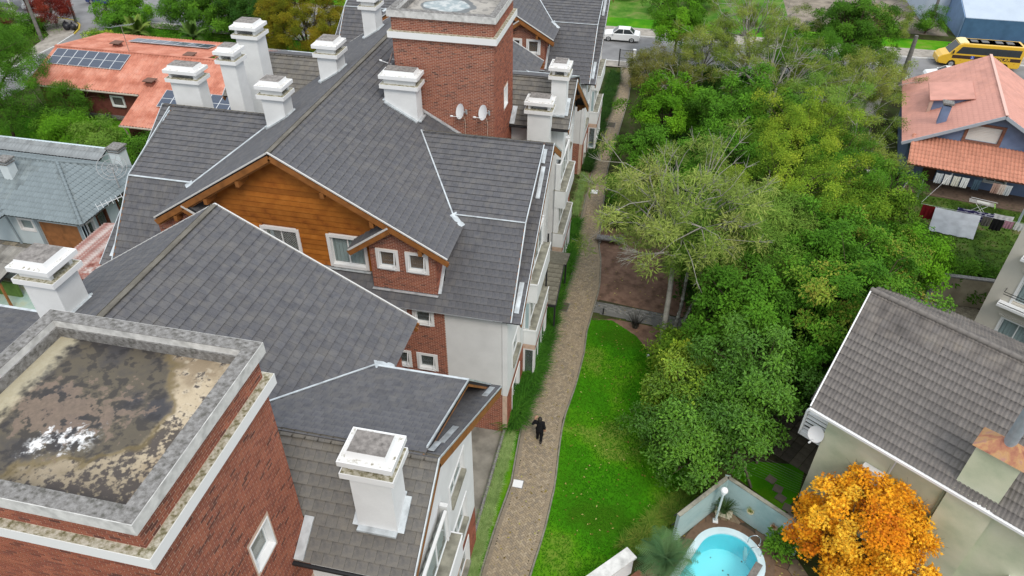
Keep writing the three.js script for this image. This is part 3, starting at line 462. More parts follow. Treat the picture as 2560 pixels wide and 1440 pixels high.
function tree(o) {
  o = { name: 'tree', kind: 'broad', dens: 1, seed: 1, bark: 'brown', tr: .15, flat: .85, limbs: 9, tuft: .55, per: 20, size: 1.1, cat: 'tree', mat: leafMat, ragged: .42, bare: 0, ...o };
  const T = thing(o.name, o.label, o.cat, o.group, [o.c[0], 0, o.c[2]]), r = rng(o.seed * 7717 + 3), R = o.R, cy = o.c[1], gs = [], list = [], ph = [r() * 6, r() * 6, r() * 6];
  const base = V(...(o.base || [0, 0, 0])), fork = V((r() - .5) * .4, Math.max(.3, cy - R * .6), (r() - .5) * .4), mid = base.clone().lerp(fork, .5).add(V((r() - .5) * .3, 0, (r() - .5) * .3));
  gs.push(taper(base, mid, o.tr, o.tr * .85, 8), taper(mid, fork, o.tr * .85, o.tr * .7, 8));
  const seg = (a, b, r0, r1, bend, n = 5) => { const m = a.clone().lerp(b, .5).add(V((r() - .5) * bend, r() * bend * .6, (r() - .5) * bend)); gs.push(taper(a, m, r0, (r0 + r1) / 2, n), taper(m, b, (r0 + r1) / 2, r1, n)); return m; };
  const L = []; for (let i = 0; i < o.limbs; i++) { const a = i * 2.399 + r(), el = -.25 + 1.45 * (i + .5) / o.limbs, k = .45 + .25 * r(), e = V(Math.cos(a) * Math.cos(el) * R * k, cy + Math.sin(el) * R * o.flat * k, Math.sin(a) * Math.cos(el) * R * k); const m = seg(fork, e, o.tr * .5, o.tr * .26, R * .16); L.push({ e, m, t: r() }); }
  const n = Math.round(o.dens * R * R * 6.0);
  for (let i = 0; i < n; i++) {
    const y = 1 - 1.62 * (i + r()) / n, a = i * 2.39996 + r() * .7, h = Math.sqrt(Math.max(.02, 1 - y * y)), d = V(Math.cos(a) * h, y, Math.sin(a) * h);
    const bump = 1 + o.ragged * (.5 * Math.sin(3 * a + ph[0]) * h + .5 * Math.sin(5 * y * 2 + 2 * a + ph[1]) + .4 * Math.sin(7 * a - 4 * y + ph[2])), k = (.5 + .52 * Math.pow(r(), .55)) * bump;
    const c = V(d.x * R * k, cy + d.y * R * o.flat * k, d.z * R * k); if (c.y < .25) continue;
    let b = L[0], bd = 1e9; for (const l of L) { const q = l.e.distanceToSquared(c); if (q < bd) { bd = q; b = l; } }
    const bare = r() < o.bare; seg(r() < .5 ? b.e : b.m, c, o.tr * .18, o.tr * .07, .5, 4);
    if (o.twigs) for (let z = 0; z < o.twigs; z++) { const q = c.clone().add(V((r() - .5) * 1.5, (r() - .25) * 1.3, (r() - .5) * 1.5).multiplyScalar(o.tuft * 1.3).addScaledVector(d, o.tuft * .7)); gs.push(taper(c, q, o.tr * .1, o.tr * .035, 3)); }
    if (bare) continue;
    const cr = o.tuft * (.65 + r() * .7), tone = clamp(b.t * .45 + r() * .55), m = Math.round(o.per * (cr / o.tuft) * (cr / o.tuft));
    for (let j = 0; j < m; j++) { const e = V(r() - .5, r() - .5, r() - .5).multiplyScalar(2); if (e.lengthSq() > 1) { j--; continue; } const p = c.clone().add(V(e.x * cr, e.y * cr * .62, e.z * cr)), t = clamp(tone + (r() - .5) * .5), q = ramp(o.cols, t), kk = .82 + r() * .36; list.push({ p, s: o.size * (.55 + r() * .85), c: [q[0] * kk, q[1] * kk, q[2] * kk], n: e.add(d).add(V(0, .9, 0)).normalize(), a: r() * 6.28 }); }
  }
  if (o.extra) o.extra(gs, r);
  mesh('trunk', join(gs), BARK[o.bark], T);
  scatter('crown', list, o.kind, T, o.mat); return T;
}
function frond(L, n, w, droop, lw = .03) { const g = new G(); const P = t => V(0, L * (.55 * t - droop * t * t), L * .9 * t); for (let i = 0; i < 8; i++) g.beam(P(i / 8).toArray(), P((i + 1) / 8).toArray(), .022 * (1 - i / 10), .02); for (let i = 2; i < n; i++) { const t = i / n, p = P(t), l = w * Math.sin(Math.PI * Math.pow(t, .7)) + .06; for (const s of [-1, 1]) { const e = p.clone().add(V(s * l, -.28 * l, l * .55)), m = p.clone().lerp(e, .5).add(V(0, .05, 0)); g.tri(p.clone().add(V(0, 0, lw)).toArray(), p.clone().add(V(0, 0, -lw)).toArray(), m.toArray()); g.quad(p.clone().add(V(0, 0, lw)).toArray(), m.clone().add(V(0, 0, lw)).toArray(), m.clone().add(V(0, 0, -lw)).toArray(), p.clone().add(V(0, 0, -lw)).toArray()); g.tri(m.clone().add(V(0, 0, lw)).toArray(), e.toArray(), m.clone().add(V(0, 0, -lw)).toArray()); } } return g.geo(); }
function palm(o) { const T = thing(o.name, o.label, 'palm', o.group, o.p), r = rng(o.seed), m = o.cols.map(c => { const q = leafMat.clone(); q.color.setRGB(...c); return q; }); mesh('trunk', clean(cyl(o.tr, o.tr * .8, o.h, 12)), BARK.brown, T); const gs = [frond(o.L, o.nl || 34, o.w, .3, o.lw), frond(o.L, o.nl || 34, o.w, .55, o.lw), frond(o.L * .9, o.nl || 34, o.w, .8, o.lw)]; for (let i = 0; i < o.n; i++) { const k = i / o.n, f = mesh('frond', gs[Math.min(2, Math.floor(k * 3))], m[Math.floor(r() * m.length)], T); f.position.set(0, o.h, 0); f.rotation.order = 'YXZ'; f.rotation.y = i * 2.399 + r() * .3; f.rotation.x = -1.0 + k * 1.25 + (r() - .5) * .15; } return T; }
// ---------- ground, lawn, paths, roads ----------
const poolAx = V(.45, 0, -.893), poolC = V(5.9, 0, -19.95), PR = 1.62;
function stadium(r, len = 3, n = 22) { const P = [], s = V(-poolAx.z, 0, poolAx.x); for (let i = 0; i <= n; i++) { const a = Math.PI * i / n; P.push(poolC.clone().addScaledVector(s, r * Math.cos(a)).addScaledVector(poolAx, r * Math.sin(a))); } for (let i = 0; i <= n; i++) { const a = Math.PI * i / n; P.push(poolC.clone().addScaledVector(poolAx, -len).addScaledVector(s, -r * Math.cos(a)).addScaledVector(poolAx, -r * Math.sin(a))); } return P.map(p => [p.x, p.z]); }
function sheet(P, y, holes = []) { // flat polygon in x,z
  const s = new THREE.Shape(P.map(p => new THREE.Vector2(p[0], -p[1]))); for (const h of holes) s.holes.push(new THREE.Path(h.map(p => new THREE.Vector2(p[0], -p[1]))));
  const g = new THREE.ShapeGeometry(s); g.rotateX(-Math.PI / 2); g.translate(0, y, 0); return boxUV(g.toNonIndexed());
}
const rect = (x0, x1, z0, z1) => [[x0, z0], [x1, z0], [x1, z1], [x0, z1]];
const GM = {
  soil: surf([[.03, .026, .014], [.045, .05, .018], [.05, .07, .018], [.075, .065, .035]], { size: 7, n: 512, f: 7, oct: 6, speck: .35, rough: 1, bump: .02, seed: 41 }),
  lawn: surf([[.034, .11, .003], [.036, .165, .003], [.046, .20, .003], [.082, .235, .006], [.15, .225, .03]], { size: 13, n: 1024, f: 5, oct: 7, speck: .32, rough: 1, bump: .02, seed: 43, con: 2.0 }),
  earth: surf([[.12, .066, .045], [.19, .11, .078], [.24, .15, .11]], { size: 3, n: 512, f: 8, oct: 6, speck: .4, rough: 1, bump: .015, seed: 45 }),
  joint: surf([[.03, .032, .018], [.055, .055, .03]], { size: 1.5, f: 8, speck: .3, rough: 1, bump: 0, seed: 47 }),
  asphalt: surf([[.15, .15, .155], [.20, .20, .205], [.24, .24, .245]], { size: 9, n: 512, f: 5, oct: 6, speck: .12, rough: .95, bump: .004, seed: 49 }),
  walk: surf([[.22, .20, .175], [.31, .285, .25], [.38, .35, .31]], { size: 4, n: 512, f: 9, oct: 5, speck: .25, rough: .95, bump: .006, seed: 51 }),
  slab: surf([[.10, .095, .075], [.20, .19, .155], [.29, .275, .235]], { size: 3.2, n: 512, f: 5, oct: 6, speck: .12, rough: .9, bump: .003, seed: 53, con: 2 }),
  kerb: surf([[.17, .16, .12], [.26, .245, .20]], { size: 1, f: 7, speck: .2, rough: .95, bump: .003, seed: 55 }),
  kerbW: surf([[.45, .45, .44], [.66, .66, .65]], { size: 1, f: 7, speck: .15, rough: .9, bump: .002, seed: 57 }),
  yellow: surf([[.42, .30, .05], [.58, .44, .08]], { size: 1, f: 7, speck: .15, rough: .9, bump: .002, seed: 58 }),
};
const poolHole = stadium(PR + .02);
struct('ground', sheet(rect(-300, 300, -400, 60), 0, [poolHole]), GM.soil);
const lawnR = [[-2.17, -35.2], [-.93, -35.45], [.67, -34.3], [2.0, -32.4], [2.55, -30.5], [3.4, -27.6], [4.1, -24.6], [5.0, -22.9], [3.4, -20.7], [1.5, -19.2], [-.4, -17.7], [-1.2, -13]];
const pathR = [[-2.9, -6], [-2.85, -14], [-2.75, -17.25], [-2.51, -19.57], [-2.45, -22.3], [-2.62, -24.58], [-2.7, -26.55], [-2.40, -29.4], [-2.3, -32.2], [-2.4, -33.95], [-2.3, -35.6], [-2.13, -38.6], [-2.4, -41.8], [-2.8, -43.7], [-3.1, -49.9], [-3.35, -55.2], [-3.1, -62.2], [-2.85, -69.7], [-3.0, -75], [-3.2, -78.6]];
const pathL = [[-4.9, -6], [-4.85, -14], [-4.79, -17.6], [-4.7, -19.5], [-4.5, -21.9], [-4.62, -23.65], [-4.75, -25.8], [-4.45, -28.3], [-4.25, -31.75], [-4.3, -33.6], [-4.4, -35.9], [-4.05, -39.1], [-4.14, -41.9], [-4.4, -46.1], [-4.5, -50.9], [-4.46, -56.4], [-4.2, -62.9], [-4.1, -69.4], [-4.0, -75.2], [-4.3, -78.6]];
const along = (T, z) => { for (let i = 0; i < T.length - 1; i++) if (z <= T[i][1] && z >= T[i + 1][1]) { const t = (z - T[i][1]) / (T[i + 1][1] - T[i][1]); return lerp(T[i][0], T[i + 1][0], t); } return T[0][0]; };
const LAWN_CCW = (() => { const P = [[-6, 12], [-1.2, 12], [-.4, 17.7], [1.5, 19.2], [3.3, 20.7], [4.6, 22.6], [3.9, 24.4], [3.2, 28.5], [2.5, 30.8], [.67, 34.3], [-.9, 35.4], [-6, 35.3]]; return area2(P) < 0 ? P.reverse() : P; })();
struct('lawn', sheet([...pathR.filter(p => p[1] > -36 && p[1] < -12).map(p => [p[0] + .05, p[1]]), ...lawnR], .006), GM.lawn);
struct('grass_verge', sheet([[-5.0, -25.3], [-4.5, -25.3], ...pathL.filter(p => p[1] > -25 && p[1] < -13).reverse().map(p => [p[0] - .05, p[1]]), [-5.1, -13]], .006), GM.lawn);
struct('planting_bed', sheet([[-5.45, -25.3], [-4.6, -25.3], ...pathL.filter(p => p[1] < -25.5 && p[1] > -77).map(p => [p[0] - .04, p[1]]), [-5.45, -77]], .005), GM.earth);
struct('bare_soil', sheet([[-2.1, -37.3], [2.2, -36.8], [6, -36.6], [6, -46], [-3.0, -46], [-2.8, -43.7], [-2.4, -41.8]], .007), GM.earth);
struct('soil_strip', sheet([[-2.1, -35.25], [-.95, -35.6], [1.8, -35.4], [3.6, -35.2], [3.6, -30], [2.6, -30.6], [2.0, -32.4], [.67, -34.3], [-.93, -35.45]], .008), GM.earth);
struct('concrete_patio', sheet(rect(-13, -5.62, -27, -13), .009), GM.slab);
{ // path: bed, herringbone pavers, edging
  const poly = [...pathR, ...pathL.slice().reverse()], bed = struct('garden_path', sheet(poly, .012), GM.joint);
  const w = .105, c = Math.SQRT1_2, all = [], r = rng(61), tones = [[.31, .25, .17], [.27, .22, .155], [.34, .28, .20], [.24, .20, .15], [.29, .235, .165]];
  const mats = tones.map((t, i) => surf([t.map(v => v * .82), t, t.map(v => v * 1.15)], { size: .5, n: 128, f: 8, speck: .2, rough: .92, bump: .002, seed: 62 + i }));
  const geoOf = (a, b) => { const g = new G(), k = .008, h = .03, j = .004; const P = (x, y, z) => [x, y, z]; a -= j; b -= j; g.quad(P(k, h, b - k), P(a - k, h, b - k), P(a - k, h, k), P(k, h, k)).quad(P(0, h - k, b), P(a, h - k, b), P(a - k, h, b - k), P(k, h, b - k)).quad(P(a, h - k, 0), P(0, h - k, 0), P(k, h, k), P(a - k, h, k)).quad(P(a, h - k, b), P(a, h - k, 0), P(a - k, h, k), P(a - k, h, b - k)).quad(P(0, h - k, 0), P(0, h - k, b), P(k, h, b - k), P(k, h, k)); return g; };
  const gs = [geoOf(2 * w, w).geo(), geoOf(w, 2 * w).geo()];
  for (let i = -760; i < 180; i++) for (let j = -900; j < 200; j++) {
    const m = (((i - j) % 4) + 4) % 4; if (m !== 0 && m !== 2) continue;
    const a = i * w, b = (m === 0 ? j : j - 1) * w, cx = a + (m === 0 ? w : w / 2), cz = b + (m === 0 ? w / 2 : w), x = (cx - cz) * c - 3.6, z = (cx + cz) * c - 6;
    if (z > -8 || z < -78 || x < along(pathL, z) + .15 || x > along(pathR, z) - .15) continue;
    all.push([m / 2, x, z, r(), V(x, 0, z)]);
  }
  all.sort((p, q) => (inFrame(q[4]) - inFrame(p[4])) || p[4].distanceTo(CAM) - q[4].distanceTo(CAM));
  const rest = mats.map(() => []);
  const R = new THREE.Matrix4().makeRotationY(-Math.PI / 4), M = new THREE.Matrix4();
  all.forEach((p, n) => {
    const wob = (p[3] * 37 % 1 - .5) * .006, off = p[0] ? V(-w / 2, 0, -w) : V(-w, 0, -w / 2);
    M.copy(R).setPosition(p[1], .004 + wob, p[2]).multiply(new THREE.Matrix4().makeTranslation(off.x, 0, off.z));
    const k = Math.floor(p[3] * 5);
    if (n < 300) mesh('paver', gs[p[0]], mats[k], bed).applyMatrix4(M);
    else rest[k].push(gs[p[0]].clone().applyMatrix4(M));
  });
  rest.forEach((a, k) => { if (a.length) { const g = mergeGeometries(a); stuff(mesh('pavers', boxUV(g), mats[k], bed)); } });
  for (const [T, s] of [[pathR, -1], [pathL, 1]]) { // soldier course and concrete edging
    const pts = []; for (let z = -8; z > -78.4; z -= .11) pts.push([along(T, z), z]);
    const so = new G(); pts.forEach(([x, z], i) => { const o = (i * 7919 % 13) / 13 * .004; so.box(Math.min(x + s * .012, x + s * .2), Math.max(x + s * .012, x + s * .2), .01, .041 + o, z - .052, z + .052); });
    stuff(mesh('edge_pavers', so, mats[s > 0 ? 3 : 1], bed));
    for (let z = -8; z > -78; z -= 1) mesh('edging', new G().beam([along(T, z) - s * .05, .03, z], [along(T, z - 1) - s * .05, .03, z - .995], .08, .09), GM.kerb, bed);
  }
}
{ // grey side path
  const P = [[-2.2, -36.05], [-1.95, -37.35], [1.75, -36.85], [6.2, -36.5], [6.2, -35.0], [1.82, -35.5]], b = struct('side_path', sheet(P, .014), GM.joint), mats = [.13, .16, .19, .22].map((v, i) => flat([v, v * 1.0, v * .95], .92)), r = rng(66), D = V(1, 0, .075).normalize(), E = V(-.075, 0, 1).normalize();
  const pg = new G().box(.004, .196, 0, .03, .004, .096).geo(); let n = 0;
  for (let j = -20; j < 20; j++) for (let i = 0; i < 44; i++) { const u = i * .2 + (j & 1) * .1, v = j * .1, x = -2.2 + D.x * u + E.x * v, z = -36.7 + D.z * u + E.z * v; if (clipPoly([[x, -z], [x + .19, -z], [x + .19, -z + .001]], P.map(p => [p[0], -p[1]]).reverse()).length < 3 && clipPoly([[x, -z], [x + .19, -z], [x + .19, -z + .001]], P.map(p => [p[0], -p[1]])).length < 3) continue; const o = n++ < 300 ? mesh('paver', pg, mats[Math.floor(r() * 4)], b) : null; if (o) { o.position.set(x, .006, z); o.rotation.y = -.075; } else { (b.rest ||= []).push(pg.clone().rotateY(-.075).translate(x, .006, z)); } }
  if (b.rest) { stuff(mesh('pavers', mergeGeometries(b.rest), mats[1], b)); delete b.rest; }
}
mesh('planter_edge', new G().box(-5.64, -5.52, 0, .28, -25.05, -10), MT.conc).userData = { label: 'low concrete planter kerb beside the pale grass row', category: 'kerb' };
// roads
struct('road', sheet([[-220, -88.4], [220, -88.4], [220, -79.9], [-63.2, -79.9], [-63.2, -40], [-68.4, -40], [-68.4, -70], [-69.0, -74], [-70.6, -77.2], [-72.5, -78.4], [-76, -79], [-220, -79]], .01), GM.asphalt);
{
  const P = [[-68.45, -44], [-68.45, -70], [-69.05, -74], [-69.7, -75.8], [-70.7, -77.25], [-72.5, -78.45], [-76, -79.05], [-130, -79.05]];
  const k = struct('kerb', new G().box(-220, 220, 0, .13, -88.55, -88.4).geo(), GM.kerbW), k2 = struct('kerb', new G().box(-63.1, 220, 0, .13, -79.9, -79.75).geo(), GM.kerbW);
  const gy = new G(), gw = new G(); for (let i = 0; i < P.length - 1; i++) (i > 1 && i < 6 ? gy : gw).beam([P[i][0], .07, P[i][1]], [P[i + 1][0], .07, P[i + 1][1]], .16, .14);
  struct('kerb', gy, GM.yellow); struct('kerb', gw, GM.kerbW);
  struct('pavement', sheet([[-68.6, -44], [-68.6, -70], [-69.2, -74], [-70.8, -77.1], [-72.5, -78.3], [-76, -78.9], [-220, -78.9], [-220, -75], [-74, -75], [-71.6, -73], [-70.6, -69], [-70.6, -44]], .12), GM.walk);
  struct('pavement', sheet(rect(-220, 220, -91.3, -88.5), .12), GM.walk);
  struct('pavement', sheet(rect(-63, 220, -79.8, -78.0), .12), GM.walk);
  struct('grass_verge', sheet(rect(-220, 220, -94.8, -91.3), .1), GM.lawn);
  struct('vacant_lot', sheet([[15, -97], [33.5, -97], [33.5, -130], [15, -130]], .02), surf([[.12, .09, .06], [.22, .18, .14], [.30, .26, .21]], { size: 8, n: 512, f: 7, oct: 6, speck: .3, rough: 1, bump: .03, seed: 68 }));
  struct('grass_verge', sheet(rect(-14, 15, -130, -94.8), .08), surf([[.04, .12, .012], [.06, .16, .016], [.10, .19, .03], [.16, .19, .06]], { size: 6, n: 256, f: 6, oct: 6, speck: .3, rough: 1, bump: .02, seed: 44 }));
  struct('garden_lawn', sheet(rect(-63, -30, -79.5, -67), .01), GM.lawn); struct('garden_lawn', sheet(rect(-66, -30, -54.2, -43), .01), GM.lawn);
  struct('backyard_lawn', sheet([[17.5, -56.2], [40, -56.2], [40, -42.3], [17.5, -42.3]], .01), surf([[.03, .055, .012], [.045, .09, .012], [.065, .12, .018], [.12, .11, .05]], { size: 6, n: 512, f: 6, oct: 6, speck: .35, rough: 1, bump: .02, seed: 69, con: 2 }));
}
function stainRoof(kind, X0, Z0, S) {
  const r = rng(kind * 17), n = 1024, gr = new Float32Array(n * n); for (let i = 0; i < n * n; i++) gr[i] = r();
  const st = (u, v) => { const x = ((u * S - X0) % S + S) % S, z = ((v * S - Z0) % S + S) % S; return [x / 4.9, z / 4.3]; };
  const wetF = (s, t, u, v) => { const w = fbm(u, v, 5, 5, kind) - .5;
    return kind === 1 ? smooth(.12, -.10, Math.hypot((s - .32) / .52, (t - .38) / .58) - .88 + w * .8) : smooth(.03, -.03, Math.hypot((s - .42) / .40, (t - .42) / .34) - .8 + w * .6); };
  const colF = (u, v) => {
    const [s, t] = st(u, v), a = fbm(u, v, 7, 6, 3 + kind), b = fbm(u, v, 24, 4, 9), wet = wetF(s, t, u, v), k = .9 + .2 * gr[Math.floor(v * n) * n + Math.floor(u * n)];
    let c;
    if (kind === 1) {
      const fine = fbm(u, v, 90, 4, 5), f2 = fbm(u, v, 36, 4, 15), big = fbm(u, v, 6, 5, 41);
      c = mix3([.26, .205, .14], [.46, .385, .275], smooth(.36, .64, a)); c = mix3(c, [.54, .475, .37], smooth(.5, .72, f2) * .5); c = mix3(c, [.15, .125, .09], smooth(.62, .95, t + (a - .5) * .5) * .65);
      const zone = .005 + .06 * smooth(.4, .6, big) + .08 * smooth(.9, 1, s) + .10 * smooth(.80, .98, t) + .05 * smooth(.2, .05, Math.abs(t - .3 - .25 * s));
      const fl = smooth(.53, .66, .34 * f2 + .08 * a + .38 * fine + .2 * big + zone);
      c = mix3(c, [.05, .044, .046], fl * .9);
      const wetc = mix3(mix3([.050, .048, .052], [.10, .085, .062], smooth(.42, .66, fbm(u, v, 6, 5, 33))), [.03, .028, .03], smooth(.5, .64, f2) * .7);
      const band = smooth(0, .5, wet) * smooth(1, .5, wet); c = mix3(c, wetc, wet); c = mix3(c, [.16, .12, .05], band * .6);
      const pink = smooth(.10, -.16, Math.hypot((s - .40) / .27, (t - .5) / .19) - .8 + (f2 - .5) * 2.6 + (big - .5)); c = mix3(c, mix3([.13, .10, .08], [.24, .175, .135], fine), pink * .75);
      const wh = smooth(.06, -.05, Math.abs(t - .66 - 1.2 * (s - .45) * (s - .45) + .3 * (s - .45)) - .0 + (f2 - .5) * .2 + (fine - .5) * .22) * smooth(.3, .36, s) * smooth(.62, .55, s);
      c = mix3(c, [.74, .75, .76], wh);
      if (s < .14) c = mix3(c, mix3([.42, .37, .25], [.5, .46, .34], fine), smooth(.14, .06, s + (f2 - .5) * .1) * .8);
    } else {
      c = mix3([.26, .25, .23], [.36, .34, .31], smooth(.3, .7, a)); c = mix3(c, [.15, .145, .14], smooth(.55, .66, b) * .6);
      c = mix3(c, [.14, .15, .155], wet); const cover = smooth(.03, -.04, Math.hypot((s - .40) / .33, (t - .40) / .26) - .8 + (fbm(u, v, 5, 5, kind) - .5) * .6);
      c = mix3(c, mix3([.30, .36, .38], [.52, .55, .55], smooth(.35, .7, b)), cover * .85);
    }
    return [c[0] * k, c[1] * k, c[2] * k];
  };
  const map = ctex(n, colF), rm = ctex(n, (u, v) => { const [s, t] = st(u, v); return .95 - .38 * wetF(s, t, u, v); }, false), bm = ctex(n, (u, v) => { const [s, t] = st(u, v); return (fbm(u, v, 20, 4, 2)) * (1 - wetF(s, t, u, v)); }, false);
  for (const q of [map, rm, bm]) q.repeat.set(1 / S, 1 / S);
  return new THREE.MeshPhysicalMaterial({ specularIntensity: .5, map, roughnessMap: rm, roughness: 1, bumpMap: bm, bumpScale: .01, side: THREE.DoubleSide });
}
const roofTop1 = stainRoof(1, -13.3, -10.55, 6), roofTop2 = stainRoof(2, -13.3, -39.05, 6);
const oldTile = {};
function makeBlock(label, halves, tw, chims, opts = {}) {
  const B = thing('apartment_building', label, 'building', 'apartment buildings in a row'), tf = new TileField({ seed: opts.seed || 5, tone: .15, max: 300 }), bricks = new Bricks({ seed: 11, max: 300 });
  for (const h of halves) half(B, tf, h.fz, { bricks, ...h });
  if (tw) tower(B, tw[0], tw[1], bricks);
  for (const c of chims) chimney(B, ...c);
  const d = tf.build(B, 'roof', MT.deck, MT.tile.clone(), 'tiles');
  const bw = B.children.find(c => c.name === 'tower_wall') || B.children.find(c => c.name === 'front_wall');
  bricks.build(bw, MT.brick);
  return B;
}
const fzA = z => -45.4 - z, fzB = z => z, fzC = z => -73.9 - z, fzD = z => z - 28.5;
makeBlock('slate grey roofed building whose flat tower top holds a dark stained puddle', [{ fz: fzA, corner: -27.0 }], [-8.42, roofTop1],
  [[-6.6, -5.45, -11.65, -10.8, 9, 14.3, false, { base: (x, z) => yBk(fzA(z)) }], [-20.1, -18.85, -16.6, -15.5, 10.5, 14.9, true, { base: x => yL(x) }]]);
makeBlock('slate grey roofed building with orange timber gable and brick tower carrying dishes', [{ fz: fzB, corner: -25.1 }, { fz: fzC, corner: -27.0 }], [-36.95, roofTop2],
  [[-13.7, -12.0, -34.1, -33.26, 12.2, 15.1, true, { base: x => yR(x) }], [-19.4, -18.25, -32.0, -31.1, 12, 14.9, true, { base: x => yL(x) }], [-18.65, -17.55, -37.4, -36.25, 12, 15.2, true, { base: x => yL(x) }], [-19.5, -18.6, -46.2, -45, 12, 15.1, true, { base: x => yL(x) }], [-26.2, -24.55, -34.4, -33.5, 6, 14.2, false], [-23.5, -22.6, -35.3, -34.4, 6, 15.1, false, { base: (x, z) => yBk(z) }], [-24.5, -23.2, -39.1, -38.0, 6, 15.2, false], [-7.04, -5.75, -38.5, -37.65, 0, 12.45, false], [-5.95, -5.1, -40.0, -39.0, 9, 14.0, false, { base: (x, z) => yBk(fzC(z)) }]], { seed: 8 });
makeBlock('slate grey roofed building with brick gable beside the street gate', [{ fz: fzD, corner: -25.1 }], null, [], { seed: 12 });
// ---------- neighbouring houses ----------
const wave = (k, a) => t => a * (.5 - .5 * Math.cos(2 * Math.PI * k * t));
function roofPlane(tf, O, Wend, len, ext, o = {}) { // O eave start, U dir*len, W to ridge; affine parallelogram or custom polys in metres
  const U = len.clone(), L = U.length(); U.normalize(); const W = Wend.clone().sub(O), S = W.length(); W.normalize();
  tf.add({ O, U, W, polys: ext ? ext(L, S) : [[[0, 0], [L, 0], [L, S], [0, S]]], stagger: 0, ...o });
}
{ // red tiled house with solar panels
  const H = thing('red_roof_house', 'low brick house under a red tiled roof with blue solar panels', 'house');
  const t = surf([[.38, .14, .095], [.46, .185, .13], [.53, .235, .17], [.58, .29, .22]], { size: 3.5, f: 5, oct: 5, speck: .15, rough: .9, bump: 0, seed: 71 });
  const tf = new TileField({ tone: .1, seed: 72 }), o = { tw: .31, tl: .62, th: .012, nu: 6, gap: 0, prof: wave(1, .085) };
  roofPlane(tf, V(-57.6, 3, -54), V(-57.6, 4.8, -59), V(11.8, 0, 0), null, o);
  roofPlane(tf, V(-45.8, 1.7, -50.4), V(-45.8, 4.8, -59), V(13.5, 0, 0), null, o);
  roofPlane(tf, V(-41.8, 3.75, -65.9), V(-41.8, 4.8, -59), V(-15.8, 0, 0), null, o);
  roofPlane(tf, V(-32.3, 3, -66.9), V(-32.3, 4.4, -60.5), V(-9.4, 0, 0), null, o);
  tf.build(H, 'roof', flat([.25, .09, .06]), t);
  const wl = surf([[.13, .045, .035], [.20, .07, .055]], { size: 2, f: 6, speck: .2, seed: 73 });
  mesh('wall', new G().box(-56.9, -46, 0, 3.2, -65.8, -54.7).box(-46, -33, 0, 2.0, -65.5, -51.6), wl, H);
  mesh('plinth', new G().box(-57, -46, 0, .35, -65.9, -54.6), MT.conc, H);
  mesh('gable_end', new G().tri([-56.8, 3, -54.7], [-56.8, 3, -66.5], [-56.8, 4.6, -59]), wl, H);
  win(H, (u, v, w) => [u, v, -54.69 - w + .12], [-49.4, 1.4, -48.2, 2.3], { rec: .05 });
  mesh('ridge_cap', new G().beam([-57.6, 4.86, -59], [-41.8, 4.86, -59], .3, .09).beam([-41.8, 4.86, -59], [-32.3, 4.86, -59], .3, .09), t, H);
  mesh('gutter', new G().beam([-57.6, 2.95, -53.95], [-45.9, 2.95, -53.95], .14, .1).beam([-45.8, 1.65, -50.35], [-32.3, 1.65, -50.35], .14, .1), flat([.5, .45, .38], .7), H);
  mesh('downpipe', new G().beam([-57.2, 2.9, -53.9], [-56.9, 0, -54.5], .09, .09).beam([-45.3, 1.6, -50.3], [-45.3, 0, -50.8], .09, .09), flat([.5, .42, .34], .7), H);
  for (const [x, y, z] of [[-52.0, 4.5, -60.6], [-45.3, 3.4, -55.3], [-43.6, 4.4, -59.6]]) { const c = mesh('roof_vent', new G().box(x - .34, x + .34, y - .4, y + .35, z - .3, z + .3), surf([[.20, .07, .05], [.28, .11, .08]], { size: 1, f: 6, seed: 74 }), H); mesh('vent_cap', new G().box(x - .5, x + .5, y + .5, y + .57, z - .45, z + .45).box(x - .3, x - .2, y + .35, y + .5, z - .25, z + .25).box(x + .2, x + .3, y + .35, y + .5, z - .25, z + .25), flat([.16, .09, .07]), c); }
  // solar panels: each panel a thing part
  const cell = ctex(128, (u, v) => { const g = (u * 6 % 1 < .04 || v * 10 % 1 < .04); return g ? [.10, .12, .16] : [.035, .05, .085]; });
  const pm = new THREE.MeshStandardMaterial({ map: cell, roughness: .12, side: THREE.DoubleSide }), fm = flat([.62, .64, .66], .4, { metalness: .4 });
  const array = (label, O, U, W, nx, ny, pw, ph) => { const A = thing('solar_array', label, 'solar panel', 'solar arrays'), N = new THREE.Vector3().crossVectors(U, W).normalize(); if (N.y < 0) N.negate(); for (let j = 0; j < ny; j++) for (let i = 0; i < nx; i++) { const P = (u, v, h) => O.clone().addScaledVector(U, i * pw + u).addScaledVector(W, j * ph + v).addScaledVector(N, h).toArray(), g = new THREE.BufferGeometry(), a = P(.03, .03, .14), b = P(pw - .03, .03, .14), c = P(pw - .03, ph - .03, .14), d = P(.03, ph - .03, .14); g.setAttribute('position', new THREE.Float32BufferAttribute([...a, ...b, ...c, ...a, ...c, ...d], 3)); g.setAttribute('uv', new THREE.Float32BufferAttribute([0, 0, 1, 0, 1, 1, 0, 0, 1, 1, 0, 1], 2)); g.computeVertexNormals(); const p = mesh('panel', g, pm, A); mesh('panel_frame', new G().beam(P(0, .015, .12), P(pw, .015, .12), .035, .05).beam(P(0, ph - .015, .12), P(pw, ph - .015, .12), .035, .05).beam(P(.015, 0, .12), P(.015, ph, .12), .035, .05).beam(P(pw - .015, 0, .12), P(pw - .015, ph, .12), .035, .05), fm, p); } };
  const Wn = V(0, 1.8, -5).normalize(), Wf = V(0, 1.05, 6.9).normalize(), We = V(0, 3.1, -8.6).normalize(), ex = V(1, 0, 0);
  array('two rows of blue panels beside the left roof vent', V(-57.0, 3.95, -56.6), ex, Wn, 7, 2, 1.12, 1.05);
  array('single file of blue panels on the far side of the red roof', V(-52.3, 4.12, -64.0), ex, Wf, 7, 1, 1.25, 1.5);
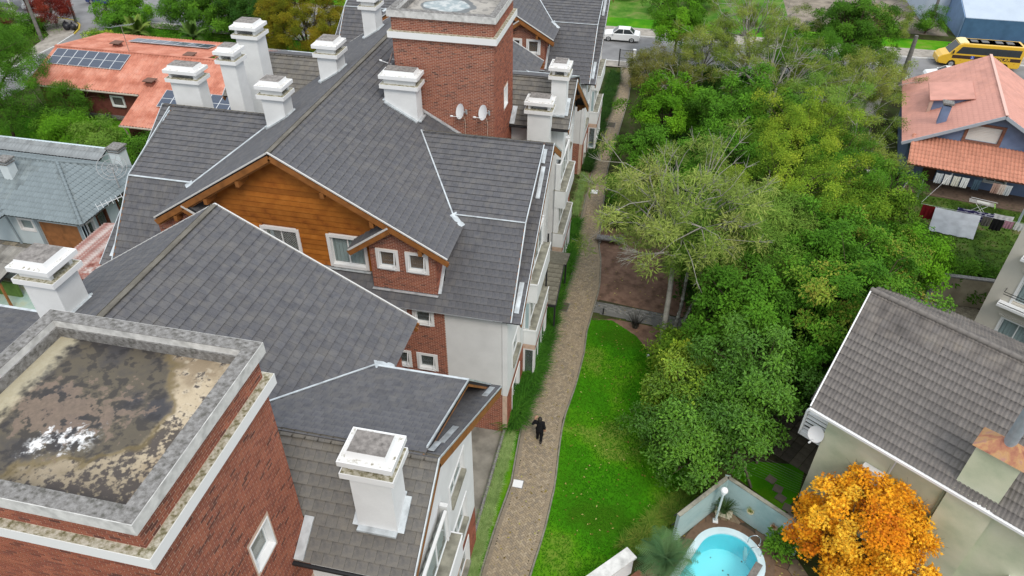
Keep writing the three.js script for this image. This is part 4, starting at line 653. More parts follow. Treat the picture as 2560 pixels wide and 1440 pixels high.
  array('two rows of blue panels behind the tall white chimneys', V(-43.3, 2.62, -52.7), ex, We, 7, 2, 1.12, 1.05);
  const a = thing('tv_antenna', 'thin television aerial mast on the red roof', 'antenna', null, [-49.6, 4.7, -59]); mesh('mast', clean(cyl(.03, .03, 2.6, 6)), MT.steel, a); const g = new G().beam([-1.1, 2.5, .5], [1.0, 2.7, -.4], .04, .04); for (let i = 0; i < 8; i++) g.beam([-.9 + i * .25, 2.52 + i * .02, .1 - .0 * i], [-.9 + i * .25, 2.52 + i * .02, .5 - i * .1 - .7], .02, .02); mesh('boom', g, MT.steel, a);
  const ac = thing('air_conditioner', 'beige air conditioner under the eave of the red roof', 'air conditioner', null, [-41.4, 2.5, -60.2]); mesh('case', new G().box(-.45, .45, 0, .6, -.2, .2), flat([.5, .47, .38]), ac); mesh('grille', new G().box(-.3, .2, .08, .52, .2, .22), flat([.12, .12, .11]), ac);
  const sh = thing('metal_awning', 'pale ribbed awning roof behind the red tiled house', 'awning'); { const q = new TileField({ tone: .05, max: 60 }); roofPlane(q, V(-46, 2.6, -68.5), V(-46, 2.9, -67), V(7.5, 0, 0), null, { tw: .5, tl: 1.6, th: .01, gap: .02 }); q.build(sh, 'roof', flat([.3, .3, .28]), flat([.52, .50, .45], .6)); mesh('post', new G().box(-45.9, -45.8, 0, 2.6, -68.4, -68.3), MT.trim, sh); }
}
{ // blue-grey hipped house
  const H = thing('hipped_house', 'pale blue house under a grey green hipped tile roof with garage', 'house');
  const t = surf([[.125, .16, .18], [.175, .215, .235], [.23, .275, .295]], { size: 3, f: 5, speck: .15, rough: .85, bump: 0, seed: 81 });
  const tf = new TileField({ tone: .14, seed: 82 }), o = { tw: .28, tl: .40, th: .03, nu: 5, gap: 0, prof: wave(1, .075) };
  const R1 = V(-40.7, 5.2, -38), xw = -58;
  roofPlane(tf, V(xw, 3, -34), V(xw, 5.2, -38), V(-36.6 - xw, 0, 0), (L, S) => [[[0, 0], [L, 0], [L - 4.1, S], [0, S]]], o);
  roofPlane(tf, V(-36.6, 3, -34), V(-36.6 - 4.1, 5.2, -34), V(0, 0, -8), (L, S) => [[[0, 0], [L, 0], [L / 2, S]]], o);
  roofPlane(tf, V(xw, 3, -42), V(xw, 5.2, -38), V(-36.6 - xw, 0, 0), (L, S) => [[[0, 0], [L, 0], [L - 4.1, S], [0, S]]], o);
  roofPlane(tf, V(-42.6, 3, -31.6), V(-45.6, 4.6, -31.6), V(0, 0, -5.2), (L, S) => [[[0, 0], [L * .5, 0], [L, S], [S * .7, S]]], o);
  tf.build(H, 'roof', flat([.07, .09, .09]), t);
  const hip = (a, b) => { const A = V(...a), D = V(...b).sub(A), n = Math.round(D.length() / .4); for (let i = 0; i < n; i++) { const g = new THREE.CylinderGeometry(.11, .14, D.length() / n * 1.1, 7).rotateX(Math.PI / 2), m = mesh('hip_tile', boxUV(g.toNonIndexed()), t, tf.deck); m.position.copy(A).addScaledVector(D, (i + .5) / n); m.position.y += .05; m.lookAt(m.position.clone().add(D)); } };
  hip([-36.6, 3, -34], R1.toArray()); hip([-36.6, 3, -42], R1.toArray()); hip(R1.toArray(), [-52, 5.2, -38]);
  const bl = surf([[.44, .53, .57], [.52, .61, .65]], { size: 3, f: 4, speck: .05, seed: 83 }), f = (u, v, w) => [u, v, -34.9 - w], fr = (u, v, w) => [-37.4 - w, v, u];
  mesh('wall', wallHoles([[xw, 0], [-37.4, 0], [-37.4, 3], [xw, 3]], [[-41.15, .02, -38.0, 2.15], [-42.75, 1.3, -41.65, 2.15]], .25, f), bl, H);
  mesh('side_wall', wallHoles([[-41.3, 0], [-34.9, 0], [-34.9, 3], [-41.3, 3]], [[-37.1, 1.2, -36.2, 2.35], [-35.75, .1, -35.15, 2.3], [-39.3, 1.2, -38.4, 2.3]], .25, fr), bl, H);
  mesh('soffit', new G().box(xw, -36.7, 2.86, 2.92, -41.9, -34.1), MT.trim, H);
  const gd = mesh('garage_door', mapG(new G().box(-41.13, -39.6, .02, 2.13, .06, .1).box(-39.58, -38.02, .02, 2.13, .06, .1), f), surf([[.20, .075, .022], [.28, .11, .035], [.33, .14, .05]], { size: 1.5, f: 6, ax: 2, speck: .15, rough: .6, bump: .001, seed: 84 }), H);
  mesh('door_jamb', mapG(new G().box(-41.4, -41.16, 0, 2.3, -.04, .12).box(-37.98, -37.75, 0, 2.3, -.04, .12), f), flat([.25, .3, .33]), H);
  win(H, f, [-42.75, 1.3, -41.65, 2.15], { curtain: 1, frame: MT.trim }); win(H, fr, [-37.1, 1.2, -36.2, 2.35], { frame: flat([.12, .05, .03]) }); win(H, fr, [-39.3, 1.2, -38.4, 2.3], { frame: flat([.12, .05, .03]) }); win(H, fr, [-35.75, .1, -35.15, 2.3], { frame: MT.trim });
  mesh('downpipe', new G().beam([-43.3, 2.9, -34.6], [-43.3, 0, -34.8], .1, .1).beam([-37.1, 2.9, -34.6], [-37.3, 0, -34.8], .08, .08), flat([.3, .36, .4]), H);
  const wc = surf([[.50, .56, .58], [.58, .64, .66]], { size: 2, f: 5, seed: 85 });
  for (const [x, z, w, y0, y1] of [[-43.6, -36.7, .34, 3.6, 5.6], [-38.2, -41.0, .42, 2.6, 5.0]]) { const c = mesh('chimney', new G().box(x - w, x + w, y0, y1, z - w, z + w), wc, H); mesh('chimney_cap', new G().box(x - w - .12, x + w + .12, y1 + .14, y1 + .24, z - w - .12, z + w + .12).box(x - w - .06, x + w + .06, y1 - .12, y1 - .04, z - w - .06, z + w + .06).box(x - w, x - w + .1, y1, y1 + .14, z - w, z + w).box(x + w - .1, x + w, y1, y1 + .14, z - w, z + w), MT.conc, c); }
  // annex roof behind
  const X = thing('annex_roof', 'long grey corrugated roof behind the hipped house', 'roof'); { const q = new TileField({ tone: .2, seed: 86 }); roofPlane(q, V(-58, 2.9, -42.4), V(-58, 3.3, -43.6), V(16.5, 0, 0), null, { tw: .3, tl: .8, th: .02, nu: 4, gap: 0, prof: wave(1, .05) }); q.build(X, 'roof', MT.deck, surf([[.16, .17, .18], [.26, .28, .29]], { size: 2, f: 6, seed: 87 })); mesh('wall', new G().box(-58, -42, 0, 2.9, -44.5, -42.6), bl, X); }
  const d = thing('mesh_dish', 'large open wire satellite dish on the hipped house', 'dish', null, [-36.9, 3.3, -38.6]); { const m = flat([.35, .36, .37], .5); mesh('pole', clean(cyl(.05, .05, 1.5, 8)), m, d); const ring = (r, h) => new THREE.TorusGeometry(r, .02, 5, 28).rotateX(Math.PI / 2).translate(0, h, 0), gs = [ring(.95, .34), ring(.64, .15), ring(.33, .04)]; for (let i = 0; i < 12; i++) { const a = i * Math.PI / 6; gs.push(tube([[0, 0, 0], [.5 * Math.cos(a), .09, .5 * Math.sin(a)], [.95 * Math.cos(a), .34, .95 * Math.sin(a)]], .014, 5, 4)); } const w = mesh('reflector', join(gs), m, d); w.position.y = 1.5; w.rotation.set(.6, 0, -.5); }
  const a = thing('tv_antenna', 'bare roof aerial beside the grey hipped roof', 'antenna', null, [-34.6, 2.6, -35.1]); { const g = new G(); g.beam([0, 0, 0], [0, 2.2, 0], .04, .04).beam([-.9, 1.6, .4], [.7, 2.2, -.3], .04, .04); for (let i = 0; i < 6; i++) { const t = i / 5; g.beam([-.9 + 1.6 * t - .35, 1.6 + .6 * t, .4 - .7 * t - .3], [-.9 + 1.6 * t + .35, 1.6 + .6 * t, .4 - .7 * t + .3], .025, .025); } mesh('mast', g, flat([.55, .57, .58], .5), a); }
}
{ // rusty shed roof, corrugated lean-to, painted yard, cobbles
  const S = thing('rusty_shed', 'shed under rusty red corrugated sheets beside the garage', 'shed'), q = new TileField({ tone: .25, seed: 91 });
  roofPlane(q, V(-36.2, 2.3, -29), V(-32.3, 2.9, -29), V(0, 0, -6.5), null, { tw: .21, tl: 1.35, th: .02, nu: 4, gap: 0, prof: wave(1, .06) });
  q.build(S, 'roof', flat([.1, .05, .04]), surf([[.13, .055, .045], [.24, .10, .08], [.33, .22, .20], [.45, .40, .38]], { size: 2.2, f: 6, oct: 5, speck: .2, rough: .85, bump: 0, seed: 92, con: 2 }));
  mesh('wall', new G().box(-36, -32.4, 0, 2.25, -35.3, -29.1), MT.plaster, S);
  const L = thing('corrugated_lean_to', 'weathered grey corrugated lean-to roof over the green yard', 'lean-to'), q2 = new TileField({ tone: .3, seed: 93 });
  roofPlane(q2, V(-44, 2.2, -28.2), V(-44, 2.75, -31.2), V(5.6, 0, 0), null, { tw: .19, tl: 1.6, th: .02, nu: 4, gap: 0, prof: wave(1, .05) });
  q2.build(L, 'roof', MT.deck, surf([[.09, .088, .08], [.17, .165, .15], [.27, .26, .24]], { size: 3, f: 5, speck: .2, rough: .95, bump: 0, seed: 94, con: 2 }));
  mesh('post', new G().box(-38.6, -38.48, 0, 2.2, -28.4, -28.28), MT.fascia, L); mesh('wall', new G().box(-44, -38.5, 0, 2.3, -31.2, -31), MT.plaster, L);
  struct('painted_yard', sheet([[-45, -31], [-36, -31], [-35.5, -24], [-45, -24]], .012), surf([[.28, .40, .36], [.36, .45, .38], [.42, .42, .25], [.35, .33, .18]], { size: 5, n: 512, f: 4, oct: 5, speck: .1, seed: 95, con: 2 }));
  const W = mesh('green_wall', new G().box(-46, -38.8, 0, 1.1, -29.6, -29.45), surf([[.07, .13, .03], [.11, .19, .05]], { size: 2, f: 5, seed: 96 })); tag(W, 'mossy green low wall under the corrugated lean-to', 'wall');
  const y = struct('cobbled_yard', sheet(rect(-48, -36.2, -34.9, -29), .008), GM.joint), r = rng(97), ms = [[.30, .25, .18], [.24, .20, .15], [.20, .18, .15], [.34, .29, .22], [.15, .14, .12]].map((c, i) => surf([c.map(v => v * .8), c, c.map(v => v * 1.15)], { size: 1, n: 128, f: 7, seed: 98 + i }));
  let n = 0; for (let z = -34.8; z < -30.9; z += .4) for (let x = -46; x < -37; ) { const w = .4 + r() * .5; if (n++ < 300) mesh('flagstone', new G().box(x, x + w - .02, 0, .03 + r() * .005, z, z + .385), ms[Math.floor(r() * 5)], y); x += w; }
}
{ // salmon roofed house, turned about 11 degrees
  const H = thing('salmon_roof_house', 'blue house with salmon roof, shed dormer and laundry porch', 'house', null, [25.9, 0, -57.6], -11 * Math.PI / 180);
  const K = H.position.clone(), ry = H.rotation.y; const tm = surf([[.50, .22, .17], [.56, .26, .205], [.60, .29, .23]], { size: 4, f: 4, speck: .08, rough: .7, bump: 0, seed: 111 });
  const R = V(0, 6.63, 0), half_ = 6.25, ye = 3.25, D = 13.8;
  // tiles are laid in house space; visibility tests need world space, so build world points then localise
  const toW = p => p.clone().applyAxisAngle(V(0, 1, 0), ry).add(K), dirW = p => p.clone().applyAxisAngle(V(0, 1, 0), ry);
  const W2 = new THREE.Group(); W2.name = 'x';
  const tf = new TileField({ tone: .07, seed: 112 }), o = { tw: .42, tl: .36, th: .012, nu: 1, gap: .004, stagger: .5 };
  roofPlane(tf, toW(V(-half_, ye, 0)), toW(V(0, 6.63, 0)), dirW(V(0, 0, -D)), null, o);
  roofPlane(tf, toW(V(half_, ye, 0)), toW(V(0, 6.63, 0)), dirW(V(0, 0, -D)), null, o);
  const dk = tf.build(H, 'roof', flat([.2, .09, .07]), tm); const inv = new THREE.Matrix4().makeRotationY(ry).setPosition(K).invert(); dk.applyMatrix4(inv);
  const tp = new TileField({ tone: .2, seed: 113 }), pt = surf([[.42, .155, .10], [.52, .215, .145], [.60, .275, .19]], { size: 2, f: 6, speck: .15, rough: .85, bump: 0, seed: 114 });
  roofPlane(tp, toW(V(-5.6, 2.45, 2.1)), toW(V(-5.6, 3.75, -.72)), dirW(V(11.8, 0, 0)), null, { tw: .27, tl: .38, th: .03, nu: 5, gap: 0, prof: wave(1, .08) });
  const dp = tp.build(H, 'porch_roof', flat([.2, .08, .05]), pt); dp.applyMatrix4(inv);
  mesh('ridge_cap', new G().beam([0, 6.68, .05], [0, 6.68, -D], .22, .07), flat([.62, .40, .34], .6), H);
  const vb = new G(); for (const s of [-1, 1]) vb.beam([0, 6.5, .03], [s * half_, ye - .12, .03], .06, .24); mesh('verge_board', vb, flat([.36, .40, .46], .6), H);
  const blue = surf([[.13, .18, .32], [.16, .22, .38], [.19, .26, .42]], { size: 3, f: 5, speck: .1, rough: .9, seed: 115 });
  const f = (u, v, w) => [u, v, -.75 - w], wn = [-1.9, 4.0, .35, 5.25];
  mesh('gable_wall', wallHoles([[-5.6, 0], [5.6, 0], [5.6, 3.5], [0, 6.5], [-5.6, 3.5]], [wn, [-3.9, .05, -2.9, 2.1], [.6, .8, 2.1, 2.1]], .25, f), blue, H);
  mesh('side_wall', new G().box(-5.6, -5.35, 0, 3.45, -D + .6, -1.01).box(5.35, 5.6, 0, 3.45, -D + .6, -1.01).box(-5.35, 5.35, 0, 3.4, -D + .5, -D + .75), blue, H);
  const bw = mesh('brick_surround', mapG(new G().box(wn[0] - .22, wn[2] + .22, wn[3], wn[3] + .2, -.05, .02).box(wn[0] - .22, wn[2] + .22, wn[1] - .2, wn[1], -.05, .02).box(wn[0] - .22, wn[0], wn[1], wn[3], -.05, .02).box(wn[2], wn[2] + .22, wn[1], wn[3], -.05, .02), f), surf([[.19, .09, .07], [.30, .15, .11]], { size: .7, f: 7, speck: .3, seed: 116 }), H);
  { const sl = mesh('shutter', mapG(new G().box(wn[0], wn[2], wn[1], wn[3], .1, .12), f), flat([.62, .62, .6]), H); for (let v = wn[1] + .02; v < wn[3] - .1; v += .13) mesh('slat', mapG(new G().box(wn[0] + .02, wn[2] - .02, v, v + .115, .06, .09), f), flat([.70, .70, .68], .6), sl); }
  // shed dormer
  const sy = x => 6.63 + (x) * (6.63 - ye) / half_; // left slope height at local x<0
  const dq = new G(); dq.prism([[-4.7, sy(-4.7) + 1.15, -4.6], [-1.55, sy(-1.55) + .12, -4.6], [-1.55, sy(-1.55) + .06, -4.6], [-4.7, sy(-4.7) + 1.07, -4.6]], [0, 0, -4.0]); mesh('dormer_roof', dq, tm, H);
  mesh('dormer_wall', new G().prism([[-4.35, sy(-4.35), -4.9], [-4.35, sy(-4.35) + .95, -4.9], [-1.9, sy(-1.9) + .12, -4.9], [-1.9, sy(-1.9), -4.9]], [0, 0, -3.5]), blue, H);
  mesh('dormer_post', new G().box(-4.65, -4.4, sy(-4.65), sy(-4.4) + .98, -4.9, -4.7), flat([.5, .36, .30]), H);
  const ch = mesh('chimney', new G().box(-4.05, -3.45, 4.2, 6.0, -2.3, -1.75), blue, H); mesh('chimney_cap', new G().box(-4.15, -3.35, 6.14, 6.28, -2.4, -1.65).box(-4.05, -3.95, 6, 6.14, -2.3, -1.75).box(-3.55, -3.45, 6, 6.14, -2.3, -1.75), MT.conc, ch);
  for (const x of [-4.9, -2.1, 1.0, 4.2]) mesh('porch_post', new G().beam([x, 0, 1.55], [x, 2.6, 1.55], .16, .16), flat([.28, .33, .36], .7), H);
  mesh('porch_floor', new G().box(-5.6, 5.8, 0, .08, -.7, 1.9), surf([[.12, .08, .06], [.18, .13, .10]], { size: 1, f: 6, seed: 117 }), H);
  mesh('porch_beam', new G().box(-5.6, 5.8, 2.42, 2.58, 1.48, 1.62), flat([.2, .2, .2]), H);
  mesh('door', mapG(new G().box(-3.88, -2.92, .05, 2.08, .08, .14), f), flat([.12, .07, .05]), H); win(H, f, [.6, .8, 2.1, 2.1], { mull: 2 });
}
{ // green house under the grey tile roof, eaves turned about 34 degrees
  const U = V(.827, 0, .562), Fd = V(2.52, 0, -5.18), S = Fd.length(), Fn = Fd.clone().normalize(), E0 = V(8.43, 6, -24.31);
  const H = thing('green_house', 'pale green house under a weathered grey concrete tile roof with copper capped chimney', 'house');
  const t = surf([[.095, .088, .084], [.13, .12, .115], [.165, .152, .142], [.21, .19, .17]], { size: 2.6, f: 5, oct: 5, speck: .18, rough: .92, bump: 0, seed: 121 });
  const tf = new TileField({ tone: .14, seed: 122 }), o = { tw: .33, tl: .42, th: .03, nu: 8, gap: .003, prof: wave(2, .035) };
  const Rg = E0.clone().add(Fd).setY(9);
  roofPlane(tf, E0, Rg, U.clone().multiplyScalar(16), (L, s) => [[[0, 0], [L, 0], [L, s], [0, s]]], o);
  roofPlane(tf, Rg.clone().add(Fd).setY(6), Rg, U.clone().multiplyScalar(16), (L, s) => [[[0, 0], [L, 0], [L, s], [0, s]]], o);
  const Lw = E0.clone().add(V(-.15, -.95, -.1));
  roofPlane(tf, Lw.clone().addScaledVector(Fn, 1.5).add(V(-.1, 0, 0)), Lw.clone().addScaledVector(Fn, 3.4).setY(6), U.clone().multiplyScalar(.9), null, o);
  tf.build(H, 'roof', flat([.06, .055, .05]), t);
  { const n = 37, A = Rg.clone(); for (let i = 0; i < n; i++) { const g = new THREE.CylinderGeometry(.12, .14, .45, 8).rotateX(Math.PI / 2), m = mesh('ridge_tile', boxUV(g.toNonIndexed()), t, tf.deck); m.position.copy(A).addScaledVector(U, .2 + i * .43); m.position.y += .06; m.lookAt(m.position.clone().add(U)); } }
  const W0 = E0.clone().addScaledVector(Fn, .4).setY(0), nrm = V(-.562, 0, .827), f = (u, v, w) => W0.clone().addScaledVector(U, u).addScaledVector(nrm, -w).setY(v).toArray();
  const gp = surf([[.45, .50, .355], [.53, .565, .415], [.59, .61, .46], [.63, .64, .50]], { size: 4, n: 512, f: 4, oct: 6, speck: .06, rough: .92, bump: .002, seed: 123, con: 1.9 });
  mesh('wall', mapG(new G().box(.9, 6, 0, 6.1, 0, .3).box(6, 7.7, 0, 6.1, -.28, .3).box(7.7, 15, 0, 6.1, 0, .3), f), gp, H);
  mesh('side_wall', mapG(new G().box(.9, 1.2, 0, 6.1, .301, 9.5), f), gp, H);
  mesh('gable', (() => { const g = new G(), a = f(.9, 6, 0), b = f(.9, 6, S * 2 * .95 - .4), c = Rg.clone().addScaledVector(U, .9).setY(8.8).toArray(); return g.tri(a, b, c); })(), gp, H);
  mesh('gutter', new G().beam(E0.clone().add(V(0, -.03, 0)).addScaledVector(Fn, -.06).toArray(), E0.clone().addScaledVector(U, 15).addScaledVector(Fn, -.06).add(V(0, -.03, 0)).toArray(), .13, .12).beam(E0.clone().add(V(0, .06, 0)).toArray(), Rg.clone().add(V(0, .06, 0)).toArray(), .06, .14), MT.trim, H);
  mesh('downpipe', mapG(new G().box(5.86, 5.95, 0, 5.9, -.14, -.05), f), flat([.24, .28, .2]), H);
  // chimney breast
  const ch = mesh('chimney', mapG(new G().box(6.05, 7.6, 5.8, 8.35, -.02, 1.0), f), gp, H);
  { const g = new G(), P = (u, v, w) => f(u, v, w), y = 8.35, a = [5.9, -.15], b = [7.75, 1.15]; g.quad(P(a[0], y, a[1]), P(b[0], y, a[1]), P(7.1, 8.85, .42), P(6.55, 8.85, .42)).quad(P(b[0], y, b[1]), P(a[0], y, b[1]), P(6.55, 8.85, .58), P(7.1, 8.85, .58)).quad(P(a[0], y, b[1]), P(a[0], y, a[1]), P(6.55, 8.85, .42), P(6.55, 8.85, .58)).quad(P(b[0], y, a[1]), P(b[0], y, b[1]), P(7.1, 8.85, .58), P(7.1, 8.85, .42)).quad(P(6.55, 8.85, .42), P(7.1, 8.85, .42), P(7.1, 8.85, .58), P(6.55, 8.85, .58)); mesh('copper_cap', g, surf([[.20, .07, .045], [.34, .14, .08], [.42, .24, .10], [.36, .18, .14]], { size: 1.3, f: 5, speck: .15, rough: .6, bump: 0, seed: 124 }), ch); }
  { const p = clean(cyl(.22, .22, 2.6, 18)); const m = mesh('flue_pipe', p, surf([[.30, .35, .40], [.40, .46, .52]], { size: 1, f: 5, speck: .1, rough: .45, bump: 0, metalness: .4 }), ch); const q = f(6.85, 8.6, .5); m.position.set(...q); }
  mesh('eave_flashing', mapG(new G().box(6.9, 7.6, 5.9, 6.06, -.42, -.3), f), MT.trim, H);
  mesh('side_vent', new G().beam(f(6.9, 8.9, 1.6), f(6.9, 8.1, .9), .06, .06), MT.trim, H);
  { const q = new TileField({ tone: .25, max: 60, seed: 125 }); roofPlane(q, V(...f(7.75, 5.95, -.25)), V(...f(7.75, 6.6, 1.0)), U.clone().multiplyScalar(3.5), null, o); q.build(H, 'canopy', flat([.05, .05, .05]), surf([[.10, .085, .07], [.30, .24, .18], [.38, .31, .24]], { size: 1.4, f: 6, speck: .25, seed: 126 })); win(H, (u, v, w) => f(u, v, w + 1.4), [8.1, 6.9, 9.6, 7.7], { mull: 2 }); }
  mesh('wall_shelf', mapG(new G().box(9.2, 10.4, 2.6, 3.2, -.5, -.01), f), MT.trim, H);
  // pergola on the corner
  const pg = thing('slatted_pergola', 'white slatted pergola on the corner of the green house', 'pergola'); for (let i = 0; i < 5; i++) mesh('slat', mapG(new G().box(-.12, .88, 5.0 - i * .25, 5.1 - i * .25, .2 + i * .02, .32), f), MT.trim, pg); mesh('frame', mapG(new G().box(-.15, .9, 3.65, 3.9, .14, .36).box(-.2, -.1, 3.65, 5.2, .14, .36), f), MT.trim, pg);
  const ac = thing('air_conditioner', 'white air conditioner unit on the pale green wall', 'air conditioner'); mesh('case', mapG(new G().box(2.88, 3.8, 3.85, 4.5, -.34, -.03), f), MT.trim, ac); { const g = new THREE.TorusGeometry(.24, .015, 6, 28), gs = [g]; for (let i = 1; i < 5; i++) gs.push(new THREE.TorusGeometry(.05 * i, .008, 5, 24)); const m = mesh('fan_grille', join(gs), flat([.5, .5, .5]), ac), bk = mesh('fan', clean(new THREE.CylinderGeometry(.23, .23, .01, 28).rotateX(Math.PI / 2)), flat([.07, .07, .075]), ac); for (const e of [m, bk]) { const p = f(3.2, 4.17, e === m ? -.36 : -.345); e.position.set(...p); e.lookAt(V(...p).add(nrm)); } } mesh('label_strip', mapG(new G().box(3.55, 3.76, 4.05, 4.1, -.345, -.34), f), flat([.06, .06, .06]), ac); mesh('pipe', mapG(new G().beam([3.86, 4.2, -.05], [3.95, 5.8, -.05], .05, .05), f), MT.trim, ac);
  // yard beside the house
  const y = struct('paved_yard', sheet([[5.8, -25.2], [9.3, -24.5], [10.4, -27.3], [12, -30], [8, -33], [6.2, -28]], .01), GM.joint), ms = [[.15, .13, .10], [.12, .105, .085], [.18, .155, .12]].map((c, i) => surf([c.map(v => v * .7), c], { size: 1, f: 7, speck: .2 })), r = rng(127);
  struct('yard_grass', sheet([[6.0, -25.0], [8.6, -23.0], [9.4, -24.4], [9.9, -26.2], [7.3, -25.9]], .016), GM.lawn);
  for (let i = -3; i < 8; i++) for (let j = 0; j < 13; j++) { const p = V(7.6, 0, -26.2).addScaledVector(V(.84, 0, .54), i * .5).addScaledVector(V(.54, 0, -.84), j * .5); if (p.x < 6.4 || p.x > 11 || p.z > -26.3 + (p.x - 9) * .6) continue; const m = mesh('paving_slab', new G().box(-.235, .235, 0, .04, -.235, .235), ms[Math.floor(r() * 3)], y); m.position.set(p.x, .012, p.z); m.rotation.y = -.57; }
  for (let i = 0; i < 5; i++) { const m = mesh('stepping_stone', new G().box(-.22, .22, 0, .04, -.22, .22), ms[2], y); m.position.set(8.1 + i * .19 + (i & 1) * .1, .018, -24.9 + i * .52); m.rotation.y = -.6 + (i & 1) * .2; }
}
{ // cream apartment building, courtyard walls
  const U = V(.829, 0, .559), N = V(-.559, 0, .829), C0 = V(20.4, 0, -38.2), f = (u, v, w) => C0.clone().addScaledVector(U, u).addScaledVector(N, -w).setY(v).toArray();
  const H = thing('cream_building', 'cream plastered building with black railed french balconies', 'building'), cr = surf([[.50, .47, .41], [.57, .54, .475]], { size: 4, f: 4, speck: .04, rough: .9, bump: .001, seed: 131 });
  const hs = [[1.2, .75, 3.0, 2.6], [1.2, 3.75, 3.0, 5.7], [1.2, 6.9, 3.0, 8.8]];
  mesh('wall', wallHoles([[0, 0], [9, 0], [9, 12], [0, 12]], hs, .3, f), cr, H); mesh('side_wall', mapG(new G().box(0, .3, 0, 12, .301, 9), f), cr, H); mesh('roof_slab', mapG(new G().box(-.1, 9, 12, 12.2, -.1, 9), f), MT.conc, H);
  for (const h of hs) { win(H, f, h, { mull: 2, curtain: 1, rec: .2, fr: .12, sill: false }); mesh('window_head', mapG(new G().box(h[0] - .25, h[2] + .25, h[3] + .1, h[3] + .2, -.1, -.01), f), cr, H); const sl = mesh('balcony_slab', mapG(new G().box(h[0] - .55, h[2] + .5, h[1] - .25, h[1] - .1, -.55, -.01), f), MT.trim, H); const g = new G(); const rl = (a, b) => g.beam(a, b, .03, .03); rl([h[0] - .5, h[1] + .75, -.5], [h[2] + .45, h[1] + .75, -.5]); rl([h[0] - .5, h[1] + .6, -.5], [h[2] + .45, h[1] + .6, -.5]); rl([h[0] - .5, h[1] - .03, -.5], [h[2] + .45, h[1] - .03, -.5]); rl([h[0] - .5, h[1] + .75, -.5], [h[0] - .5, h[1] + .75, -.02]); for (let u = h[0] - .5; u <= h[2] + .46; u += .115) rl([u, h[1] - .1, -.5], [u, h[1] + .75, -.5]); for (let w = -.5; w < -.05; w += .115) rl([h[0] - .5, h[1] - .1, w], [h[0] - .5, h[1] + .75, w]); mesh('railing', mapG(g, f), MT.black, H); }
  const bg = surf([[.28, .245, .17], [.36, .32, .235], [.42, .375, .285]], { size: 3, f: 5, speck: .08, rough: .92, bump: .001, seed: 132 });
  const W = thing('courtyard_wall', 'beige rendered courtyard wall with a pale coping', 'wall'); mesh('wall_run', new G().box(18.9, 23.2, 0, 2.15, -41.95, -41.75), bg, W); mesh('wall_run', new G().beam([18.9, 1.05, -41.7], [16.6, 1.05, -36.2], .2, 2.1), bg, W); mesh('coping', new G().box(18.8, 23.2, 2.15, 2.25, -42.0, -41.68).beam([18.85, 2.2, -41.7], [16.55, 2.2, -36.2], .3, .1), MT.conc, W);
  const cy = struct('courtyard', sheet([[18.9, -41.8], [24, -41.8], [24, -34], [16.4, -34]], .008), GM.joint), r = rng(133), ms = [[.30, .27, .20], [.25, .22, .165], [.34, .305, .235]].map(c => surf([c.map(v => v * .8), c], { size: 1, f: 7, speck: .2 })); let n = 0; for (let z = -41.7; z < -37; z += .13) for (let x = 17.4 + ((z * 100 | 0) & 1) * .13; x < 22; x += .26) if (x > 18.95 - (z + 41.8) * .42 && n++ < 300) mesh('paver', new G().box(x, x + .25, 0, .03, z, z + .12), ms[Math.floor(r() * 3)], cy);
  const d = thing('drain_grate', 'dark square drain grate in the courtyard paving', 'drain', null, [20.0, .04, -39.9]); mesh('frame', new G().box(-.3, .3, 0, .02, -.28, .28), flat([.09, .09, .085]), d); mesh('grille', clean(new THREE.CylinderGeometry(.17, .17, .02, 18).translate(0, .028, 0)), MT.black, d);
}
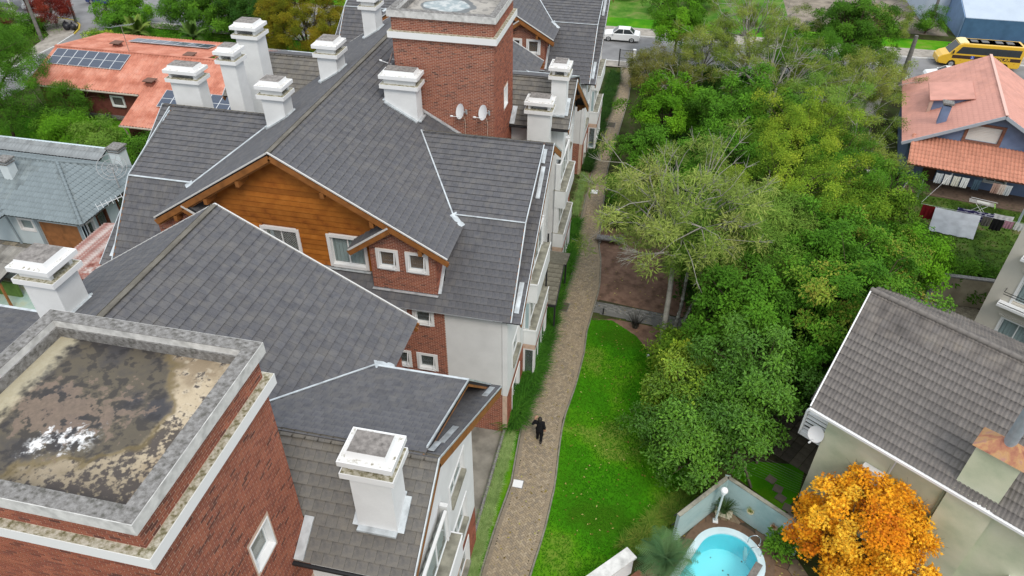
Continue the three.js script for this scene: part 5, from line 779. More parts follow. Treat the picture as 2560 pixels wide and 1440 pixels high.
{ // pool terrace
  const teal = surf([[.25, .36, .355], [.30, .41, .405], [.36, .465, .455], [.40, .50, .49]], { size: 3, n: 512, f: 4, oct: 6, speck: .1, rough: .92, bump: .002, seed: 141 });
  const A = [3.4, -20.35], B = [5.6, -22.95], C = [8.9, -20.85];
  const w = thing('teal_wall', 'pale teal garden wall with mossy top around the pool', 'wall'); for (const [p, q, nm] of [[A, B, 'left_run'], [B, C, 'right_run']]) { const g = new G().beam([p[0], 1.0, p[1]], [q[0], 1.0, q[1]], .16, 2.0); const m = mesh('wall_run', g, teal, w); mesh('wall_top', new G().beam([p[0], 2.02, p[1]], [q[0], 2.02, q[1]], .19, .05), MT.ledge, m); }
  mesh('corner_pier', new G().box(5.48, 5.72, 0, 2.03, -23.07, -22.83), teal, w);
  // flagstones
  const region = [[3.5, -20.3], [5.6, -22.8], [8.9, -20.7], [11, -17], [9, -13], [1.5, -14], [2.2, -18.4]], hole = stadium(PR + .02), bed = struct('pool_terrace', sheet(region, .008, [hole]), surf([[.06, .045, .03], [.10, .08, .06]], { size: 1, f: 7 })), r = rng(142), pts = [];
  for (let k = 0; k < 4000 && pts.length < 190; k++) { const p = [1.5 + r() * 9.5, -23 + r() * 9]; if (pts.every(q => Math.hypot(q[0] - p[0], q[1] - p[1]) > .42)) pts.push(p); }
  const ms = [[.20, .125, .08], [.165, .11, .075], [.23, .165, .115], [.13, .09, .065], [.25, .19, .13]].map(c => surf([c.map(v => v * .72), c], { size: 1.2, f: 7, speck: .2, bump: .003 })), ccw = region.map(p => [p[0], -p[1]]); const RC = area2(ccw) < 0 ? ccw.reverse() : ccw;
  for (const p of pts) { let c = [[p[0] - 1.5, -p[1] - 1.5], [p[0] + 1.5, -p[1] - 1.5], [p[0] + 1.5, -p[1] + 1.5], [p[0] - 1.5, -p[1] + 1.5]]; for (const q of pts) { if (q === p) continue; const mx = (p[0] + q[0]) / 2, my = -(p[1] + q[1]) / 2, dx = q[0] - p[0], dy = -(q[1] - p[1]), L = Math.hypot(dx, dy); if (L > 3) continue; const ox = mx - dx / L * .018, oy = my - dy / L * .018, tx = -dy / L, ty = dx / L; c = clipPoly(c, [[ox - tx * 9, oy - ty * 9], [ox + tx * 9, oy + ty * 9], [ox + tx * 9 - dx * 9, oy + ty * 9 - dy * 9], [ox - tx * 9 - dx * 9, oy - ty * 9 - dy * 9]]); if (c.length < 3) break; } c = c.length > 2 ? clipPoly(c, RC) : c; if (c.length < 3) continue; const ctr = V(p[0], 0, p[1]), rel = ctr.clone().sub(poolC), al = rel.dot(poolAx), dd = al > 0 ? rel.length() : Math.abs(rel.dot(V(-poolAx.z, 0, poolAx.x))); if (dd < PR + .35) continue; const h = .035 + r() * .01, g = new G(), P = c.map(q => [q[0], h, -q[1]]), Q = c.map(q => [q[0], .0, -q[1]]); g.fan(P); P.forEach((_, i) => g.quad(Q[i], Q[(i + 1) % P.length], P[(i + 1) % P.length], P[i])); mesh('flagstone', g, ms[Math.floor(r() * 5)], bed); }
  // pool
  const pool = thing('swimming_pool', 'small round ended swimming pool with pale blue rim', 'pool'), ring = (ri, ro, y, t) => { const s = new THREE.Shape(stadium(ro).map(p => new THREE.Vector2(p[0], -p[1]))); s.holes.push(new THREE.Path(stadium(ri).map(p => new THREE.Vector2(p[0], -p[1])))); return clean(new THREE.ExtrudeGeometry(s, { depth: t, bevelEnabled: false }).rotateX(-Math.PI / 2).translate(0, y, 0)); };
  mesh('stone_border', ring(PR + .02, PR + .42, .0, .05), ms[1], pool);
  const aqua = flat([.14, .64, .73], .6);
  mesh('rim', ring(PR - .30, PR + .02, -.02, .085), surf([[.52, .68, .73], [.60, .75, .79]], { size: 2, f: 5, speck: .03, rough: .5, bump: 0 }), pool);
  { const g = new G(), P = stadium(PR - .27), d = -1.3; for (let i = 0; i < P.length; i++) { const a = P[i], b = P[(i + 1) % P.length]; g.quad([a[0], .0, a[1]], [b[0], .0, b[1]], [b[0], d, b[1]], [a[0], d, a[1]]); } const wl = mesh('basin_wall', g, aqua, pool); mesh('basin_floor', sheet(stadium(PR - .26), d + .01), flat([.34, .80, .84], .6), pool); }
  const rp = ctex(256, (u, v) => fbm(u, v, 9, 4, 8), false); rp.repeat.set(.5, .5);
  mesh('water', sheet(stadium(PR - .285), -.14), new THREE.MeshPhysicalMaterial({ color: new THREE.Color().setRGB(.72, .96, .97), transmission: .96, thickness: 0, roughness: .04, ior: 1.33, bumpMap: rp, bumpScale: .0012, side: THREE.DoubleSide }), pool);
  { // star leaves and dirt on the water
    const lf = leafStar(.09), lm = flat([.06, .035, .02]), r2 = rng(145); for (let i = 0; i < 9; i++) { const a = r2() * 6.28, q = poolC.clone().add(V((r2() - .45) * 1.9, -.135, (r2() - .1) * 1.6)); const m = mesh('fallen_leaf', lf, lm); m.position.copy(q); m.rotation.y = a; m.scale.setScalar(.45 + r2() * .5); tag(m, 'dark star shaped leaf floating on the pool water', 'leaf', 'leaves floating in the pool'); }
    const ld = thing('pool_ladder', 'steel ladder with two curved rails at the pool edge', 'ladder'); for (const [i, z] of [-20.95, -20.35].entries()) { const b = [7.3, .05, z]; const m = mesh('rail', clean(tube([[7.32, .05, z], [7.3, .5, z - .03], [7.1, .68, z - .05], [6.85, .55, z - .05], [6.8, 0, z - .05], [6.8, -.7, z - .05]], .022, 24, 8)), MT.steel, ld); mesh('foot', clean(cyl(.05, .05, .04, 12).translate(7.32, .05, z)), MT.trim, m); } for (let k = 0; k < 2; k++) mesh('tread', new G().box(6.7, 6.84, -.3 - k * .3, -.27 - k * .3, -20.97, -20.43), flat([.3, .45, .48], .5), ld);
    const bd = mesh('diving_board', new G().beam([7.25, .14, -19.95], [6.4, .14, -18.3], .32, .06), surf([[.13, .12, .11], [.24, .22, .2]], { size: .6, f: 8, speck: .3 })); tag(bd, 'worn grey timber board lying along the pool rim', 'board');
    const gl = mesh('float', clean(new THREE.SphereGeometry(.2, 20, 14).scale(1, .5, 1).translate(6.05, -.1, -18.75)), MT.trim); tag(gl, 'round white float on the pool beside the board', 'float');
    const lamp = thing('garden_lamp', 'white post lamp with a glass globe by the teal wall', 'lamp', null, [5.35, 0, -21.85]); mesh('base', new G().box(-.12, .12, .03, .1, -.12, .12), MT.trim, lamp); mesh('post', clean(cyl(.055, .05, 2.2, 14)), flat([.55, .62, .62], .6), lamp); mesh('collar', clean(cyl(.1, .09, .08, 14).translate(0, 2.15, 0)), MT.trim, lamp); mesh('globe', clean(new THREE.SphereGeometry(.17, 20, 16).translate(0, 2.38, 0)), flat([.82, .83, .84], .25), lamp);
    const ft = thing('plant_trough', 'cream stone trough holding a drooping plant by the teal corner', 'planter', null, [5.7, 0, -22.25], -.2); mesh('trough', new G().box(-.35, .35, .08, .3, -.15, .15).box(-.4, .4, .3, .35, -.19, .19).box(-.25, -.12, .02, .08, -.1, .1).box(.12, .25, .02, .08, -.1, .1), flat([.55, .5, .38], .9), ft); mesh('drooping_leaves', grassTuft(150, 1.1, .035, 1.0, 147), flat([.045, .085, .025], .8), ft).position.y = .35;
    const D = V(8.9 - 5.6, 0, 2.1).normalize(), nn = V(-D.z, 0, D.x); for (const [k, lab] of [[1.5, 'cream wall pot with yellow green leaves near the trough'], [2.7, 'cream wall pot with a terracotta face near the orange maple']]) { const p = V(5.6, 0, -22.95).addScaledVector(D, k).addScaledVector(nn, .2), t = thing('wall_pot', lab, 'pot', 'pots on the teal wall', [p.x, 1.05, p.z], -.55); mesh('bowl', clean(new THREE.SphereGeometry(.16, 14, 8, 0, 6.3, Math.PI / 2, Math.PI / 2).scale(1, 1.1, .8)), flat([.6, .53, .36]), t); mesh('rim', clean(new THREE.TorusGeometry(.15, .025, 6, 18).rotateX(Math.PI / 2).scale(1, 1, .8)), flat([.62, .55, .38]), t); mesh('leaves', grassTuft(30, .3, .03, 1, 150), k < 2 ? flat([.2, .25, .05]) : flat([.28, .12, .05]), t); }
  }
  // black railing on the left run, wire fence behind
  const rf = thing('black_railing', 'black metal railing along the top of the teal wall', 'railing'), d = V(B[0] - A[0], 0, B[1] - A[1]), L = d.length(); d.normalize(); const P = (t, y, o = 0) => [A[0] + d.x * t - .16 + o, y, A[1] + d.z * t - .16]; for (let t = 0; t < L; t += .09) mesh('bar', new G().beam(P(t, .2), P(t, 1.75), .022, .022), MT.black, rf); for (const y of [.25, 1.0, 1.7]) mesh('rail', new G().beam(P(0, y), P(L, y), .03, .04), MT.black, rf); for (const t of [0, L / 2, L - .05]) mesh('post', new G().beam(P(t, 0), P(t, 1.85), .06, .06), MT.black, rf);
  const wf = thing('wire_fence', 'weathered timber and wire fence behind the teal wall', 'fence'), tm = surf([[.10, .085, .065], [.18, .155, .125]], { size: .7, f: 8, speck: .25, rough: .95 }); mesh('post', new G().beam([6.2, 0, -25.0], [6.25, 2.0, -25.2], .11, .11), tm, wf); mesh('brace', new G().beam([7.1, 0, -24.2], [6.25, 1.6, -25.1], .1, .1), tm, wf); mesh('post', new G().beam([7.45, 0, -25.8], [7.35, 2.1, -25.8], .1, .1), tm, wf); mesh('crosspiece', new G().beam([6.9, 2.05, -26.1], [7.8, 2.05, -25.5], .12, .12), tm, wf); mesh('post', new G().beam([9.3, 0, -24.2], [9.3, 1.6, -24.2], .1, .1), tm, wf);
  const wm = flat([.14, .16, .13], .6); for (let i = 0; i < 9; i++) mesh('wire', new G().beam([6.25, .25 + i * .2, -25.15], [9.3, .2 + i * .16, -24.2], .006, .006), wm, wf);
  const ww = thing('white_wall', 'thick white garden wall beside the palm', 'wall'); mesh('wall', new G().beam([1.5, .6, -18.5], [-3.5, .6, -13], .45, 1.2), MT.white, ww); mesh('coping', new G().beam([1.56, 1.25, -18.56], [-3.5, 1.25, -13], .62, .1), surf([[.42, .40, .36], [.66, .65, .62], [.72, .72, .70]], { size: 1.5, f: 6, speck: .12 }), ww);
  const bt = struct('brick_terrace', sheet([[2.0, -18.6], [4, -16.5], [1, -12], [-2.5, -13.4]], .02), surf([[.20, .08, .05], [.30, .13, .085]], { size: 1, f: 8, speck: .2 }));
}
{ // blue building across the road
  const H = thing('blue_building', 'windowless blue building with a darker blue base band', 'building'), d = surf([[.055, .115, .215], [.07, .145, .26]], { size: 4, f: 4, speck: .08, seed: 161 }), l = surf([[.36, .43, .52], [.44, .51, .60]], { size: 6, f: 4, speck: .05, seed: 162 }), s = surf([[.16, .24, .40], [.21, .31, .48]], { size: 6, f: 4, speck: .06, seed: 163 });
  mesh('base_band', new G().box(34.45, 70, 0, 2.4, -130, -96.6), d, H); mesh('upper_wall', new G().box(34.5, 70, 2.4, 2.46, -130, -96.65), l, H); { const g = new G(); g.quad([34.5, 2.46, -96.7], [70, 2.46, -96.7], [70, 7.5, -112], [34.5, 7.5, -112]); mesh('sloping_roof', g, l, H); } mesh('side_wall', new G().prism([[34.44, 0, -96.7], [34.44, 2.5, -96.7], [34.44, 7.5, -112], [34.44, 7.5, -130], [34.44, 0, -130]], [-.1, 0, 0]), s, H); mesh('annex', new G().box(31.5, 34.3, 0, 5.2, -130, -103), l, H);
}
// ---------- vehicles, street furniture, laundry, small things ----------
const paint = (c, r = .25) => new THREE.MeshPhysicalMaterial({ color: new THREE.Color().setRGB(...c), roughness: .45, clearcoat: .8, clearcoatRoughness: r, side: THREE.DoubleSide });
const darkGlass = new THREE.MeshPhysicalMaterial({ color: new THREE.Color().setRGB(.03, .036, .04), roughness: .08, side: THREE.DoubleSide });
function wheel(parent, x, y, z, r, w, side) { const t = mesh('wheel', clean(new THREE.CylinderGeometry(r, r, w, 22).rotateX(Math.PI / 2)), flat([.025, .025, .026], .9), parent); t.position.set(x, y, z); mesh('rim', clean(new THREE.CylinderGeometry(r * .64, r * .62, .03, 16).rotateX(Math.PI / 2).translate(0, 0, side * w / 2)), flat([.45, .46, .47], .35, { metalness: .6 }), t); mesh('hub', clean(new THREE.CylinderGeometry(r * .2, r * .2, .05, 12).rotateX(Math.PI / 2).translate(0, 0, side * w / 2)), flat([.2, .2, .2], .4), t); }
function side(P, w, b = .07) { const s = new THREE.Shape(P.map(p => new THREE.Vector2(...p))); return clean(new THREE.ExtrudeGeometry(s, { depth: w - 2 * b, bevelEnabled: true, bevelThickness: b, bevelSize: b, bevelSegments: 3 }).translate(0, 0, -w / 2 + b)); }
function car(label, col, p, ry, grp) { // nose towards -x
  const C = thing('parked_car', label, 'car', grp, p, ry), pm = paint(col);
  mesh('body', side([[-2.15, .32], [-2.18, .55], [-2.05, .72], [-1.1, .88], [1.75, .92], [2.12, .86], [2.2, .6], [2.15, .32], [1.72, .28], [1.65, .5], [1.35, .62], [1.05, .5], [.98, .28], [-1.0, .28], [-1.07, .5], [-1.37, .62], [-1.67, .5], [-1.74, .28]], 1.74), pm, C);
  const g = new G(), y0 = .86, y1 = 1.42, lo = [-1.1, 1.72, .8], hi = [-.32, 1.05, .58], Pt = (x, y, z) => [x, y, z];
  const rf = mesh('roof', new G().box(hi[0], hi[1], y1 - .01, y1 + .03, -hi[2], hi[2]), pm, C);
  for (const s of [-1, 1]) { g.quad(Pt(lo[0], y0, s * lo[2]), Pt(lo[1], y0, s * lo[2]), Pt(hi[1], y1, s * hi[2]), Pt(hi[0], y1, s * hi[2])); } mesh('side_windows', g, darkGlass, C);
  mesh('windscreen', new G().quad([lo[0], y0, -lo[2]], [lo[0], y0, lo[2]], [hi[0], y1, hi[2]], [hi[0], y1, -hi[2]]), darkGlass, C); mesh('rear_window', new G().quad([lo[1], y0, lo[2]], [lo[1], y0, -lo[2]], [hi[1], y1, -hi[2]], [hi[1], y1, hi[2]]), darkGlass, C);
  const pl = new G(); for (const s of [-1, 1]) for (const [a, b] of [[lo[0], hi[0]], [lo[1], hi[1]], [.3, .3]]) pl.beam([a, y0, s * (lo[2] + .005)], [b, y1, s * (hi[2] + .005)], .07, .05, [0, 0, 1]); mesh('pillars', pl, pm, C);
  for (const s of [-1, 1]) { wheel(C, -1.37, .32, s * .76, .32, .2, s); wheel(C, 1.35, .32, s * .76, .32, .2, s); mesh('headlight', new G().box(-2.17, -2.0, .58, .7, s * .62 - .16, s * .62 + .16), flat([.7, .72, .75], .2), C); mesh('tail_light', new G().box(2.1, 2.19, .66, .82, s * .66 - .14, s * .66 + .14), flat([.35, .02, .02], .3), C); mesh('mirror', new G().box(-.95, -.8, .9, 1.02, s * .95 - .08, s * .95 + .08), pm, C); }
  mesh('number_plate', new G().box(2.2, 2.22, .5, .61, -.22, .22), flat([.6, .6, .6]), C); return C;
}
car('white saloon parked beyond the garden gate', [.75, .76, .77], [-5.2, .02, -86.9], 0, 'cars on the street'); car('white car half hidden by the trees at the concrete pole', [.7, .71, .72], [23.2, .02, -81.4], Math.PI, 'cars on the street'); car('white car parked behind the salmon roof', [.72, .73, .73], [29.6, .02, -82.0], 0, 'cars on the street'); car('dark blue car on the street by the round hedges', [.02, .04, .16], [-73.2, .02, -85.6], 0, 'cars on the street'); car('white car under the red leaved tree', [.68, .7, .73], [-79.5, .02, -81.8], .3, 'cars on the street');
{ // school minibus, nose towards -x
  const B = thing('school_minibus', 'yellow school minibus with black window band and brown stripe', 'bus', null, [29.6, .02, -87.35]), y = paint([.70, .42, .015], .3), W = 1.98, L = 8.2;
  mesh('body', side([[.25, .45], [.05, .62], [.05, .95], [.35, 1.22], [1.0, 1.45], [1.75, 2.42], [2.1, 2.58], [L - .1, 2.58], [L, 2.4], [L, .5], [L - .1, .38], [7.25, .38], [7.1, .72], [6.75, .85], [6.4, .72], [6.25, .38], [1.95, .38], [1.8, .72], [1.45, .85], [1.1, .72], [.95, .38]], W, .08), y, B);
  mesh('roof_panel', new G().box(2.5, L - .3, 2.6, 2.66, -.8, .8), flat([.28, .29, .3], .6), B); for (const x of [2.9, 4.0, 5.4, 6.5]) mesh('roof_hatch', new G().box(x, x + .7, 2.66, 2.72, -.35, .35), flat([.12, .12, .12], .6), B); mesh('roof_front', side([[1.75, 2.44], [1.7, 2.6], [2.1, 2.7], [2.5, 2.7], [2.5, 2.5]], 1.8, .05), paint([.75, .62, .25]), B);
  for (const s of [-1, 1]) { const z0 = s > 0 ? W / 2 : -W / 2 - .012, z1 = z0 + .012; const wb = mesh('window_band', new G().prism([[1.55, 1.55, z0], [2.0, 2.3, z0], [L - .25, 2.3, z0], [L - .25, 1.55, z0]], [0, 0, .012]), darkGlass, B); for (let x = 3.3; x < L - .4; x += 1.15) mesh('window_bar', new G().box(x, x + .05, 1.56, 2.29, z0 - .003, z1 + .003), MT.black, wb); mesh('stripe', new G().box(1.3, L - .05, 1.02, 1.38, z0, z1), flat([.045, .022, .015], .5), B); }
  mesh('windscreen', new G().quad([1.02, 1.46, -.86], [1.02, 1.46, .86], [1.72, 2.4, .8], [1.72, 2.4, -.8]).geo().translate(-.085, .06, 0), darkGlass, B);
  for (const s of [-1, 1]) { wheel(B, 1.45, .38, s * .86, .38, .26, s); wheel(B, 6.75, .38, s * .86, .38, .26, s); mesh('headlight', new G().box(.02, .2, .86, 1.06, s * .7 - .16, s * .7 + .16), flat([.7, .7, .68], .2), B); mesh('mirror', new G().box(1.2, 1.32, 1.55, 1.9, s * 1.12 - .05, s * 1.12 + .05), MT.black, B); } mesh('bumper', new G().box(-.02, .25, .42, .62, -.92, .92), paint([.62, .38, .015]), B);
  const font = await new FontLoader().loadAsync('fonts/droid/droid_sans_bold.typeface.json'), tg = new TextGeometry('ESCOLAR', { font, size: .3, depth: .01, curveSegments: 4 }); const tx = mesh('lettering', clean(tg), y, B); tx.position.set(4.9, 1.06, W / 2 + .014); tx.scale.x = 1.25;
  const sg = mesh('access_sign', new G().box(3.15, 3.5, 1.05, 1.37, W / 2 + .013, W / 2 + .02), flat([.01, .06, .42], .5), B); mesh('access_symbol', join([new THREE.TorusGeometry(.075, .014, 6, 20, 4.4).rotateZ(2.4).translate(3.32, 1.16, W / 2 + .026), new THREE.SphereGeometry(.025, 8, 6).translate(3.3, 1.33, W / 2 + .026), taper(V(3.3, 1.3, W / 2 + .026), V(3.31, 1.2, W / 2 + .026), .016, .016), taper(V(3.31, 1.2, W / 2 + .026), V(3.39, 1.2, W / 2 + .026), .014, .014), taper(V(3.39, 1.2, W / 2 + .026), V(3.43, 1.11, W / 2 + .026), .014, .014)]), MT.trim, sg);
  for (const x of [2.2, 5.6, 7.6]) mesh('side_lamp', new G().box(x, x + .08, .8, .85, W / 2, W / 2 + .02), flat([.5, .12, .01], .4), B);
}
{ // poles, gate, signs
  const pc = surf([[.13, .12, .11], [.20, .19, .175]], { size: 1, f: 6, speck: .2 }); const pole = (lab, x, z, h, r = .17, arm = true) => { const p = thing('utility_pole', lab, 'pole', 'utility poles', [x, 0, z]); mesh('shaft', clean(cyl(r, r * .62, h, 12)), pc, p); if (arm) mesh('bracket', new G().beam([-.15, h * .66, .1], [.2, h * .66, .1], .06, .1), pc, p); };
  pole('stout concrete pole beside the salmon roofed house', 24.2, -78.4, 5.6, .3); pole('bare pole in front of the blue building', 32.4, -101.5, 7.5, .2, false); pole('concrete pole leaning over the pavement by the mailbox', -71.2, -71.3, 8.5, .22); pole('dark timber pole at the yellow kerb corner', -71.6, -77.8, 8.5, .18, false);
  const g = thing('garden_gate', 'black barred gate at the end of the garden path', 'gate', null, [-4.6, 0, -78.3]); mesh('post', new G().box(-.06, .06, 0, 2.0, -.06, .06), MT.black, g); mesh('post', new G().box(1.35, 1.45, 0, 2.0, -.05, .05), MT.black, g); for (let i = 1; i < 11; i++) mesh('bar', new G().box(i * .125 - .012, i * .125 + .012, .1, 1.9, -.012, .012), MT.black, g); for (const y of [.12, 1.0, 1.88]) mesh('rail', new G().box(0, 1.4, y, y + .04, -.02, .02), MT.black, g);
  const gp = thing('gate_pier', 'white pier between the black gate and railing', 'pier', null, [-3.9, 0, -78.1]); mesh('shaft', new G().box(.75, .98, 0, 2.05, -.12, .12), MT.white, gp); mesh('cap', new G().box(.7, 1.03, 2.05, 2.12, -.17, .17), MT.trim, gp);
  const fc = thing('front_railing', 'black railing beside the white gate pier', 'railing', null, [-2.8, 0, -78.2]); for (let i = 0; i < 40; i++) mesh('bar', new G().box(i * .13, i * .13 + .022, 0, 1.7, -.011, .011), MT.black, fc); mesh('rail', new G().box(0, 5.2, 1.65, 1.7, -.02, .02), MT.black, fc);
  const mb = thing('mailbox', 'white mailbox on a post under the red tree', 'mailbox', null, [-72.2, .1, -74.8]); mesh('post', new G().beam([0, 0, 0], [0, 1.1, 0], .09, .09), MT.trim, mb); mesh('box', new G().box(-.6, .6, 1.1, 1.55, -.35, .35), MT.trim, mb); mesh('lid', new G().prism([[-.65, 1.55, .4], [.65, 1.55, .4], [.5, 1.75, .4], [-.5, 1.75, .4]], [0, 0, -.8]), MT.white, mb);
  const bins = [[-71.0, -75.4], [-70.6, -75.0], [-69.9, -75.2]]; bins.forEach(([x, z], i) => { const b = thing('refuse_bag', 'black refuse bag beside the white mailbox', 'bag', 'refuse bags', [x, .12, z]); mesh('sack', clean(new THREE.SphereGeometry(.42, 12, 10).scale(1, 1.15 - i * .1, .9).translate(0, .42, 0)), flat([.02, .02, .025], .4), b); mesh('knot', clean(cyl(.06, .1, .16, 8).translate(0, .82, 0)), flat([.02, .02, .025], .4), b); });
  const gs = thing('garden_shelter', 'small flat roofed shelter with white posts across the street', 'shelter', null, [-84.5, 0, -81]); mesh('roof', new G().box(-2.4, 2.4, 2.5, 2.65, -1.4, 1.4), MT.conc, gs); for (const [x, z] of [[-2, -1], [2, -1], [-2, 1], [2, 1]]) mesh('post', new G().box(x - .15, x + .15, 0, 2.5, z - .15, z + .15), MT.white, gs);
  const wc = thing('white_canopy', 'white tarpaulin canopy on slim posts by the pavement', 'canopy', null, [-78, 0, -66.5]); mesh('sheet', new G().prism([[-1.8, 1.6, 1.2], [0, 2.1, 1.2], [1.8, 1.6, 1.2], [0, 2.05, 1.2]], [0, 0, -2.4]), MT.trim, wc); for (const x of [-1.7, 1.7]) mesh('post', new G().box(x - .05, x + .05, 0, 1.6, 1, 1.1), MT.trim, wc);
}
// satellite dishes on the tower
function dish(label, p, ry, tiltX) { const D = thing('satellite_dish', label, 'dish', 'dishes on the buildings', p, ry), m = flat([.72, .73, .74], .4); const pts = []; for (let i = 0; i <= 8; i++) { const r = .36 * i / 8; pts.push(new THREE.Vector2(Math.max(r, .001), r * r * .5)); } const d = mesh('reflector', clean(new THREE.LatheGeometry(pts, 26).scale(1, 1, 1.12)), m, D); d.rotation.x = tiltX; mesh('arm', new G().beam([0, -.3, .02], [0, -.12, .55], .025, .025), m, D); mesh('receiver', clean(new THREE.CylinderGeometry(.04, .05, .13, 10).rotateX(1.2).translate(0, -.1, .58)), m, D); mesh('mount', new G().beam([0, -.02, -.02], [0, -.1, -.3], .05, .05).box(-.08, .08, -.22, .02, -.34, -.3), MT.metal, D); return D; }
dish('white dish on the tower brickwork, mast nearest the flashing', [-9.95, 13.72, -34.25], -.75, 1.25); dish('white dish on the tower brickwork beside its corner', [-8.72, 13.78, -34.25], -.75, 1.25); dish('grey dish on the ridge side of the brick tower', [-13.85, 15.9, -35.1], -1.4, 1.2); dish('white dish below the eave corner of the green house', [9.1, 4.4, -24.3], -.6, 1.2);
for (const [x, z] of [[-9.95, -34.58], [-8.72, -34.58]]) { const c = mesh('dish_cable', clean(tube([[x, 13.5, z + .05], [x + .12, 13.0, z], [x + .1, 12.4, z], [x + .16, 11.9, z + .02]], .012, 12, 5)), flat([.6, .5, .42])); tag(c, 'thin cable hanging from a tower dish down the brickwork', 'cable', 'dish cables'); }
{ // manhole covers, slabs, lights, patio odds and ends
  const mh = (lab, x, z, w, d, m, ry = 0) => { const t = thing('inspection_cover', lab, 'cover', null, [x, .035, z], ry); mesh('lid', new G().box(-w, w, 0, .012, -d, d), m, t); mesh('rim', new G().box(-w - .04, w + .04, -.01, .006, -d - .04, d + .04), MT.conc, t); };
  mh('white square cover on the path below the pale grass', -4.22, -21.95, .24, .22, MT.trim); mh('white square cover on the path beside the far grass row', -3.95, -51.0, .26, .3, MT.trim); mh('dark square cover beside the entrance canopy', -4.25, -36.1, .42, .42, flat([.10, .085, .065], .9), -.1); mh('dark square cover on the far path', -4.0, -63.6, .45, .5, flat([.11, .095, .075], .9));
  const sb = thing('stone_bench', 'flat concrete bench slab between path and bare soil', 'bench', null, [-2.2, 0, -44.1]); mesh('slab', new G().box(-.75, 1.2, .32, .42, -.28, .28), MT.conc, sb); mesh('support', new G().box(-.6, -.4, 0, .32, -.22, .22), MT.conc, sb); mesh('support', new G().box(.8, 1, 0, .32, -.22, .22), MT.conc, sb);
  const bl = thing('bollard_light', 'short black bollard light by the grey side path', 'light', null, [-1.55, 0, -35.9]); mesh('post', clean(cyl(.045, .045, .42, 10)), MT.black, bl); mesh('head', clean(cyl(.06, .05, .08, 10).translate(0, .42, 0)), MT.black, bl);
  const sp = thing('spot_light', 'small white capped garden spot at the lawn edge', 'light', null, [1.5, 0, -32.5]); mesh('stake', clean(cyl(.03, .03, .12, 8)), MT.black, sp); mesh('head', clean(new THREE.SphereGeometry(.1, 12, 8).translate(0, .16, 0)), MT.trim, sp);
  const vt = thing('patio_vent', 'dark vent pipe on the concrete patio', 'vent', null, [-7.1, 0, -23.4]); mesh('pipe', clean(cyl(.07, .07, .3, 12)), flat([.3, .3, .3]), vt); mesh('cowl', clean(cyl(.1, .1, .1, 12).translate(0, .3, 0)), MT.black, vt);
  const cn = thing('entrance_canopy', 'mossy tiled entrance canopy beside the path', 'canopy'), q = new TileField({ tone: .2, max: 120, seed: 171 }), mt = surf([[.10, .098, .07], [.16, .15, .115], [.20, .19, .15]], { size: 1.5, f: 6, speck: .2 }); roofPlane(q, V(-5.55, 2.45, -33.2), V(-5.55, 3.3, -36.2), V(1.28, 0, 0), null, { tw: .33, tl: .34, stagger: .5 }); roofPlane(q, V(-5.55, 2.75, -38.2), V(-5.55, 3.3, -36.2), V(1.4, 0, 0), null, { tw: .33, tl: .34, stagger: .5 }); q.build(cn, 'roof', MT.deck, mt); mesh('fascia', new G().beam([-4.26, 2.4, -33.15], [-5.5, 2.4, -33.15], .06, .16).beam([-4.26, 2.44, -33.2], [-4.26, 3.3, -36.2], .05, .12), MT.black, cn); mesh('post', new G().box(-4.4, -4.3, 0, 2.45, -33.5, -33.4), MT.black, cn); mesh('post', new G().box(-4.4, -4.3, 0, 2.8, -37.9, -37.8), MT.black, cn);
  const dp = mesh('downpipe', new G().beam([-4.95, 0, -33.45], [-4.95, 7.2, -33.6], .09, .09), MT.black); tag(dp, 'black downpipe at the end of the bay windows', 'pipe');
}
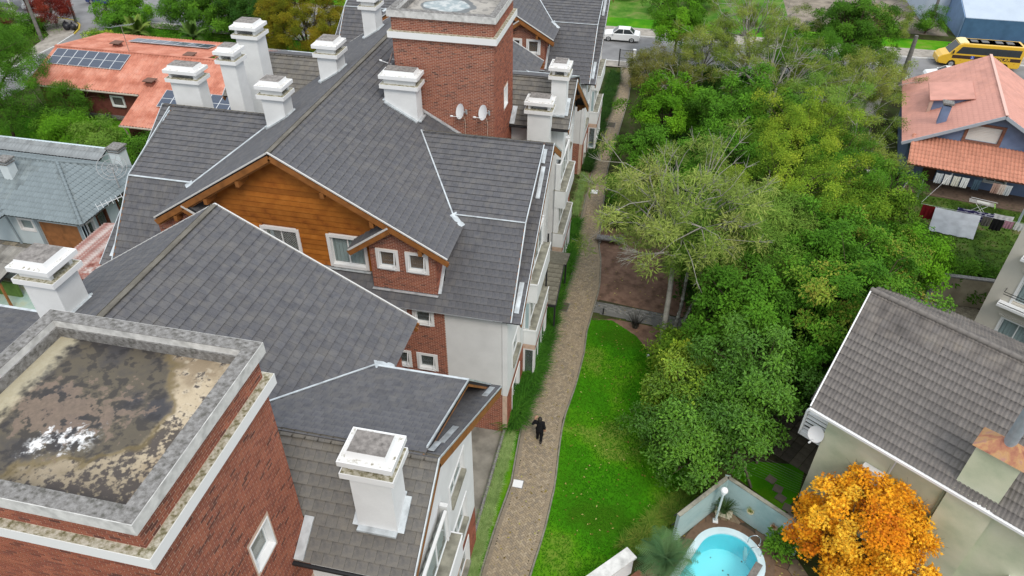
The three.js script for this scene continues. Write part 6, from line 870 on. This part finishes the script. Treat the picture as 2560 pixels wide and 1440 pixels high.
{ // laundry and yard of the salmon house
  const cloth = (name, lab, cat, p, w, h, m, o = {}) => { const g = new THREE.PlaneGeometry(w, h, 20, 12), P = g.attributes.position, r = rng(o.seed || 1), ph = r() * 6; for (let i = 0; i < P.count; i++) { const x = P.getX(i), y = P.getY(i) - h / 2, t = -y / h; P.setXYZ(i, x, y - (o.sag || .03) * (1 - 4 * x * x / w / w), (o.out || 0) * t + .05 * Math.sin(x * 7 / Math.max(.5, w) * 3 + ph) * t + .02 * Math.sin(x * 19 + ph) * t); } g.computeVertexNormals(); const c = mesh(name, g, m); c.position.set(...p); c.rotation.y = o.ry || 0; return tag(c, lab, cat, o.group || 'washing on the line'); };
  const fab = (c, s) => surf([c.map(v => v * .82), c], { size: .8, f: 6, speck: .1, rough: 1, bump: .002, seed: s });
  const ry = -.2, L0 = V(20.3, 1.75, -51.6), dir = V(Math.cos(ry), 0, -Math.sin(ry)), at = (t, y = 1.75) => L0.clone().addScaledVector(dir, t).setY(y).toArray();
  cloth('towel', 'dark red towel at the end of the washing line', 'towel', at(.55), 1.0, 1.1, fab([.20, .015, .02], 1), { ry, seed: 3 }); cloth('sheet', 'large white sheet spread over the washing line', 'sheet', at(2.4, 1.72), 3.0, 1.6, fab([.66, .68, .74], 2), { ry, seed: 5, out: .7 });
  const flo = ctex(128, (u, v) => { const a = vnoise(u * 14, v * 14, 14, 3); return a > .66 ? [.5, .5, .6] : [.025, .02, .10]; }); const fm = new THREE.MeshStandardMaterial({ map: flo, roughness: 1, side: THREE.DoubleSide }); cloth('tablecloth', 'navy floral cloth behind the white sheet', 'cloth', V(...at(3.6, 1.8)).add(V(.1, 0, -.5)).toArray(), 2.4, .9, fm, { ry, seed: 7 });
  cloth('towel', 'grey towel between white sheet and black trousers', 'towel', at(4.35), .6, .75, fab([.13, .12, .11], 4), { ry, seed: 9 }); cloth('trousers', 'black trousers hung on the washing line', 'trousers', at(5.05), .75, .95, fab([.015, .015, .016], 5), { ry, seed: 11 }); cloth('towel', 'pink patterned towel on the washing line', 'towel', at(5.75), .6, .6, fab([.48, .25, .32], 6), { ry, seed: 13 }); cloth('towel', 'small white towel at the far end of the line', 'towel', at(6.5), .75, .6, fab([.7, .7, .7], 7), { ry, seed: 15 }); cloth('towel', 'white hand towel beside the floral cloth', 'towel', V(...at(5.4, 1.85)).add(V(.1, 0, -.55)).toArray(), 1.3, .5, fab([.72, .72, .74], 8), { ry, seed: 17 });
  cloth('sheet', 'white sheet hanging edge on by the porch corner', 'sheet', [20.9, 2.1, -54.6], 1.3, 1.5, fab([.68, .68, .66], 9), { ry: 1.3, seed: 19 }); cloth('sheet', 'white sheet hanging at the right of the yard', 'sheet', [27.6, 2.0, -52.6], 1.4, 1.5, fab([.6, .66, .72], 10), { ry: 1.2, seed: 21 });
  const wl = thing('washing_line', 'timber posts and cord of the washing line', 'washing line'), tm = flat([.12, .10, .08]); for (const t of [-.1, 7.1]) mesh('post', new G().beam(at(t, 0), at(t, 1.95), .1, .1), tm, wl); mesh('cord', new G().beam(at(-.1, 1.77), at(7.1, 1.77), .012, .012), MT.trim, wl); mesh('cord', new G().beam([...at(-.1, 1.9)], [23.2, 2.4, -55.8], .012, .012), MT.trim, wl);
  [[22.4, [.55, .58, .62]], [23.0, [.72, .72, .72]], [23.6, [.68, .66, .6]], [24.2, [.72, .73, .74]], [26.3, [.4, .26, .22]], [26.7, [.6, .5, .45]], [27.1, [.5, .52, .55]], [25.0, [.06, .1, .14]]].forEach(([x, c], i) => cloth('garment', ['striped grey shirt', 'white vest', 'cream shirt', 'white blouse', 'brown top', 'beige top', 'pale grey shirt', 'dark blue jeans'][i] + ' hanging under the tiled porch', 'garment', [x, 2.2, -56.1 + (x - 22) * .19], .5, .85, fab(c, 30 + i), { ry, seed: 40 + i, group: 'clothes under the porch' }));
  const dr = thing('drying_rack', 'white folding clothes rack on the grass', 'rack', null, [25.4, 0, -54.2], -.3); { const g = new G(); for (const z of [-.3, .3]) g.beam([-.5, 0, z], [.4, .95, z], .025, .025).beam([.5, 0, z], [-.4, .95, z], .025, .025); mesh('legs', g, MT.trim, dr); const t = new G(); for (let i = 0; i < 9; i++) t.beam([-.9, .95 + .03 * i * (i > 6 ? 2 : 0), -.35 + i * .09], [.9, .95 + .03 * i * (i > 6 ? 2 : 0), -.35 + i * .09], .014, .014); mesh('bars', t, MT.trim, dr); mesh('cloth', new G().box(-.4, .5, .97, .99, -.3, .1), fab([.5, .5, .46], 60), dr); mesh('green_edge', new G().box(.82, .88, .93, .98, -.36, .45), flat([.2, .4, .05]), dr); }
  const pn = thing('leaning_panel', 'dark glazed panel leaning at the porch corner', 'panel', null, [20.2, 0, -57.0], .4); mesh('frame', new G().beam([0, 0, 0], [.3, .95, 0], .8, .04, [1, 0, 0]), MT.trim, pn); mesh('glass', new G().beam([-.02, .06, 0], [.27, .9, 0], .7, .05, [1, 0, 0]), flat([.05, .055, .06], .3), pn);
  for (const [x, z, lab] of [[18.7, -59.3, 'grey metal box lid beside the salmon house'], [17.9, -55.6, 'pale slatted pallet on the ground by the porch']]) { const t = thing('yard_board', lab, 'board', null, [x, .05, z], .2); mesh('board', new G().box(-.7, .7, 0, .08, -.45, .45), flat([.4, .42, .42]), t); for (let i = 0; i < 6; i++) mesh('slat', new G().box(-.7 + i * .24, -.56 + i * .24, .081, .11, -.45, .45), flat([.5, .5, .48]), t); }
  const sh = thing('tin_hut', 'small ribbed tin roof below the concrete pole', 'hut', null, [19.9, 0, -72.5]); mesh('wall', new G().box(-.9, .9, 0, 2.2, -1.5, 1.5), MT.plaster, sh); { const g = new G(); for (let i = 0; i < 9; i++) g.box(-1.0 + i * .22, -.86 + i * .22, 2.2, 2.27, -1.6, 1.6); mesh('ribs', g, flat([.32, .33, .33]), sh); mesh('roof', new G().box(-1, 1, 2.16, 2.2, -1.6, 1.6), flat([.22, .23, .23]), sh); }
}
{ // person walking away on the path
  const P = thing('person', 'person in black coat and trousers walking on the brick path', 'person', null, [-3.68, .035, -24.9], Math.PI);
  const bones = (list, res, box, iso) => { const [c, s] = box, mc = new MarchingCubes(res, new THREE.MeshStandardMaterial(), false, false, 200000); mc.isolation = 0; const f = mc.field, A = new THREE.Vector3(), n = res; const caps = list.map(([a, b, r0, r1]) => ({ a: V(...a), d: V(...b).sub(V(...a)), r0, r1 })); for (let z = 0; z < n; z++) for (let y = 0; y < n; y++) for (let x = 0; x < n; x++) { A.set(c[0] + (x / n * 2 - 1) * s, c[1] + (y / n * 2 - 1) * s, c[2] + (z / n * 2 - 1) * s); let m = 0; const k = 38; for (const q of caps) { const l = q.d.lengthSq(), t = l ? clamp(A.clone().sub(q.a).dot(q.d) / l) : 0, dd = A.distanceTo(q.a.clone().addScaledVector(q.d, t)) - lerp(q.r0, q.r1, t); m += Math.exp(-k * Math.min(dd, .6)); } f[x + y * n + z * n * n] = Math.log(m) / k; } mc.update(); const g = new THREE.BufferGeometry(), N = mc.count; const ps = new Float32Array(N * 3); for (let i = 0; i < N; i++) { ps[3 * i] = c[0] + mc.positionArray[3 * i] * s; ps[3 * i + 1] = c[1] + mc.positionArray[3 * i + 1] * s; ps[3 * i + 2] = c[2] + mc.positionArray[3 * i + 2] * s; } g.setAttribute('position', new THREE.BufferAttribute(ps, 3)); g.computeVertexNormals(); return boxUV(g); };
  // local +z is the walking direction
  const J = { hipL: [.1, .92, 0], hipR: [-.1, .92, 0], kL: [.11, .5, .1], kR: [-.11, .5, -.02], aL: [.11, .09, .1], aR: [-.11, .1, -.16] };
  const skin = flat([.42, .24, .16], .6), coat = surf([[.010, .010, .012], [.020, .020, .023]], { size: .5, f: 7, speck: .2, rough: .9 }), hair = flat([.018, .014, .012], .6), trou = flat([.012, .012, .014], .9);
  const eL = [.36, 1.2, .0], wL = [.27, 1.36, .2], eR = [-.26, 1.12, -.05], wR = [-.27, .88, .02];
  const body = [[[0, 1.42, 0], [0, 1.55, .02], .062, .055], [[0, 1.62, .02], [0, 1.66, .01], .095, .1], [[0, 1.57, .06], [0, 1.6, .07], .06, .06], [[0, .95, 0], [0, 1.3, 0], .12, .125], [[-.15, 1.37, 0], [.15, 1.37, 0], .06, .06], [J.hipL, J.kL, .085, .055], [J.kL, J.aL, .05, .036], [J.hipR, J.kR, .085, .055], [J.kR, J.aR, .05, .036], [[.17, 1.37, 0], eL, .045, .036], [eL, wL, .034, .028], [[-.17, 1.37, 0], eR, .045, .036], [eR, wR, .034, .028]];
  for (const [w, d] of [[wL, V(-.3, .5, .6).normalize()], [wR, V(0, -1, .15).normalize()]]) { const sx = V(1, 0, 0), W = V(...w), pm = W.clone().addScaledVector(d, .05); body.push([w, pm.toArray(), .028, .034]); for (let i = 0; i < 4; i++) { const b = pm.clone().addScaledVector(d, .03).addScaledVector(sx, (i - 1.5) * .02), m = b.clone().addScaledVector(d, .04).add(V(0, 0, .008)); body.push([b.toArray(), m.toArray(), .01, .009], [m.toArray(), m.clone().addScaledVector(d, .025 + .008 * (i === 1 ? 1 : 0)).add(V(0, 0, .014)).toArray(), .009, .008]); } body.push([pm.clone().addScaledVector(sx, .03).toArray(), pm.clone().addScaledVector(sx, .06).addScaledVector(d, .04).toArray(), .011, .009]); }
  mesh('body', bones(body, 110, [[0, .9, 0], .95]), skin, P);
  mesh('coat', bones([[[0, .84, 0], [0, 1.3, 0], .165, .16], [[-.09, .82, 0], [.09, .82, 0], .11, .11], [[-.16, 1.38, 0], [.16, 1.38, 0], .085, .085], [[.18, 1.38, 0], eL, .07, .058], [eL, [.275, 1.34, .18], .056, .046], [[-.18, 1.38, 0], eR, .07, .058], [eR, [-.27, .92, .015], .056, .046], [[0, 1.46, -.06], [0, 1.5, -.08], .09, .07]], 80, [[0, .9, 0], .95]), coat, P);
  mesh('trousers', bones([[J.hipL, J.kL, .12, .088], [J.kL, [.11, .14, .09], .084, .075], [J.hipR, J.kR, .12, .088], [J.kR, [-.11, .15, -.14], .084, .075]], 80, [[0, .9, 0], .95]), trou, P);
  mesh('hair', bones([[[0, 1.66, -.01], [0, 1.68, 0], .108, .1], [[0, 1.6, -.05], [0, 1.62, -.03], .085, .09]], 50, [[0, 1.62, 0], .3]), hair, P);
  for (const [a, z] of [[J.aL, .1], [J.aR, -.16]]) mesh('shoe', bones([[[a[0], .05, z - .05], [a[0], .045, z + .15], .05, .042], [[a[0], .1, z - .02], [a[0], .06, z], .05, .05]], 40, [[a[0], .08, z + .05], .25]), flat([.02, .018, .018], .5), P);
}
// ---------- trees and plants ----------
const C = { feather: [[.17, .22, .07], [.25, .30, .10], [.33, .36, .14], [.38, .35, .18]], mid: [[.055, .13, .018], [.085, .20, .024], [.13, .27, .032]], bright: [[.075, .18, .014], [.12, .27, .018], [.19, .35, .03]], yel: [[.08, .16, .02], [.14, .23, .03], [.24, .32, .04], [.38, .40, .06]], olive: [[.10, .15, .035], [.17, .22, .055], [.25, .28, .08], [.30, .28, .11]], dark: [[.022, .065, .014], [.036, .095, .018], [.06, .135, .024]], dry: [[.10, .13, .035], [.18, .17, .06], [.26, .21, .09]], tip: [[.05, .13, .018], [.075, .19, .022], [.12, .24, .03], [.38, .31, .09]], soft: [[.09, .18, .04], [.14, .24, .055], [.20, .30, .075], [.26, .32, .10]], deep: [[.045, .11, .015], [.072, .165, .02], [.125, .25, .03]] };
const GW = 'trees of the wooded strip', S = (label, c, R, cols, o = {}) => tree({ label, c, R, cols: C[cols], group: GW, ...o });
S('low brownish scrub at the far end of the path', [-1.2, 2.2, -73.2], 2.5, 'dry', { seed: 2, kind: 'fine', twigs: 1, bark: 'grey' });
S('light green tree by the road past the gate', [1.2, 4.2, -80.5], 2.9, 'bright', { seed: 3 });
S('broad bare branched tree fringing the road', [8.6, 5.2, -77.5], 5.6, 'olive', { seed: 4, kind: 'fine', twigs: 4, bark: 'grey', dens: .6, flat: .7, tr: .22, bare: .3 });
S('dense dark tree beside the vacant lot', [18.2, 5.2, -79], 4.2, 'mid', { seed: 5, dens: 1.1, cols: C.deep });
S('dry twiggy tree next to the far path', [1.7, 3.2, -67.2], 3.1, 'dry', { seed: 6, kind: 'fine', twigs: 3, bark: 'grey', dens: .6 });
S('grey limbed sparse tree in the middle of the wood', [10.2, 5.6, -64.6], 4.7, 'olive', { seed: 7, kind: 'fine', twigs: 4, bark: 'grey', dens: .6, flat: .7, tr: .22, bare: .3, cols: C.olive });
S('bright bushy tree leaning towards the far path', [1.1, 4.0, -58.8], 3.1, 'bright', { seed: 8, dens: 1.1 });
S('full green tree behind the feathery tree', [6.8, 5.5, -55], 3.9, 'mid', { seed: 9, dens: 1.0 });
S('thin pale branched tree near the pole', [16.4, 4.4, -64.2], 3.5, 'olive', { seed: 10, kind: 'fine', twigs: 3, bark: 'grey', dens: .6 });
S('golden green tree at the heart of the wood', [10.2, 6.0, -51.4], 3.9, 'yel', { seed: 11, kind: 'fine', dens: 1.1 });
S('olive green tree with leafy crown facing the salmon house', [12.8, 5.0, -58.5], 3.6, 'soft', { seed: 31, kind: 'fine', twigs: 2, bark: 'grey', dens: .8 });
S('tall feathery tree with lichen covered forked trunks', [2.3, 8.0, -36.8], 4.7, 'soft', { seed: 12, kind: 'narrow', twigs: 5, bark: 'grey', tr: .19, dens: .8, per: 11, tuft: .5, bare: .25, extra: (gs, r) => { const br = (a, d, len, w, n) => { const b = a.clone().addScaledVector(d, len); gs.push(taper(a, b, w, w * .65, 5)); if (n) for (let i = 0; i < 3; i++) br(a.clone().lerp(b, .55 + .45 * r()), d.clone().add(V(r() - .5, (r() - .5) * .8, r() - .5).multiplyScalar(1.1)).normalize(), len * (.55 + r() * .25), w * .55, n - 1); }; br(V(-.5, 5.8, 1.5), V(-.85, .1, .5).normalize(), 1.5, .075, 4); br(V(-.3, 6.6, 1.2), V(-.9, .35, .1).normalize(), 1.4, .06, 3); br(V(.4, 5.6, 1.6), V(.7, .3, .6).normalize(), 1.3, .06, 3); }, base: [-.1, 0, 3.4], flat: .7, limbs: 12, ragged: .4, cols: C.feather });
S('feathery companion trunk with sparse crown over the grey path', [3.4, 6.2, -36.8], 2.6, 'soft', { seed: 13, kind: 'narrow', twigs: 3, bark: 'lichen', tr: .13, dens: .5, base: [-.7, 0, 3.3], flat: .7 });
S('slender lichen trunk with thin leaves by the lawn', [4.4, 5.4, -36.2], 2.3, 'soft', { seed: 14, kind: 'narrow', twigs: 2, bark: 'lichen', tr: .11, dens: .6, base: [-1.3, 0, 1.2] });
S('yellow tipped tree above the yard of the salmon house', [9.3, 6.0, -42.9], 3.5, 'yel', { seed: 15, kind: 'fine', dens: 1.1, cols: C.yel });
S('vivid lime tree beside the washing line', [14.6, 4.6, -45.6], 2.3, 'yel', { seed: 16, dens: 1.1, cols: C.yel });
S('pale twiggy tree against the salmon eave', [15.6, 4.2, -54.2], 3.3, 'olive', { seed: 17, kind: 'fine', twigs: 4, bark: 'grey', dens: .5 });
S('soft light green tree right of the feathery crown', [6.9, 5.6, -38.4], 3.3, 'soft', { seed: 18, kind: 'narrow', dens: .95, twigs: 1 });
S('leafy mid green tree in front of the lime tree', [10.6, 5.2, -37.2], 3.2, 'mid', { seed: 19, dens: 1.1, cols: C.mid });
S('round vivid green tree over the courtyard wall', [16.9, 3.4, -41.4], 2.3, 'bright', { seed: 20, dens: 1.2 });
S('shady green tree behind the lichen trunks', [6.0, 4.6, -32.6], 2.9, 'mid', { seed: 21, dens: 1.0 });
S('large green tree with buff new shoots behind the grey tile roof', [11.2, 5.4, -33.2], 3.7, 'tip', { seed: 22, dens: 1.1 });
S('low bush with bright yellow top at the lawn edge', [3.2, 1.6, -31.6], 1.6, 'yel', { seed: 23, dens: 1.6, cat: 'bush', tr: .06 });
S('dense green tree between the lawn and the grey tile roof', [6.6, 4.2, -27.9], 2.7, 'deep', { seed: 24, dens: 1.2, kind: 'glossy', mat: glossMat });
S('glossy dark evergreen nearest the teal wall', [3.5, 2.5, -24.6], 2.0, 'deep', { seed: 25, dens: 1.7, kind: 'glossy', mat: glossMat });
S('glossy evergreen with yellowish shoots beside the lawn', [3.6, 2.4, -27.9], 1.9, 'tip', { seed: 26, dens: 1.5, kind: 'glossy', mat: glossMat, cols: C.yel });
S('glossy dark evergreen over the wire fence', [6.0, 3.1, -25.6], 1.9, 'dark', { seed: 27, dens: 1.5, kind: 'glossy', mat: glossMat, cols: C.deep });
S('slim scrub tree beside the salmon house wall', [18.0, 2.6, -53.0], 1.8, 'mid', { seed: 28, dens: .9, kind: 'fine' });
S('leafy shrub overhanging the path by the stone bench', [-1.3, 2.2, -47.4], 1.7, 'deep', { seed: 29, dens: 1.2 });
S('green tree by the far path bend', [-.3, 3.0, -52.8], 2.4, 'mid', { seed: 30, dens: 1.1 });
S('dark tree under the feathery crown', [4.6, 3.4, -41.5], 2.8, 'deep', { seed: 32, dens: 1.0 });
S('mid green tree behind the yellow tipped trees', [13.2, 5.0, -48.6], 3.0, 'mid', { seed: 33, dens: 1.0, kind: 'fine' });
S('leafy green tree between the golden tree and the path', [4.6, 4.4, -48.2], 2.9, 'mid', { seed: 34, dens: 1.1, cols: C.mid });
S('bushy tree between wood and courtyard', [14.2, 4.0, -39.8], 2.6, 'mid', { seed: 35, dens: 1.1, cols: C.tip });
S('grey green roadside tree before the white car', [4.2, 4.0, -74.2], 3.2, 'olive', { seed: 36, kind: 'fine', dens: .9, twigs: 2, bark: 'grey' });
S('olive tree beside the concrete pole', [19.5, 4.0, -70.6], 3.2, 'olive', { seed: 37, kind: 'fine', dens: .9, twigs: 1, bark: 'grey' });
S('green tree at the road behind bare branches', [13.0, 4.4, -72.5], 3.4, 'mid', { seed: 38, kind: 'fine', dens: 1.0 });
tree({ name: 'maple_tree', label: 'round maple in full orange autumn leaf beside the green house', c: [11.1, 2.75, -20.5], R: 2.65, cols: [[.68, .17, .02], [.86, .31, .02], [.93, .41, .035], [.95, .52, .08]], kind: 'star', seed: 41, dens: 3.4, flat: 1.1, twigs: 2, tuft: .36, per: 22, ragged: .14, tr: .1, size: .74 });
palm({ name: 'date_palm', label: 'feathery blue green palm beside the pool', p: [3.0, 0, -18.3], h: 1.5, tr: .16, n: 30, L: 1.7, w: .44, lw: .016, nl: 20, cols: [[.08, .18, .07], [.11, .22, .085], [.14, .25, .10]], seed: 42 });
palm({ name: 'tree_fern', label: 'light green tree fern behind the red roof vent', p: [-59, 0, -72.5], h: 1.6, tr: .14, n: 14, L: 2.2, w: .5, lw: .06, cols: [[.14, .22, .04], [.19, .27, .05]], seed: 43, group: 'tree ferns in the garden' });
palm({ name: 'tree_fern', label: 'taller green tree fern before the white awning', p: [-51.3, 0, -71.5], h: 2.0, tr: .15, n: 13, L: 2.0, w: .45, lw: .06, cols: [[.08, .16, .03], [.11, .20, .04]], seed: 44, group: 'tree ferns in the garden' });
const GL = 'trees of the red house garden', T2 = (label, c, R, cols, o = {}) => tree({ label, c, R, cols: C[cols] || cols, group: GL, ...o });
T2('round green hedge tree by the street corner', [-64.5, 2.2, -78.2], 2.6, 'bright', { seed: 51, dens: 1.2 }); T2('leafy green shrub next to the street hedge', [-61.5, 1.8, -74.4], 2.4, 'mid', { seed: 52, dens: 1.1 }); T2('broad dark garden tree behind the tree ferns', [-50.5, 3.6, -77.5], 4.0, 'deep', { seed: 53, dens: 1.1 }); T2('spreading dark garden tree with low branches', [-45.2, 3.6, -76.5], 3.8, 'dark', { seed: 54, dens: 1.1 }); T2('green garden tree with tan shoots', [-55.6, 3.0, -77.8], 3.2, 'mid', { seed: 55, dens: 1.0 });
T2('large dome shaped tree turning olive and gold behind the chimneys', [-37.8, 4.4, -71.8], 4.7, [[.10, .115, .012], [.17, .16, .014], [.26, .20, .02], [.30, .18, .03]], { seed: 56, kind: 'fine', dens: 2.0, flat: .95, ragged: .06, tuft: .45 });
T2('round shrub in front of the red house wall', [-52.4, 2.1, -52.9], 2.3, 'mid', { seed: 57, dens: 1.0, kind: 'fine', cols: C.deep }); T2('feathery bamboo clump by the hipped house', [-48.2, 1.6, -47.6], 2.3, 'bright', { seed: 58, kind: 'narrow', dens: 1.2 }); T2('bamboo clump beside the chimney aerial', [-45.6, 1.6, -46.8], 1.9, 'bright', { seed: 59, kind: 'narrow', dens: 1.2, cols: C.soft });
T2('tall fine leaved tree at the edge of the red house garden', [-57.2, 6.2, -50.6], 4.6, 'mid', { seed: 60, kind: 'fine', dens: .9 }); T2('fine leaved tree leaning over the annex roof', [-54.2, 3.6, -47.6], 2.8, 'dark', { seed: 61, kind: 'fine', dens: 1.0, cols: C.deep }); T2('dark shrub under the fine leaved tree', [-50.8, 1.6, -49.0], 1.8, 'deep', { seed: 62, dens: 1.1 });
T2('low hedge along the side street', [-62.6, .9, -69.8], 1.7, 'bright', { seed: 63, dens: 1.3, cols: C.yel }); T2('low bush beside the red roof corner', [-59.6, .9, -68.6], 1.6, 'mid', { seed: 64, dens: 1.3, cols: C.bright }); T2('dark bush on the garden lawn', [-43.2, 1.2, -70.6], 1.6, 'deep', { seed: 65, dens: 1.2 }); T2('small bush beside the garden awning', [-40.5, .9, -69.2], 1.2, 'mid', { seed: 66, dens: 1.2 });
T2('deep red leaved tree by the yellow kerb', [-72.7, 2.5, -75.8], 2.2, [[.12, .014, .018], [.20, .022, .028], [.30, .05, .045]], { seed: 67, kind: 'fine', dens: 1.9, ragged: .12, tuft: .45, bark: 'grey' }); T2('small reddish shrub in the corner garden', [-76.5, 1.4, -71], 1.5, [[.12, .05, .03], [.19, .07, .05]], { seed: 68, kind: 'fine', dens: .9 }); T2('green bush beside the white canopy', [-75.2, 1.2, -69.5], 1.7, 'mid', { seed: 69, dens: 1 }); T2('green bush in front of the shelter', [-80.5, 1.2, -75], 2.0, 'soft', { seed: 70, dens: 1 }); T2('garden bush behind the pavement pole', [-74.2, 1.0, -73.6], 1.4, 'deep', { seed: 71, dens: 1 }); T2('orange brown tree across the street', [-80.2, 3, -80], 2.2, [[.14, .07, .02], [.2, .11, .03]], { seed: 72, kind: 'fine' }); T2('hedge bush below the pavement pole', [-73.4, 1, -67.4], 1.8, 'mid', { seed: 73, dens: 1 });
T2('green shrub between the hipped house and the rusty shed roof', [-41.8, 1.2, -47.6], 1.6, 'deep', { seed: 74, dens: 1.1 }); T2('shrub behind the red eave near the chimneys', [-37.6, 2.2, -48.8], 1.3, 'deep', { seed: 75, dens: .9 });
T2('thick hedge clump along the vacant lot', [26.5, 1.4, -97], 2.4, 'mid', { seed: 81, kind: 'fine', dens: .9, cols: C.olive }); T2('hedge clump beside the blue side wall', [30.8, 1.4, -97.4], 2.2, 'mid', { seed: 82, kind: 'fine', dens: .9, cols: C.deep }); T2('hedge clump at the pole of the vacant lot', [22.5, 1.3, -96.8], 2.0, 'mid', { seed: 83, kind: 'fine', dens: .8, cols: C.dry }); T2('palm like bush on the verge past the white car', [-1.0, 1.3, -98], 1.8, 'deep', { seed: 84, dens: .9 }); T2('tall shrub past the white car', [3.4, 2.2, -101], 2.6, 'deep', { seed: 85 }); T2('shrub on the far verge', [-6, 1.6, -104], 2.2, 'bright', { seed: 86 });
T2('dark shrub by the cream building corner', [21.8, 1.1, -43.4], 1.5, 'deep', { seed: 87, dens: 1.2 }); T2('yard shrub next to the cream building wall', [28.6, 1.0, -46.5], 1.0, 'bright', { seed: 88 }); T2('small shrub at the pool wall under the maple', [8.4, .5, -21.0], .5, 'deep', { seed: 89, dens: 1.6, tr: .03, cat: 'bush' });
{ // undergrowth, grasses, lawn blades
  const r = rng(301), list = []; for (let i = 0; i < 9000; i++) { const z = -27 - r() * 52, x = lerp(3.2, 17, r()) + (z < -46 ? -4.5 * r() : 0); if (z > -38 && x < 3.6) continue; if (x > 16 && z > -57 && z < -36) continue; if (x > 7 && z > -30) continue; const c = ramp(C.dark, r()); list.push({ p: V(x, .1 + r() * .9, z), s: .8 + r() * .9, c, n: V(r() - .5, 1, r() - .5).normalize(), a: r() * 6.28 }); } tag(scatter('undergrowth', list, 'broad', scene), 'dark leafy undergrowth beneath the wooded strip', 'undergrowth');
  const l2 = []; for (let i = 0; i < 2600; i++) { const a = r(); const [x, z] = a < .45 ? [lerp(-66, -40, r()), lerp(-79, -67.5, r())] : a < .8 ? [lerp(-62, -38, r()), lerp(-54, -44.8, r())] : [lerp(-90, -71, r()), lerp(-78, -62, r())]; l2.push({ p: V(x, .1 + r() * .4, z), s: .7 + r() * .8, c: ramp([...C.mid, ...C.bright], r()), a: r() * 6.28 }); } tag(scatter('ground_cover', l2, 'broad', scene), 'mixed leafy ground cover in the red house garden', 'ground cover');
  const tg = grassTuft(40, .55, .042, .95, 302), rows = (name, label, n, fx, cols, sc) => { const L = []; for (let i = 0; i < n; i++) { const [x, z] = fx(i / n, r()); L.push({ p: V(x, .02, z), s: sc * (.75 + r() * .5), c: ramp(cols, r()), a: r() * 6.28 }); } tag(scatter(name, L, tg, scene), label, 'grass'); };
  rows('pale_grass', 'pale variegated grass row beside the concrete patio', 420, (t, q) => [-5.25 + (q - .5) * .36, lerp(-25, -14, t)], [[.19, .27, .13], [.30, .38, .21], [.42, .48, .32]], .72);
  rows('dark_grass', 'long dark grass under the bay windows by the path', 150, (t, q) => { const z = lerp(-25.3, -33.2, t); return [lerp(-5.3, along(pathL, z) - .25, q), z]; }, [[.03, .10, .014], [.05, .15, .02], [.08, .20, .03]], 1.9);
  rows('dark_grass', 'long dark grass beside the entrance canopy', 140, (t, q) => { const z = lerp(-33.6, -46, t); return [lerp(-4.95, along(pathL, z) - .2, q), z]; }, [[.03, .10, .014], [.05, .15, .02], [.08, .20, .03]], 1.7);
  rows('pale_grass', 'pale grass row along the far patio', 110, (t, q) => [-5.0 + (q - .5) * .4, lerp(-47, -53.5, t)], [[.19, .27, .13], [.30, .38, .21]], .9);
  rows('dark_grass', 'long dark grass along the farthest building', 260, (t, q) => { const z = lerp(-54, -76, t); return [lerp(-5.3, along(pathL, z) - .2, q), z]; }, [[.02, .06, .012], [.04, .09, .02]], 1.5);
  rows('wild_grass', 'tall straw tinted grass along the black railing', 150, (t, q) => [lerp(1.9, 5.0, t) - q * .6 - .2, lerp(-19.2, -23.0, t) - q * .4], [[.08, .17, .025], [.14, .22, .04], [.24, .25, .07]], 1.2);
  const bl = grassTuft(7, .07, .012, .8, 303), L3 = []; for (let i = 0; i < 26000; i++) { const z = -36 + r() * 20, x = lerp(along(pathR, z) + .08, 3.8, r()); let inn = false; for (let a = 0, b = LAWN_CCW.length - 1; a < LAWN_CCW.length; b = a++) { const A = LAWN_CCW[a], B = LAWN_CCW[b]; if ((A[1] > -z) !== (B[1] > -z) && x < (B[0] - A[0]) * (-z - A[1]) / (B[1] - A[1]) + A[0]) inn = !inn; } if (!inn) continue; const q = fbm(x / 9, z / 9, 4, 4, 5); L3.push({ p: V(x, .006, z), s: .7 + r() * .8, c: mix3([.03, .17, .004], [.09, .26, .010], clamp(q * 1.6 - .3 + r() * .4)), a: r() * 6.28 }); } tag(scatter('lawn_blades', L3, bl, scene), 'short bright green lawn blades beside the path', 'grass');
  const l4 = []; for (let i = 0; i < 5000; i++) { const x = lerp(17.6, 30, r()), z = lerp(-56, -42.5, r()); l4.push({ p: V(x, .01, z), s: 1 + r() * 2, c: ramp([[.04, .08, .012], [.06, .13, .015], [.14, .14, .05]], r()), a: r() * 6.28 }); } tag(scatter('yard_blades', l4, bl, scene), 'rough grass of the laundry yard', 'grass');
  const lq = new G().quad([-.05, .004, 0], [0, .012, -.03], [.06, .004, 0], [0, .012, .03]).geo(), L5 = []; for (let i = 0; i < 900; i++) { const a = r(), [x, z] = a < .35 ? [lerp(-2.2, 4, r()), lerp(-35, -19, r())] : a < .6 ? [lerp(-4.4, -2.6, r()), lerp(-50, -15, r())] : a < .85 ? [lerp(-2, 6, r()), lerp(-45, -35.5, r())] : [lerp(7.2, 9.8, r()), lerp(-22.5, -18, r())]; L5.push({ p: V(x, .045, z), s: .5 + r() * .9, c: ramp([[.12, .07, .03], [.30, .20, .07], [.50, .42, .25]], r()), a: r() * 6.28 }); } tag(scatter('leaf_litter', L5, lq, scene), 'small fallen leaves scattered over lawn, path and soil', 'leaves');
  const ph = thing('flax_plant', 'spiky dark purple flax by the grey side path', 'plant', null, [.55, 0, -35.1]); mesh('leaves', grassTuft(70, 1.15, .06, .75, 305, .9), flat([.03, .03, .028], .6), ph); mesh('base_leaves', grassTuft(14, .5, .05, 1, 306), flat([.16, .15, .10], .8), ph);
}
renderer.render(scene, camera);
